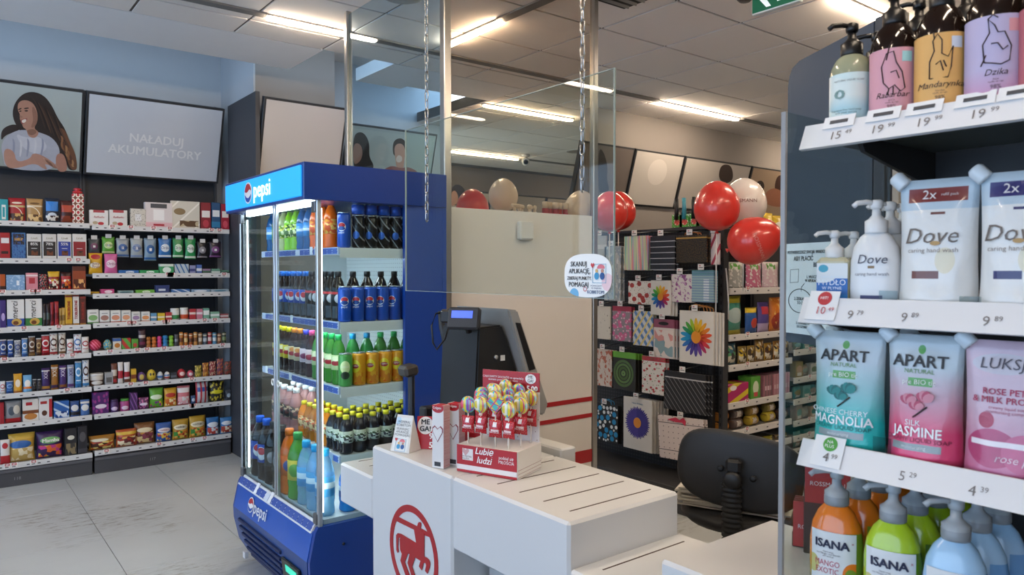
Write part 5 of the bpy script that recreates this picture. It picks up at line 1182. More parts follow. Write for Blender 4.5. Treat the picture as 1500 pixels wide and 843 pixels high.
o, w, h = gift_bag(958, 988, 468, 525, P('#cfc6c0', ('band', '#8e4a5e', .78, 1.0), ('art', ['#d8ccc4', '#c98a84', '#7f9aa0', '#d8ccc4'], .05, .95, .05, .72, 4, 1.6)), 'mauve-topped gift bag with grey elephants', 3)
add('cutout', poly(ell(0, 0, w * .25, h * .045, 16), .001), M('#1c1a1c', .6), o, (0, -.0075, h * .89))
o, w, h = gift_bag(996, 1046, 456, 533, M('#d6d0c6', .5), 'large white gift bag with big rainbow daisy', 4, '#b5783a'); flower(o, w, h, w * .46, .5, RB, 18, '#d98a24')
gift_bag(872, 899, 512, 566, P('#cdbfb0', ('mar', '#b5664e', 6, .55), ('mar', '#5a2e2a', 7, .66)), 'cream gift bag with terracotta flowers', 2)
o, w, h = gift_bag(897, 932, 516, 572, P('#2a2824', ('band', '#6aa83a', .84, 1.0)), 'black gift bag with lime top and green rosette', 3)
g_ = add('rosette', ring(0, 0, w * .42, w * .34, .001, 30), M('#4f6a38', .5), o, (0, -.0075, h * .44))
for i, (a_, b_) in enumerate(((.31, .24), (.21, .13), (.09, .02))): add('rosette_ring', ring(0, 0, w * a_, w * b_, .001, 24), M(['#5d7a42', '#46602f', '#6a8a4a'][i], .5), g_)
gift_bag(941, 975, 523, 578, P('#d6d0c8', ('band', '#b03a44', .88, 1.0), ('dots', '#b8444a', 4, .2, 1.6), ('dots', '#4a7a4a', 6, .12, 1.6)), 'white gift bag with red top and scattered flowers', 2)
gift_bag(973, 1034, 546, 604, P('#201f22', ('diag', '#7a7876', 9, 6, .16), ('band', '#201f22', .86, 1.0), ('band', '#bdbab6', .82, .85)), 'wide black gift bag with thin silver diagonals', 3)
o, w, h = gift_bag(871, 906, 592, 647, M('#17181c', .5), 'black gift bag with blue and white dots', 2, '#2a86b4')
_r = random.Random(4); _d = []
while len(_d) < 46:
    for _t in range(60):
        rr = [.019, .013, .008][0 if len(_d) < 13 else 1 if len(_d) < 28 else 2]; dx, dz = (_r.random() - .5) * (w - 2 * rr), rr + _r.random() * (h - 2 * rr)
        if all((dx - q[0]) ** 2 + (dz - q[1]) ** 2 > (rr + q[2] + .002) ** 2 for q in _d): break
    _d.append((dx, dz, rr))
    add('dot_print', poly(ell(0, 0, rr, rr, 14), .0006), M('#1f86b8' if len(_d) < 14 else '#dcdcd8', .5), o, (dx, -.0068, dz))
o, w, h = gift_bag(914, 956, 584, 660, M('#cfcac2', .5), 'white gift bag with violet daisy', 6); flower(o, w, h, w * .43, .53, ['#3a3080', '#46398c'], 22, '#d98a2e', 2)
words(o, 'Happy Birthday', .016, '#5a8ab0', (0, -.0075, h * .90))
o, w, h = gift_bag(967, 1034, 612, 676, P('#d6c6be', ('dots', '#6a5a5e', 9, .1, .9, .2), ('band', '#3a3436', .20, .215), ('band', '#3a3436', .83, .845)), 'pale pink dotted gift bag with red ribbon bow', 2, lean=-.06)
add('ribbon', poly([(-.1, .0), (-.03, .018), (.0, .004), (.03, .022), (.05, .0), (.045, -.03), (.02, -.01), (-.03, -.012)], .003), M('#c8324e', .4), o, (.0, -.012, h * .92))
add('white_cable', tube([(0, 0, 0), (-.01, -.02, -.1), (-.012, -.03, -.22), (0, -.02, -.32)], .005, 6), M('#d8d2cc', .5), gd, (-.03, -.80 * GS, 1.52))
# blister cards of kitchen tools standing on top of the wall
for q, (p0, hc) in enumerate(((986, '#17181a'), (997, '#3a8a9a'), (1011, '#17181a'), (1022, '#1c1c1e'))):
    b0 = onX(p0, 335, 3.56 * GS); z0 = GTOP + .021
    o = add('tool_card', box(.085, .008, .085, .001), P('#4f9a3a', ('oval', '#c8483a', .5, .4, .3, .25), ('mar', '#e0e2d0', 6, .58)), None, (3.6 * GS, b0.y, z0), (0, 0, RZ), '%s green-backed kitchen tool card from left on top of the gift wall' % ORD[q], 'tool card', 'tool cards above the gift bags')
    add('tool_handle', tube([(0, -.012, .05), (.004, -.012, .12), (0, -.012, .19)], .014, 8), M(hc, .4), o)
# ---------------------------------------------------------------- gondola side with shelves (faces the till)
GXA = GX + .035
def gshelves(label, x0, x1, zs, yf=GY):
    t = thing('gondola_shelves', label, 'shelving', ((x0 + x1) / 2, yf, 0))
    W_ = x1 - x0
    add('back_panel', box(W_, .02, 1.9), GD, t, (0, .38, 0)); add('plinth', box(W_, .36, .14), GD, t, (0, .19, 0))
    for s in (-1, 1): add('side_post', box(.02, .04, 1.9), GD, t, (s * (W_ / 2 - .01), .35, 0))
    for z in zs:
        sh = add('shelf', box(W_ - .01, .36, .016), M('#8b8784', .5), t, (0, .19, z + .016))
        add('price_rail', box(W_ - .01, .012, .042, .002), M('#d6d0ca', .45), sh, (0, -.185, -.018))
        for k in range(int(W_ * 8)): add('price_mark', ink_me, INKM, sh, (-W_ / 2 + .06 + k / 8, -.192, .0))
        for k in range(int(W_ * 2)): add('price_tag', tag_me, TAGM, sh, (-W_ / 2 + .2 + k * .37, -.193, .0))
    return t
z1s = [onY(1062, y + 4, GY).z for y in (428, 497, 542, 598, 640)] + [.30]
xr1 = onY(1161, 550, GY).x
gs1 = gshelves('household shelves left of the acrylic edge, beyond the chair', GXA, xr1, z1s)
z2s = [onY(1185, y + 3, GY).z for y in (516, 556, 587, 618, 658)] + [.30]
gshelves('farther household shelves seen through the end glass', xr1 + .02, xr1 + 1.1, z2s)
def gitem(p0, p1, top, rail, kind, mat, name, label, cat, x_y=GY + .02, d=None, group='goods on the household shelves', lidc=None):
    a, b = onY(p0, rail, x_y), onY(p1, rail, x_y)
    zr = min((abs(onY((p0 + p1) / 2, rail, GY).z - (z + .02)), z) for z in (z1s if p0 < 1161 else z2s))[1] + .034
    h = max(.03, onY((p0 + p1) / 2, top, x_y).z - zr)
    o = item(kind, (b.x - a.x) * .95, h, mat, name, ((a.x + b.x) / 2, x_y, zr), (rnd.random() - .5) * .15, label, cat, group, seed=int(p0) % 4, depth=d)
    o.pop('_')
    return o
for p0, p1, c, nm in ((1068, 1095, '#9a9a94', 'grey'), (1098, 1121, '#b8647e', 'pink'), (1122, 1146, '#c4aab0', 'pale pink')):
    gitem(p0, p1, 384, 428, 'pouch', P(c, ('rect', '#5a9a3c', .25, .75, .72, .95), ('mar', '#cfcac4', 6, .55)), 'cloth_pack', nm + ' cleaning cloth pack with green header on the upper shelf', 'cloth pack')
for p0, p1, t, m_, nm in ((1064, 1093, 434, P('#4f9a84', ('band', '#c9b83a', .82, 1), ('oval', '#b9c9c4', .5, .5, .4, .2), ('band', '#c0b02e', 0, .12)), 'large teal and yellow glove pack'), (1096, 1113, 451, P('#2f5a9a', ('band', '#d9b82c', .8, 1), ('oval', '#c84a3a', .6, .4, .3, .2)), 'blue pack with yellow top'), (1114, 1131, 443, P('#5a4a8a', ('rect', '#b83a44', .2, .8, .6, .85), ('band', '#b9a4c4', .0, .3)), 'purple pack with red label'), (1132, 1150, 436, P('#d0762a', ('oval', '#a03a2a', .5, .3, .4, .25), ('mar', '#e0b060', 6, .6)), 'orange pack')):
    gitem(p0, p1, t, 494, 'bag', m_, 'household_pack', nm + ' on the second household shelf', 'pack')
for q, (p0, p1, t, c, c2, nm) in enumerate(((1063, 1083, 504, '#3f6a7a', '#5a9a6a', 'teal blue'), (1084, 1096, 508, '#8a7236', '#d9b83a', 'olive gold'), (1097, 1108, 507, '#a0833e', '#4a3a28', 'tan'), (1109, 1121, 498, '#8f6a34', '#d0b060', 'tall brown'), (1122, 1134, 503, '#b0862c', '#5a3a2a', 'mustard'), (1135, 1146, 500, '#94682e', '#d9c080', 'bronze'), (1147, 1158, 497, '#b38a34', '#4a4a3a', 'golden'))):
    gitem(p0, p1, t, 535, 'bag', P(c, art([c, c2, '#d8cfb8', '#3a3028'], .1, .9, 5)), 'snack_pack', nm + ' printed pack on the third household shelf', 'pack')
gitem(1066, 1097, 562, 590, 'box', P('#b52a66', ('diag', '#d9c22c', .8, -1.2, .35), ('oval', '#e8e0dc', .25, .78, .16, .14)), 'household_box', 'magenta and yellow carton on the fourth household shelf', 'carton', d=.12)
gitem(1099, 1115, 552, 586, 'box', P('#5aa03a', ('oval', '#d8e0c0', .5, .5, .3, .3), ('rect', '#c84a4a', .3, .7, .1, .3)), 'household_box', 'green carton on the fourth household shelf', 'carton', d=.1)
for q in range(3): gitem(1119 + 13 * q, 1131 + 13 * q, 550 - 2 * q, 586 - 3 * q, 'box', P(['#7a5a5e', '#b08088', '#c48e98'][q], ('rect', '#d0b4b8', .15, .85, .3, .5), ('diag', '#a06a74', 3, 0, .3)), 'household_box', '%s dusty pink carton from left on the fourth household shelf' % ORD[q], 'carton', d=.1)
def roll(px, py, r, c, label, ln=.09):
    p = onY(px, py, GY + .02)
    zr = min((abs(p.z - (z + .034 + r)), z) for z in z1s)[1] + .034
    up = 2 * r * .96 if p.z > zr + 2 * r else 0
    o = add('bag_roll', lathe(((r * .8, 0), (r, .004), (r, ln - .004), (r * .8, ln)), 14), P(c, ('rect', '#cfc4b8', .2, .8, .25, .75), ('mar', '#8a5a3a', 6, .6)), None, (p.x - ln / 2, GY + .03 + r, zr + r + up), (0, math.pi / 2, 0), label, 'roll', 'rolls on the fifth household shelf')
for q, (px, py, c) in enumerate(((1064, 628, '#d98a2e'), (1085, 627, '#6a5a56'), (1108, 622, '#c9a83a'), (1133, 617, '#d0b83a'), (1152, 612, '#5a4a44'))): roll(px, py, .034, c, '%s roll from left in the lower layer of the fifth household shelf' % ORD[q])
for q, (px, py, c) in enumerate(((1064, 612, '#b8742e'), (1085, 609, '#5d504c'), (1108, 606, '#9a7a3a'), (1133, 601, '#8a7a3a'))): roll(px, py - 4, .034, c, '%s roll from left in the upper layer of the fifth household shelf' % ORD[q])
for q, (p0, p1, c) in enumerate(((1066, 1088, '#7a6a3a'), (1090, 1110, '#5a5a4a'), (1112, 1138, '#b8b23a'), (1140, 1158, '#8a6a44'))): gitem(p0, p1, 648 - 3 * q, 690, 'bag', P(c, art([c, '#4a4a3a', '#c9c07a'], .1, .9, 4)), 'household_pack', '%s pack from left on the sixth household shelf' % ORD[q], 'pack')
tl_ = ['#5a6a4a', '#8a7a4a', '#4f8a86', '#9a8a80', '#6f9a94', '#a8a49a', '#3f7a78', '#b09078', '#7a8a82']
for r_i, (yt, yr) in enumerate(((497, 514), (533, 554), (566, 585), (597, 616), (630, 656))):
    for q in range(6):
        x0 = 1166 + 11 * q
        gitem(x0, x0 + 10, yt + rnd.randint(-3, 3), yr, 'box' if (q + r_i) % 2 else 'bag', P(tl_[(q * 2 + r_i) % 9], ('oval', tl_[(q + r_i * 3 + 4) % 9], .5, .5, .4, .25), ('rect', '#d0ccc4', .2, .8, .1, .3)), 'household_pack', '%s small pack from left on %s shelf behind the end glass' % (ORD[q], ['top', 'second', 'third', 'fourth', 'fifth'][r_i]), 'pack', d=.05, group='packs behind the end glass')
for q, (p0, p1, t, c, nm) in enumerate(((1094, 1108, 312, '#22305a', 'navy'), (1108, 1122, 308, '#d0c8b4', 'white and blue'), (1121, 1136, 312, '#d8b83a', 'yellow'), (1136, 1150, 316, '#c9a82e', 'deep yellow'))):
    a, b = onY(p0, 345, GY + .03), onY(p1, 345, GY + .03); zt = onY((p0 + p1) / 2, t, GY + .03).z; z0 = z1s[0] + .36
    item('bag', (b.x - a.x), zt - z0, P(c, ('oval', '#e0dcd0', .5, .6, .4, .15), art([c, '#d98a2e', '#e8d8a0'], .05, .5, 5)), 'snack_bag', ((a.x + b.x) / 2, GY + .03, z0), 0, nm + ' snack bag on the top gondola shelf behind the balloons', 'bag', 'snack bags on the top shelf').pop('_')
add('top_shelf', box(xr1 - GXA - .02, .34, .02), GD, gs1, (0, .20, z1s[0] + .34))
# ---------------------------------------------------------------- balloons
def balloon(px, py, r, c, x=None, y=None, label='', tilt=(0, 0, 0), txt=None, stick=None):
    p = onX(px, py, x * GS) if x else onY(px, py, y)
    if x: r *= GS
    pr = []
    n = 14
    for j in range(n + 1):
        a = math.pi * j / n
        rr = r * math.sin(a) * (1 + .10 * math.cos(a)); z = -r * 1.12 * math.cos(a)
        pr.append((max(rr, .006), z))
    o = add('balloon', lathe(tuple(pr), 28), M(c, .3, var=.02, coat=.5), None, p, tilt, label, 'balloon', 'red and white party balloons')
    add('knot', lathe(((.014, 0), (.008, .012), (.005, .02)), 10), M(c, .3), o, (0, 0, -r * 1.12 - .014))
    if stick: add('stick', tube([(0, 0, -r * 1.1), (.01, .01, -r * 1.1 - stick)], .004, 6), M('#d8d2cc', .5), o)
    if txt:
        f = lambda xx, zz: -math.sqrt(max(1e-6, (r * 1.02) ** 2 - xx * xx - (zz / 1.12) ** 2))
        add('lettering', text(txt[0], r * .22, fy=f), M(txt[1], .5), o, (0, 0, 0), (0, 0, txt[2]))
    return o
REDB, PRL = '#d5372d', '#ddd2c8'
balloon(1050, 302, .122, REDB, x=3.36, label='highest red balloon above the gift bag wall', stick=.5)
balloon(1090, 297, .125, PRL, x=3.66, label='pearl white balloon behind the highest red one', txt=('ROSSMANN', '#7a4a44', -1.0), stick=.4)
balloon(1105, 352, .125, REDB, x=3.42, label='red balloon tilted on its side in front of the gondola corner', tilt=(0, 1.2, -.9), txt=('ROSSMANN', '#d88a80', .35))
balloon(893, 310, .108, REDB, x=3.20, label='red balloon right of the steel post by the silver bag', stick=.3)
balloon(906, 309, .112, REDB, x=3.50, label='red balloon half hidden behind another near the steel post', stick=.3)
# cabinet behind the white panel with balloons and bottles on top
cb = thing('storage_cabinet', 'plain white cabinet behind the tall striped panel', 'cabinet', (2.45, 3.27, 0))
add('carcass', box(.92, .44, 1.76, .004), M('#c4bdb6', .5), cb)
for s in (-.23, .23): add('door', box(.45, .012, 1.66, .002), M('#c9c2bb', .5), cb, (s, .226, .06))
balloon(692, 304, .088, REDB, y=3.25, label='red balloon peeking over the white panel at its left end')
balloon(737, 286, .085, PRL, y=3.35, label='pearl white balloon standing above the middle of the panel')
balloon(850, 306, .095, PRL, y=3.12, label='pearl white balloon over the right end of the panel', tilt=(0, .2, 0))
for q in range(5):
    p = onY(797 + 7.5 * q, 300, 3.15); 
    o = add('spray_bottle', lathe(((.016, 0), (.018, .004), (.018, .09), (.016, .096)), 12), M('#a8262a', .35), None, (p.x, 3.14 + .012 * (q % 2), 1.761), (0, 0, 0), '%s red bottle with white cap from left on the cabinet' % ORD[q], 'bottle', 'red bottles on the cabinet')
    add('cap', lathe(((.0185, 0), (.0185, .034), (.015, .037)), 12), M('#d8d0c6', .4), o, (0, 0, .092))
for q in range(4):
    p = onY(752 + 11 * q, 305, 3.15)
    o = thing('trigger_sprayer', '%s white trigger sprayer head from left on the cabinet' % ORD[q], 'sprayer', (p.x, 3.14 + .02 * (q % 2), 1.761), .3 * q, 'white sprayers on the cabinet')
    add('neck', lathe(((.014, 0), (.014, .06), (.008, .075), (.008, .085)), 10), M('#cfc8be', .45), o)
    add('trigger_head', box(.062, .022, .026, .008), M('#d9d3c9', .4), o, (.008, 0, .08))
    add('trigger', tube([(.022, 0, .085), (.030, 0, .066), (.024, 0, .05)], .005, 6), M('#cfc8be', .45), o)
rp = onY(744, 306, 3.15); add('red_clip', box(.05, .03, .05, .008), M('#b02a2a', .4), None, (rp.x, 3.15, 1.761), (0, 0, .3), 'small red plastic clip left of the white sprayers', 'clip')
# ================================================================ soap shelf standing on the near counter slab
SX, SY1, SY0 = 1.16, .685, .12          # front plane, far end, near end
SZ4 = [1.711, 1.42, 1.178, .93]
su = thing('soap_shelf_unit', 'dark metal shelf unit of hand soaps with glass end on the counter', 'shelving', (SX, (SY0 + SY1) / 2, 0))
sc_y = (SY0 + SY1) / 2; sl = SY1 - SY0
SD = M('#26272a', .5, var=.06)
add('back_panel', box(.012, sl - .03, 1.0), SD, su, (.335, -.02, .87))
add('base_tray', box(.36, sl, .02, .003), SD, su, (.17, 0, .851))
for y in (sl / 2 - .055, -sl / 2 + .05): add('post', box(.035, .03, 1.05, .003), SD, su, (.345, y, .851))
eg = add('end_glass', box(.37, .006, .915), glass('#e9f1f2', .8), su, (.155, sl / 2 + .012, .852))
add('glass_front_edge', box(.006, .008, .915), M('#8f8d8b', .3, var=.02), eg, (-.188, 0, 0))
PRICES = [['15,49', '19,99', '19,99', '19,99'], ['9,79', '9,89', '9,89'], ['5,29', '4,39'], []]
PXX = [[1224, 1285, 1352, 1432], [1246, 1325, 1445], [1322, 1425], []]
for i, z in enumerate(SZ4):
    sh = add('shelf', box(.30, sl - .01, .012), M('#4d5553', .35) if i == 0 else M('#8f9394', .4), su, (.175, 0, z + .012))
    for y in (sl / 2 - (.075 if i == 0 else .014), -sl / 2 + .02):
        add('bracket', prism_y([(.04, z + .012), (.34, z + .012), (.34, z - .06), (.26, z - .045), (.06, z - .012)], y - .004, y + .004), SD, su)
    rl_ = add('price_rail', prism_y([(-.008, z - .006), (.012, z + .036), (.016, z + .036), (.0, z - .008)], -sl / 2, sl / 2), M('#d8d9da', .35, var=.01), su)
    for pr_, px in zip(PRICES[i], PXX[i]):
        p = onX(px, [200, 462, 690, 900][i], SX)
        col = '#b3404a' if pr_ == '10,49' else '#77706c'
        t = add('price', text(pr_[:-3], .021), M(col, .5), rl_, (-.0015, p.y - sc_y, z + .010), (-.44, 0, RZ))
        add('price_cents', text(pr_[-2:], .011), M(col, .5), rl_, (.0005, p.y - sc_y - .009 - .006 * len(pr_[:-3]), z + .014), (-.44, 0, RZ))
        add('price_note', box(.03, .001, .003), M('#9a9694', .5), rl_, (-.0015, p.y - sc_y + .035, z + .004), (-.44, 0, RZ))
for (i, px, py, c, tx) in ((0, 1225, 185, None, ''), (0, 1290, 178, None, ''), (0, 1350, 170, None, ''), (0, 1425, 158, None, ''), (0, 1490, 150, None, ''), (1, 1203, 442, '#b83038', 'HIT!'), (2, 1211, 652, '#4a9a3c', 'NA\nPLUS')):
    p = onX(px, py, SX); hh = .052 if c else .022
    t = add('shelf_card', box(.052, .001, hh), M('#dfe0e0', .45), su, (-.0075 if c else .004, p.y - sc_y, SZ4[i] + (.0 if c else .024)), (-.44, 0, RZ))
    if c:
        add('badge', poly(ell(0, 0, .012, .012, 20), .001), M(c, .5), t, (.002, -.0015, hh * .74)); words(t, tx, .0075, '#f0eeee', (.002, -.0028, hh * .74)); words(t, *((('10', .019, '#b3404a') if i == 1 else ('4', .021, '#66605c'))), (.0, -.0025, hh * .30)); words(t, *((('49', .010, '#b3404a') if i == 1 else ('99', .011, '#66605c'))), (.018 if i == 1 else .014, -.0025, hh * .36))
    else: add('card_mark', box(.03, .001, .006), M('#4a4a4c', .5), t, (0, -.001, .008))
for (px, py) in ((1300, 445), (1420, 455), (1291, 660)):
    p = onX(px, py, SX + .02); add('divider', box(.002, .028, .05), glass('#dfe8ea', 1.0), su, (.022, p.y - sc_y, p.z - .03))
def arc(r, z0, z1, half, sy=1.0, n=14):
    k = ('arc', r, z0, z1, half, sy)
    if k in _mesh: return _mesh[k]
    vs = []; fs = []
    for z in (z0, z1):
        for i in range(n + 1):
            a = -half + 2 * half * i / n; vs.append((r * math.sin(a), -r * sy * math.cos(a), z))
    for i in range(n): fs.append((i, i + 1, n + 2 + i, n + 1 + i))
    _mesh[k] = mesh_from('arc', vs, fs, True); return _mesh[k]
def pump(o, z, s, col, ang, mat=None):
    m = mat or M(col, .35)
    add('collar', lathe(((.017 * s, 0), (.0175 * s, .003), (.0175 * s, .02 * s), (.012 * s, .024 * s), (.007 * s, .03 * s), (.0065 * s, .042 * s)), 18), m, o, (0, 0, z))
    hd_ = add('pump_head', lathe(((.009 * s, 0), (.010 * s, .004), (.010 * s, .012 * s), (.006 * s, .015 * s)), 14), m, o, (0, 0, z + .040 * s), (0, 0, ang))
    add('nozzle', tube([(0, 0, .009 * s), (0, -.018 * s, .011 * s), (0, -.034 * s, .009 * s), (0, -.040 * s, .004 * s)], .0042 * s, 8), m, hd_)
def ell_fy(r, sy=1.0, k=1.018): return lambda x, z: -sy * math.sqrt(max(1e-7, (r * k) ** 2 - x * x))
def at_front(px, i, x=None): p = onX(px, [180, 440, 670, 860][i], x or SX + .035); return p.y
# --- top shelf: dark pump bottles with paper labels
def yope(px, labc, badge, name, mark, txt, label, r=.0345, h=.148, xo=.05, light=False, i=0):
    zb = SZ4[i] + .026; x = SX + xo; y = onX(px, 150, x).y
    body = liquid('#b9bb9a', .35) if light else M('#20140f', .12, var=.1, coat=.5)
    o = add('soap_bottle', lathe(((r * .93, 0), (r, .005), (r, h * .72), (r * .95, h * .80), (r * .72, h * .92), (r * .42, h * .985), (r * .40, h)), 26), body, None, (x, y, zb), (0, 0, RZ + .35), label, 'soap bottle', 'pump bottles on the top soap shelf')
    lb = add('paper_label', arc(r * 1.012, h * .05, h * .70, 1.45), labc, o)
    f = ell_fy(r)
    pump(o, h - .004, 1.0, '#161414', -.9)
    if name:
        add('lettering', text(name, .0125, shear=.3, fy=f, z0=h * .24), M('#2a1c1a', .5), o); add('lettering', text('98%', .008, fy=f, z0=h * .125), M('#3a2a2a', .5), o)
        add('small_print', text(txt, .0034, fy=f, z0=h * .175), M('#5a4444', .5), o)
        add('badge', text('●', .001, fy=f) if False else arc(r * 1.02, h * .56, h * .66, .22), M(badge, .5), lb, (0, 0, 0), (0, 0, .62))
        # ink drawing of an animal: outline strokes
        fx = lambda p: (p[0], f(p[0], 0) - .0004, p[1])
        for st_ in mark: add('drawing', tube([fx((a * .020, h * .30 + b * .05)) for a, b in st_], .0009, 4), M('#3a2624', .6), lb)
    else:
        add('lettering', text('NATURAL LIQUID SOAP', .0042, fy=f, z0=h * .60), M('#5a6a66', .5), o); add('drop_mark', text('O', .02, bold=.03, fy=f, z0=h * .42, x0=-.014), M('#7f9c94', .5), lb)
        add('small_print', text('fragrance free hand soap\nwith plant extract', .0046, fy=f, z0=h * .2, x0=-.004), M('#5d7470', .5), o)
    return o
bird = [[(-.6, .2), (-.75, .7), (-.4, 1.1), (.1, 1.15), (.3, .8), (.7, .5), (.9, 0), (.6, -.1), (.2, .1), (-.2, 0), (-.6, .2)], [(-.4, .9), (-.2, 1.3), (.0, 1.45)], [(-.1, .5), (.3, .55), (.5, .3)], [(-.2, 0), (-.3, -.2)], [(.1, .05), (.1, -.2)]]
squir = [[(-.7, 0), (-.7, .5), (-.4, .8), (-.5, 1.1), (-.2, 1.3), (.1, 1.1), (.1, .7), (.5, .6), (.8, .9), (.7, .3), (.5, 0), (-.7, 0)], [(-.3, .4), (.0, .5), (.2, .2)], [(.2, .5), (.4, .3)], [(-.4, 1.15), (-.45, 1.35)]]
fox = [[(-.7, .1), (-.8, .6), (-.4, .9), (-.5, 1.3), (-.1, 1.1), (.1, .9), (.5, .9), (.9, .5), (.8, .1), (.3, .0), (-.2, .05), (-.7, .1)], [(-.3, .6), (.1, .6), (.4, .4), (.7, .5)], [(-.5, 1.3), (-.2, 1.4), (.1, 1.3)], [(-.6, .3), (-.9, .0)]]
yope(1247, P('#d6e0da', ('grad', '#a9ccd2', .55, .3), ('diag', '#cfe0dc', .3, 1.0, .3)), None, None, [], '', 'clear pump bottle with pale blue label at the far end of the top shelf', .0335, .125, light=True)
yope(1309, P('#d69aa4', rough=.55), '#9fd0d4', 'Rabarbar', bird, 'RÓŻA\nmydło do rąk', 'dark pump bottle with pink bird label', .035, .158)
yope(1378, P('#dda85e', rough=.55), '#c9cfd8', 'Mandarynka', squir, 'MALINA\nmydło do rąk', 'dark pump bottle with orange squirrel label', .036, .166)
yope(1457, P('#b9aecb', ('grad', '#c690b0', .35, 0), rough=.55), '#d69a9e', 'Dzika', fox, 'FIGA\nmydło do rąk', 'dark pump bottle with lilac animal label', .038, .175)
yope(1540, P('#c06a70', rough=.55), '#d8d0c8', 'Wanilia', squir, 'mydło do rąk', 'dark pump bottle with red label cut by the picture edge', .038, .175)
for q, px in enumerate((1247, 1309, 1378, 1457)):
    p = onX(px, 150, SX + .05)
    r, h = (.0335, .125) if q == 0 else (.035, .16)
    o = add('soap_bottle', lathe(((r * .93, 0), (r, .005), (r, h * .72), (r * .95, h * .80), (r * .72, h * .92), (r * .42, h * .985), (r * .40, h)), 20), M('#20140f', .12, var=.1, coat=.5), None, (SX + .128, p.y - .004, SZ4[0] + .026), (0, 0, RZ), 'dark pump bottle in the back row behind the %s' % ['pale blue label', 'pink bird label', 'orange squirrel label', 'lilac animal label'][q], 'soap bottle', 'back row of pump bottles')
    pump(o, h - .004, 1.0, '#161414', -1.2)
# --- second shelf
def mydlo(px, x, label):
    zb = SZ4[1] + .026; w, d, h = .052, .036, .078
    y = onX(px, 420, x).y
    o = add('soap_bottle', box(w, d, h, .007), liquid('#d8d2b0', .2), None, (x, y, zb), (0, 0, RZ + .3), label, 'soap bottle', 'square blue soap bottles')
    lb = add('front_label', box(w * .94, .001, h * .82, 0), P('#dfe3e2', ('band', '#1f62ae', 0, .60), ('oval', '#dfe3e2', .15, .68, .5, .2), ('oval', '#3fa0b8', .22, .86, .16, .1), ('band', '#1c74c0', .0, .18)), o, (0, -d / 2 - .0007, .004))
    words(lb, 'MYDŁO', .0135, '#e6edf2', (.0, -.001, h * .40), sx=.95); words(lb, 'NATURALNE', .006, '#d8e4ee', (0, -.001, h * .52)); words(lb, 'W PŁYNIE', .007, '#e0e8f0', (0, -.001, h * .28))
    pump(o, h - .001, .85, '#dfdedc', -.9)
    return o
mydlo(1222, SX + .05, 'square soap bottle with blue label at the far end of the middle shelf'); mydlo(1250, SX + .105, 'square soap bottle half hidden behind the front blue one')
DV = M('#e0e0df', .3, var=.01, coat=.2)
def dove(px, x, label, front=True):
    zb = SZ4[1] + .026; h = .118; r = .040; sy = .62
    y = onX(px, 420, x).y
    o = add('hand_wash_bottle', lathe(((r * .90, 0), (r * .98, .004), (r, h * .25), (r * .98, h * .6), (r * .86, h * .80), (r * .62, h * .94), (r * .40, h), ), 28, sy), DV, None, (x, y, zb), (0, 0, RZ + .15), label, 'soap bottle', 'white hand wash bottles')
    pump(o, h - .002, 1.0, '#e2e1df', -.7)
    if front:
        f = ell_fy(r, sy, 1.03)
        add('lettering', text('Dove', .021, shear=.25, fy=f, z0=h * .62), M('#4a4a58', .5), o); add('lettering', text('caring hand wash', .0075, fy=f, z0=h * .42), M('#7a7a82', .5), o)
        add('gold_bird', text('◆', .001, fy=f) if False else arc(r * 1.035, h * .50, h * .535, .12, sy), M('#8a6a3a', .4), o); add('navy_strip', arc(r * 1.035, h * .06, h * .13, .42, sy), M('#2c2c5a', .45), o)
    return o
dove(1283, SX + .055, 'white Dove pump bottle in front beside the refill pouch'); dove(1303, SX + .105, 'white pump bottle directly behind the front Dove bottle', False); dove(1322, SX + .155, 'white pump bottle farthest back behind the Dove bottle', False)
def pouch(px0, px1, top, i, mat, label, x=SX + .05, d=.055, spout='#d3dde2', seed=1, base=None):
    zb = SZ4[i] + .026
    a = onX(px0, top + 80, x); b = onX(px1, top + 80, x); zt = onX((px0 + px1) / 2, top, x).z
    w, h = a.y - b.y, zt - zb
    o = add('refill_pouch', bag(w, d, h, True, .09, seed, 10, 14), crinkle(mat, .22, 22), None, (x, (a.y + b.y) / 2, zb), (0, 0, RZ + .12), label, 'refill pouch', 'refill pouches on the soap shelves')
    add('spout', lathe(((.011, 0), (.012, .003), (.012, .02), (.009, .024)), 14), M(spout, .35), o, (-w * .43, 0, h * .955), (0, -.75, 0))
    f = lambda xx, zz: -bag_y(xx, min(zz, h), w, d, h, True, .09, seed) - .0012
    return o, w, h, f
def dovep(px0, px1, top, c, c2, label):
    o, w, h, f = pouch(px0, px1, top, 1, P('#dcdcd8', ('band', '#b5c6d0', .76, 1.0), ('rect', c, .12, .86, .82, .93), ('rect', c2, .2, .55, .22, .28), ('rect', c2, .42, .6, .72, .74), ('oval', '#d9d2b8', .62, .36, .12, .1), rough=.3, coat=.3), label)
    for tx, s, z, x0, c3, kw in (('Dove', .034, .55, -.008, '#6a6058', {'shear': .25}), ('caring hand wash', .010, .44, -.004, '#8a8078', {}), ('2x', .02, .875, -.012, '#e6e0dc', {}), ('refill pack', .006, .875, .016, '#e0d4d0', {})):
        add('lettering', text(tx, s, fy=f, z0=h * z, x0=x0, **kw), M(c3, .5), o)
    add('gold_bird', poly(ell(0, 0, .007, .0035, 12), .0006), M('#b08a4a', .4), o, (.0, f(0, h * .495) - .001, h * .495))
    return o
dovep(1321, 1434, 262, '#7a2a28', '#6a3a30', 'white Dove refill pouch with dark red band')
dovep(1438, 1560, 250, '#2c2a66', '#2c2c60', 'white Dove refill pouch with navy band cut by the picture edge')
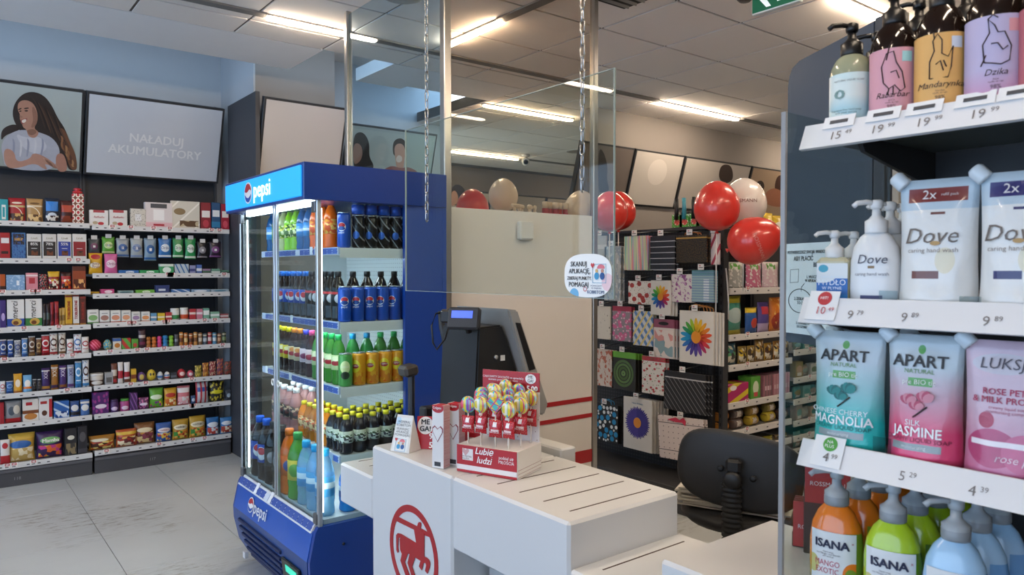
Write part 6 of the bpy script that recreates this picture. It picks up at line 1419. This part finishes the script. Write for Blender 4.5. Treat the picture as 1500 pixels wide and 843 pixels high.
# --- third shelf
def apart(px0, px1, top, c, dark, t1, t2, flc, label, x=SX + .05, front=True):
    o, w, h, f = pouch(px0, px1, top, 2, P('#b9c4c8', ('grad', c, .75, .25), ('rect', '#4f9a3c', .30, .62, .60, .665), ('rect', '#8f9a9c', .1, .76, .10, .155), ('oval', '#4f9a4a', .46, .885, .05, .035), rough=.3, coat=.3), label, x=x)
    if not front: return o
    for tx, s, z, x0, c3, kw in (('APART', .026, .79, -.006, '#26282a', {'bold': .01}), ('NATURAL', .0095, .715, -.006, '#5f8f4a', {}), ('pre BIO tic', .0105, .632, -.006, '#f0f4ea', {}), (t1, .012, .315, -.012, '#e6eef0', {}), (t2, .021, .245, -.006, '#f2f4f4', {'bold': .01, 'sx': .9}), ('CREAMY LIQUID SOAP', .0092, .185, -.006, dark, {}), ('moisturizing', .007, .128, -.01, '#e0e4e4', {})):
        add('lettering', text(tx, s, fy=f, z0=h * z, x0=x0, **kw), M(c3, .5), o)
    add('flower_stem', tube([(q * .02 - .012, f(q * .02 - .012, h * (.36 + .09 * q)) - .001, h * (.36 + .09 * q)) for q in (0, .5, 1.0)], .0012, 5), M('#3a3030', .5), o)
    for dx, dz, rr in ((-.016, .47, .012), (.008, .50, .013), (-.004, .43, .010)):
        for q in range(4): add('petal', poly(ell(0, .006, rr * .5, rr * .7, 10), .0006), M(flc[q % 2], .5), o, (dx - .003, f(dx, h * dz) - .0015 - .0004 * q, h * dz), (0, -.9 + .6 * q, 0))
    return o
apart(1197, 1296, 486, '#1fb4ae', '#1d5a58', 'CHINESE CHERRY', 'MAGNOLIA', ('#1f6a68', '#2a8480'), 'teal APART refill pouch with magnolia print')
apart(1304, 1412, 491, '#d8446e', '#7a2440', 'SILK', 'JASMINE', ('#b8506a', '#d08a98'), 'pink APART refill pouch with jasmine print')
apart(1225, 1305, 486, '#1fa4a0', '#1d5a58', '', '', None, 'teal refill pouch standing behind the magnolia one', SX + .12, False)
apart(1335, 1425, 491, '#c8446a', '#7a2440', '', '', None, 'pink refill pouch standing behind the jasmine one', SX + .12, False)
o, w, h, f = pouch(1416, 1545, 500, 2, P('#cdb2be', ('grad', '#c06a8c', .55, .05), ('oval', '#b0406a', .35, .22, .3, .14), ('oval', '#c25a80', .72, .2, .26, .14), ('oval', '#a82a4a', .28, .42, .09, .06), ('rect', '#e8dfe2', .1, .9, .235, .275), ('oval', '#c3bcc4', .45, .83, .36, .075), rough=.3, coat=.3), 'pink LUKSJA rose refill pouch cut by the picture edge')
for tx, s, z, x0, c3, kw in (('LUKSJA', .022, .83, .0, '#4a4450', {'shear': .15}), ('ROSE PETAL\n& MILK PROTEIN', .0125, .60, .004, '#b03a5c', {'bold': .01}), ('creamy liquid soap\nmoisturizing complex', .0062, .50, .002, '#b05a74', {}), ('rose petal', .016, .155, .02, '#e8d0da', {'shear': .3})): add('lettering', text(tx, s, fy=f, z0=h * z, x0=x0, **kw), M(c3, .5), o)
# --- lowest shelf: pump bottles in rows of four
def isana(px, x, col, dark, nm, label, front, sub):
    zb = SZ4[3] + .026; r = .043; sy = .62; h = .150
    y = px
    o = add('hand_soap_bottle', lathe(((r * .86, 0), (r * .97, .006), (r, h * .3), (r * .99, h * .58), (r * .90, h * .76), (r * .68, h * .90), (r * .42, h * .985), (r * .40, h)), 28, sy), P(col, ('grad', dark, .55, .0), ('art', [col, dark], .72, 1.0, .0, .7, 3, 1.5), rough=.18, coat=.5), None, (x, y, zb), (0, 0, RZ + .25), label, 'soap bottle', '%s hand soap bottles' % nm)
    pump(o, h - .003, 1.12, '#b9bcbe', -1.0, liquid('#c3c8ca', .3))
    add('neck_ring', lathe(((.0195, 0), (.020, .002), (.020, .014), (.0185, .016)), 18), M('#8a8f92', .35), o, (0, 0, h - .002))
    if front:
        f = ell_fy(r, sy, 1.03)
        add('front_label', arc(r * 1.015, h * .05, h * .70, .95, sy), P('#dcdedd', ('band', col, .0, .10), ('oval', col, .95, .3, .22, .2), ('oval', dark, .9, .28, .12, .12), ('oval', '#c8c27a', .05, .4, .14, .16)), o)
        add('lettering', text('ISANA', .0195, bold=.02, fy=f, z0=h * .56, x0=-.001), M('#262a44', .5), o); add('small_print', text('liquid soap\nmit Mango- und Extrakt\npH neutral', .004, fy=f, z0=h * .45, x0=-.006), M('#3a3a48', .5), o)
        add('red_mark', text('x', .007, fy=f, z0=h * .60, x0=.031), M('#b03a4a', .5), o)
        add('lettering', text(sub, .0135, sx=.8, fy=f, z0=h * .30, x0=-.008), M('#b8405a' if nm == 'orange' else '#5a9a2e', .5), o)
    return o
rows = [('orange', '#e87a1a', '#7a9a2e', 1225, 'MANGO\nEXOTIC', 4, .05), ('lime green', '#a9c81e', '#5f8a1c', 1308, 'OLIVE', 4, .04), ('pale blue', '#9fc4e0', '#5f98cc', 1400, 'SENSITIVE', 3, .03)]
for nm, c, dk, px, sub, n, xo in rows:
    y0 = onX(px, 790, SX + xo).y
    for k in range(n):
        isana(y0 - .004 * k, SX + xo + .068 * k, c, dk, nm, '%s ISANA pump bottle%s' % (nm, ', front of its row' if k == 0 else ', %s from the front of its row' % ORD[k]), k == 0, sub)
# ---------------------------------------------------------------- dark angled panel with a notice, on its own post
pl_ = thing('notice_panel', 'tall dark grey panel with rounded corner behind the soap shelf', 'panel', (0, 0, 0))
def pt(px, dep): return (math.sin(TH) * dep + math.cos(TH) * (px - 750) / FPX * dep, math.cos(TH) * dep - math.sin(TH) * (px - 750) / FPX * dep)
P0 = Vector(pt(1152, 2.12)); P1 = Vector(pt(1276, 1.80))
dv = P1 - P0; pw = dv.length; pa = math.atan2(dv.y, dv.x)
pl_.location = (P0.x, P0.y, 0); pl_.rotation_euler = (0, 0, pa)
zt0, zb0 = 2.075, 1.30
out = [(0, zb0), (pw, zb0), (pw, zt0 + .03), (.05, zt0 + .012), (.02, zt0 + .0), (.006, zt0 - .02), (0, zt0 - .05)]
add('board', poly(out, .012), M('#454d58', .32, var=.03), pl_)
add('post', box(.035, .03, 1.26, .003), M('#3a3f47', .4), pl_, (pw + .022, .012, .851)); add('post', box(.02, .03, 1.26, .003), M('#9a9284', .5), pl_, (pw + .055, .03, .851)); add('post_foot', box(.16, .12, .012, .002), M('#3a3f47', .4), pl_, (pw + .03, .02, .851))
nz0 = 1.5 - (487 - 398) / FPX * 2.12; nz1 = 1.5 - (358 - 398) / FPX * 2.12
nt_o = add('notice', box(.205, .002, nz1 - nz0), M('#e6ecee', .5, var=.01), pl_, (.105, -.002, nz0))
hN = nz1 - nz0
for tx, s, x, z in (('POTWIERDZASZ SWOJĄ WIADOMOŚĆ', .0125, .0, .90), ('ABY PŁACIĆ', .018, -.025, .83), ('BEZ', .018, .03, .76), ('1. WŁĄCZ\nW APLIKACJI', .011, .01, .61), ('2. ZESKANUJ\nTO QR', .012, -.035, .365), ('3. OTWÓRZ TERAZ MOŻESZ\nDO SZYBKICH ZAKUPÓW!', .010, .0, .10)): words(nt_o, tx, s, '#2a2c30', (x, -.0018, hN * z), sx=.85, bold=.008)
add('ring_mark', ring(0, 0, .034, .032, .0006, 30, 1.5), M('#3a3c40', .5), nt_o, (-.04, -.0016, hN * .365)); add('phone_mark', ring(0, 0, .028, .026, .0006, 4, .9), M('#6a6c70', .5), nt_o, (-.065, -.0016, hN * .64), (0, math.pi / 4, 0))
add('arrow_mark', tube([(-.02, -.0016, hN * .56), (-.032, -.0016, hN * .52), (-.034, -.0016, hN * .47)], .0008, 4), M('#3a3c40', .5), nt_o)
for q, (z, c) in enumerate(((2.03, '#3a5a9a'), (1.93, '#b8b4ac'), (1.83, '#3a3634'), (1.72, '#4a6a9a'), (1.62, '#c0b8b0'), (1.52, '#2a7ab0'), (1.42, '#2f86b4'))):
    o = add('blister_pack', bag(.045, .02, .085, False, .08, q % 4), P(c, ('oval', '#d8d4cc', .5, .5, .3, .2), ('band', '#d0ccc8', .8, .95)), None, (P0.x + .052 * dv.x / pw - .022 * dv.y / pw, P0.y + .052 * dv.y / pw + .022 * dv.x / pw, z - .09), (0, 0, pa + .55), '%s small hanging pack from the top along the far edge of the panel' % ORD[q], 'pack', 'hanging packs behind the panel')
    add('hook', tube([(.05, .012, .075), (.05, .03, .08)], .002, 5), M('#9a9a98', .3, metal=.7), pl_, (.0, .0, z - .09))
# red leaflet holders on the counter slab
def leaflets(loc, rz, zl, hgt, lab):
    t = thing('leaflet_holder', lab, 'leaflets', loc, rz)
    add('holder', box(.10, .055, zl + hgt * .3, .002), M('#3a3030', .4), t)
    for k in range(4): add('leaflet', box(.095, .003, hgt), M('#b03234', .45) if k == 0 else M('#7a3a34', .5), t, (0, -.030 + .016 * k, zl))
    words(t, 'ROSSMANN', .014, '#e8d8d4', (0.0, -.0335, zl + hgt * .45))
p = onZ(1188, 803, .851); leaflets((p.x + .02, p.y, .851), RZ + .45, .004, .105, 'red leaflet holder standing on the counter beside the soap bottles')
p = onX(1212, 722, 1.62); leaflets((1.62, p.y, .851), RZ + .5, .12, .10, 'taller red leaflet holder behind the orange soap pumps')
# ================================================================ boards above the shelves
FRM = M('#2a2b2e', .45)
def board(name, label, xc, yb, yt, z0, z1, w, mat):
    h = math.hypot(z1 - z0, yt - yb); tl_ = math.atan2(yb - yt, z1 - z0)
    t = thing(name, label, 'advert board', (xc, yb, z0), 0)
    t.rotation_euler = (tl_, 0, 0)
    add('frame', box(w, .05, h, .003), FRM, t, (0, .025, 0))
    f = add('print', box(w - .035, .004, h - .035), mat, t, (0, -.0015, .0175))
    return t, f, w, h
def art_on(t, name, pts, col, order, rough=.55):
    """flat printed shape: outline followed on the board's own plane"""
    mw = Matrix.Translation(t.location) @ t.rotation_euler.to_matrix().to_4x4()
    n = mw.to_3x3() @ Vector((0, 1, 0)); inv = mw.inverted(); q = []
    for a, b in pts:
        d = ray(a, b); s = (t.location - CAMP).dot(n) / d.dot(n); l = inv @ (CAMP + d * s); q.append((l.x, l.z))
    for _ in range(2):        # rounded outline
        q = [p for (ax_, az), (bx_, bz) in zip(q, q[1:] + q[:1]) for p in ((.75 * ax_ + .25 * bx_, .75 * az + .25 * bz), (.25 * ax_ + .75 * bx_, .25 * az + .75 * bz))]
    return add(name, poly(q, .0006), M(col, rough, var=.10, scale=30), t, (0, -.004 - .0006 * order, 0))
z0b, z1b = 2.235, 2.822
PALE = M('#c3c9d2', .25, var=.04, scale=1.6, coat=.6)
tA_, fA, wA, hA = board('poster_board', 'poster of a laughing woman with long dark hair above the left sweets bay', .407, 6.40, 6.20, z0b, z1b, .985, P('#a9b4b4', ('grad', '#9aa4a0', .9, .1), rough=.25, coat=.5))
z1c = lambda *pts: [(a * .2966, 90 + b * .2966) for a, b in pts]
art_on(tA_, 'hair_print', z1c((60, 255), (72, 205), (110, 160), (160, 147), (215, 165), (255, 215), (285, 280), (320, 330), (345, 400), (372, 455), (382, 520), (372, 540), (335, 535), (320, 470), (290, 450), (200, 420), (110, 360), (70, 300)), '#2a211e', 0)
art_on(tA_, 'hair_print', z1c((5, 345), (30, 320), (75, 308), (110, 330), (70, 350), (25, 365), (5, 395)), '#2a211e', 0)
art_on(tA_, 'shirt_print', z1c((5, 420), (20, 380), (60, 350), (110, 335), (200, 350), (265, 380), (300, 440), (280, 500), (240, 545), (25, 530), (15, 470)), '#a7abb8', 1)
art_on(tA_, 'shirt_print', z1c((70, 350), (130, 380), (190, 365), (240, 420), (200, 460), (120, 440)), '#bcbfc8', 2)
art_on(tA_, 'skin_print', z1c((85, 235), (90, 200), (125, 188), (165, 205), (185, 250), (185, 300), (165, 330), (195, 350), (175, 380), (140, 372), (130, 335), (112, 325), (108, 300), (96, 285), (100, 265)), '#a97f6c', 3)
art_on(tA_, 'smile_print', z1c((104, 290), (130, 283), (128, 298), (112, 306)), '#e0d8d0', 4)
art_on(tA_, 'eye_print', z1c((92, 246), (102, 240), (108, 246), (98, 250)), '#3a2a24', 4); art_on(tA_, 'eye_print', z1c((118, 242), (134, 238), (140, 246), (126, 249)), '#3a2a24', 4)
art_on(tA_, 'skin_print', z1c((15, 425), (70, 440), (80, 500), (150, 480), (160, 450), (215, 465), (290, 520), (280, 530), (215, 500), (235, 535), (215, 530), (170, 500), (90, 528), (25, 525)), '#b08674', 4)
art_on(tA_, 'skin_print', z1c((272, 460), (310, 450), (330, 500), (330, 545), (280, 545)), '#a87a68', 4)
art_on(tA_, 'hair_print', z1c((280, 330), (318, 330), (345, 400), (372, 455), (380, 520), (372, 538), (345, 530), (318, 440)), '#6a4630', 5)
for k in range(9): art_on(tA_, 'hair_strand', z1c((150 + 14 * k, 165 + 9 * k), (190 + 15 * k, 215 + 18 * k), (225 + 15 * k, 330 + 12 * k), (222 + 14.5 * k, 335 + 12 * k), (184 + 15 * k, 225 + 17 * k)), ['#3d2c25', '#1d1614', '#4f382c'][k % 3], 6)
for k in range(6): art_on(tA_, 'hair_strand', z1c((296 + 12 * k, 360 + 24 * k), (316 + 10 * k, 380 + 24 * k), (306 + 11 * k, 410 + 21 * k), (322 + 9 * k, 440 + 16 * k), (312 + 9 * k, 442 + 16 * k), (296 + 11 * k, 412 + 20 * k), (304 + 10 * k, 384 + 24 * k)), ['#8a6040', '#54362a', '#a07850'][k % 3], 7)
art_on(tA_, 'face_shade', z1c((160, 215), (182, 250), (184, 300), (166, 328), (150, 325), (165, 290), (158, 250)), '#8d6656', 5)
art_on(tA_, 'brow_print', z1c((88, 236), (104, 228), (108, 233), (92, 241)), '#2c1f1b', 5); art_on(tA_, 'brow_print', z1c((116, 230), (140, 226), (144, 232), (120, 236)), '#2c1f1b', 5)
art_on(tA_, 'nose_print', z1c((96, 262), (104, 268), (114, 272), (106, 280), (96, 274)), '#94705f', 5)
art_on(tA_, 'lip_print', z1c((100, 288), (132, 279), (136, 286), (112, 312), (102, 304)), '#8a4a48', 3.5)
art_on(tA_, 'neck_shade', z1c((130, 338), (168, 332), (184, 350), (160, 366), (140, 360)), '#84604f', 5)
for k in range(5): art_on(tA_, 'shirt_fold', z1c((60 + 36 * k, 372 + 6 * (k % 2)), (76 + 36 * k, 400), (70 + 34 * k, 470), (60 + 34 * k, 472), (64 + 36 * k, 410)), ['#8e93a6', '#c6c8ce'][k % 2], 3)
for k in range(4): art_on(tA_, 'finger_print', z1c((205 + 10 * k, 470 + 8 * k), (232 + 12 * k, 486 + 8 * k), (250 + 11 * k, 508 + 6 * k), (244 + 11 * k, 512 + 6 * k), (222 + 10 * k, 494 + 8 * k)), ['#c09682', '#9a7262'][k % 2], 5)
tB_, fB, wB, hB_ = board('poster_board', 'pale grey advert board reading NAŁADUJ AKUMULATORY', 1.404, 6.40, 6.20, z0b, z1b, .985, PALE)
words(tB_, 'NAŁADUJ', .092, '#dadde0', (.0, -.005, hB_ * .50), bold=.01); words(tB_, 'AKUMULATORY', .092, '#dadde0', (0.0, -.005, hB_ * .345), bold=.01)
board('poster_board', 'blank pale advert board on the column behind the cooler', 2.315, 5.70, 5.52, 2.20, 2.812, .675, P('#c0bbb8', ('oval', '#a9a9aa', .8, .03, .14, .12), rough=.25, coat=.6))
tC_, fC, wC, hC_ = board('poster_board', 'poster of two women seen through the glass behind the cooler', 3.42, 6.30, 6.12, 2.22, 2.83, .93, P('#a3adac', rough=.3, coat=.4))
add('wall_bracket', box(.3, .32, .05), FRM, tC_, (0, .20, .12)); add('wall_bracket', box(.3, .46, .05), FRM, tC_, (0, .27, .45))
c2 = lambda *pts: [(500 + a * .4032, b * .4032) for a, b in pts]
art_on(tC_, 'hair_print', c2((42, 500), (60, 478), (85, 485), (102, 520), (100, 570), (118, 600), (112, 618), (60, 618), (42, 610)), '#221c1c', 0)
art_on(tC_, 'skin_print', c2((42, 520), (70, 522), (78, 560), (66, 590), (42, 600)), '#9a7668', 1)
art_on(tC_, 'hair_print', c2((185, 540), (190, 510), (215, 500), (235, 515), (238, 550), (232, 575), (190, 570)), '#2b2321', 0)
art_on(tC_, 'skin_print', c2((190, 535), (205, 520), (225, 525), (232, 550), (228, 585), (225, 615), (200, 615), (197, 588)), '#b08c7c', 1)
art_on(tC_, 'shirt_print', c2((140, 625), (180, 600), (215, 612), (245, 605), (290, 632)), '#8a5a58', 2)
art_on(tC_, 'bubble_print', c2((198, 572), (208, 562), (220, 570), (220, 585), (208, 592), (198, 586)), '#c9bcb6', 3)
# boards on the partition wall above the gift bags
pz0, pz1 = 2.14, 2.66
def rb(p0, p1, label, mat):
    a = onY(p0, 250, 4.9).x; b = onY(p1, 250, 4.9).x
    return board('poster_board', label, (a + b) / 2, 4.93, 4.78, pz0, pz1, (b - a) * .99, mat)
tD_ = rb(840, 917, 'dark poster of a person with long brown hair right of the steel post', P('#6a625c', rough=.35))[0]
art_on(tD_, 'hair_print', [(876, 216), (884, 222), (890, 245), (888, 262), (893, 280), (882, 282), (876, 282)], '#241c19', 1)
rb(918, 990, 'blank pale poster board above the gift bags', P('#b9b3ac', ('oval', '#c9c3bc', .5, .65, .2, .25), rough=.3, coat=.4))
tE_ = rb(991, 1088, 'pale poster board with a dark haired head behind the balloons', P('#aaa39b', rough=.3, coat=.4))[0]
art_on(tE_, 'hair_print', [(1052, 262), (1054, 245), (1062, 240), (1072, 244), (1074, 264), (1062, 270)], '#2e211c', 1)
tF_ = rb(1089, 1165, 'brown poster of two dark haired people beside the angled panel', P('#94806c', rough=.35, coat=.3))[0]
art_on(tF_, 'hair_print', [(1106, 275), (1108, 266), (1116, 264), (1120, 272), (1117, 282), (1108, 282)], '#2b1d18', 1); art_on(tF_, 'hair_print', [(1134, 272), (1138, 258), (1146, 256), (1152, 268), (1150, 284), (1136, 284)], '#3a2118', 1); art_on(tF_, 'skin_print', [(1120, 282), (1134, 274), (1150, 284), (1150, 305), (1118, 300)], '#8a5a44', 2)
# boards on the far wall, seen over the white panel
def fb(p0, p1, label, mat):
    a = onY(p0, 280, 8.9).x; b = onY(p1, 280, 8.9).x
    return board('poster_board', label, (a + b) / 2, 8.95, 8.78, 2.05, 2.66, (b - a) * .99, mat)
tG_ = fb(640, 712, 'far poster with a smiling dark haired woman left above the white panel', P('#9a948c', rough=.4))[0]
art_on(tG_, 'hair_print', [(659, 285), (663, 272), (672, 270), (680, 276), (682, 290), (690, 302), (660, 302)], '#1f1a1a', 1); art_on(tG_, 'skin_print', [(660, 283), (666, 278), (671, 286), (670, 298), (662, 302), (659, 300)], '#a07a68', 2)
fb(713, 793, 'far blank grey poster board above the middle of the white panel', P('#8d8780', rough=.4)); fb(794, 875, 'far blank grey poster board above the right of the white panel', P('#8f8881', rough=.4))
# ================================================================ small things on the ceiling
sc0 = onZ(590, -6, ZC)
add('ceiling_speaker', lathe(((.0, -.012), (.10, -.012), (.115, -.006), (.12, 0)), 28), M('#9f9b96', .6), None, (sc0.x, sc0.y, ZC + .001), label='round grey loudspeaker in the ceiling at the top edge', cat='speaker')
s2 = onZ(843, 222, ZC); add('ceiling_speaker', lathe(((.0, -.01), (.10, -.01), (.115, -.005), (.12, 0)), 24), M('#8f877e', .6), None, (s2.x, s2.y, ZC + .001), label='round loudspeaker far back in the ceiling above the white panel', cat='speaker')
cmz = onZ(770, 226, ZC)
sc2 = thing('security_camera', 'small white security camera under the far ceiling', 'camera', (cmz.x, cmz.y, ZC - .005), -TH)
add('mount', lathe(((.05, -.03), (.055, 0)), 16), M('#d0cbc4', .5), sc2); add('camera_body', lathe(((.045, 0), (.05, .01), (.05, .15), (.045, .16)), 16), M('#d6d1ca', .5), sc2, (0, .05, -.075), (math.pi / 2 + .25, 0, 0)); add('lens', lathe(((.03, 0), (.032, .012), (.02, .014)), 14), M('#121214', .2), sc2, (0, -.105, -.112), (math.pi / 2 + .25, 0, 0))
vt = onZ(915, 2, ZC)
av = thing('air_vent', 'dark slatted air vent in the ceiling at the top edge', 'vent', (vt.x - .2, vt.y - .2, ZC - .004))
add('vent_frame', box(.56, .56, .008), M('#2a2724', .7), av)
for k in range(9): add('slat', box(.54, .012, .02), M('#8d857c', .5), av, (0, -.24 + .06 * k, -.012), (.5, 0, 0))
e0 = onY(1104, 25, 2.0)
ex_ = thing('exit_sign', 'green emergency exit sign with white arrow at the top edge', 'sign', (0, 0, 0))
exx = 2.9; ea = onX(1104, 24, exx); eb = onX(1174, 2, exx); ew = ea.y - eb.y
ex_.location = (exx, (ea.y + eb.y) / 2, ea.z); ex_.rotation_euler = (0, 0, RZ)
eh = .17
add('sign_body', box(ew, .03, eh, .003), M('#d8dcd8', .4), ex_); gf = add('green_face', box(ew * .965, .002, eh * .93), M('#125a3c', .4, emit=.12), ex_, (0, -.0155, eh * .035))
add('arrow', poly([(-.09, .0), (-.045, .05), (-.02, .05), (-.045, .015), (-.045, -.015), (-.02, -.05), (-.045, -.05)], .001), M('#dfe6e4', .4, emit=.2), gf, (.0, -.0015, eh * .36), scale=(ew / .25, 1, 1))
add('door_mark', box(.085 * ew / .25, .001, .10), M('#dfe6e4', .4, emit=.2), gf, (.055 * ew / .25, -.0015, .022))
rm = [(-.03, -.05), (-.015, -.05), (-.002, -.015), (.012, -.035), (.022, -.03), (.01, .0), (.0, .03), (.018, .02), (.02, .028), (.0, .042), (-.02, .03), (-.03, .01), (-.022, .006), (-.012, .02), (-.012, -.01)]
add('running_figure', poly(rm, .001), M('#143f30', .5), gf, (.055 * ew / .25, -.0025, .075), scale=(ew / .25, 1, 1))
for s in (-.3, .3): add('sign_wire', tube([(s * ew, 0, eh), (s * ew, 0, ZC - ea.z)], .002, 5), M('#9a9a98', .4), ex_)
d0 = onZ(1099, 4, ZC - .03); add('smoke_detector', lathe(((.03, -.035), (.045, -.02), (.05, 0)), 16), M('#4a4440', .5), None, (d0.x - .05, d0.y, ZC), label='small dark ceiling detector beside the exit sign', cat='detector')
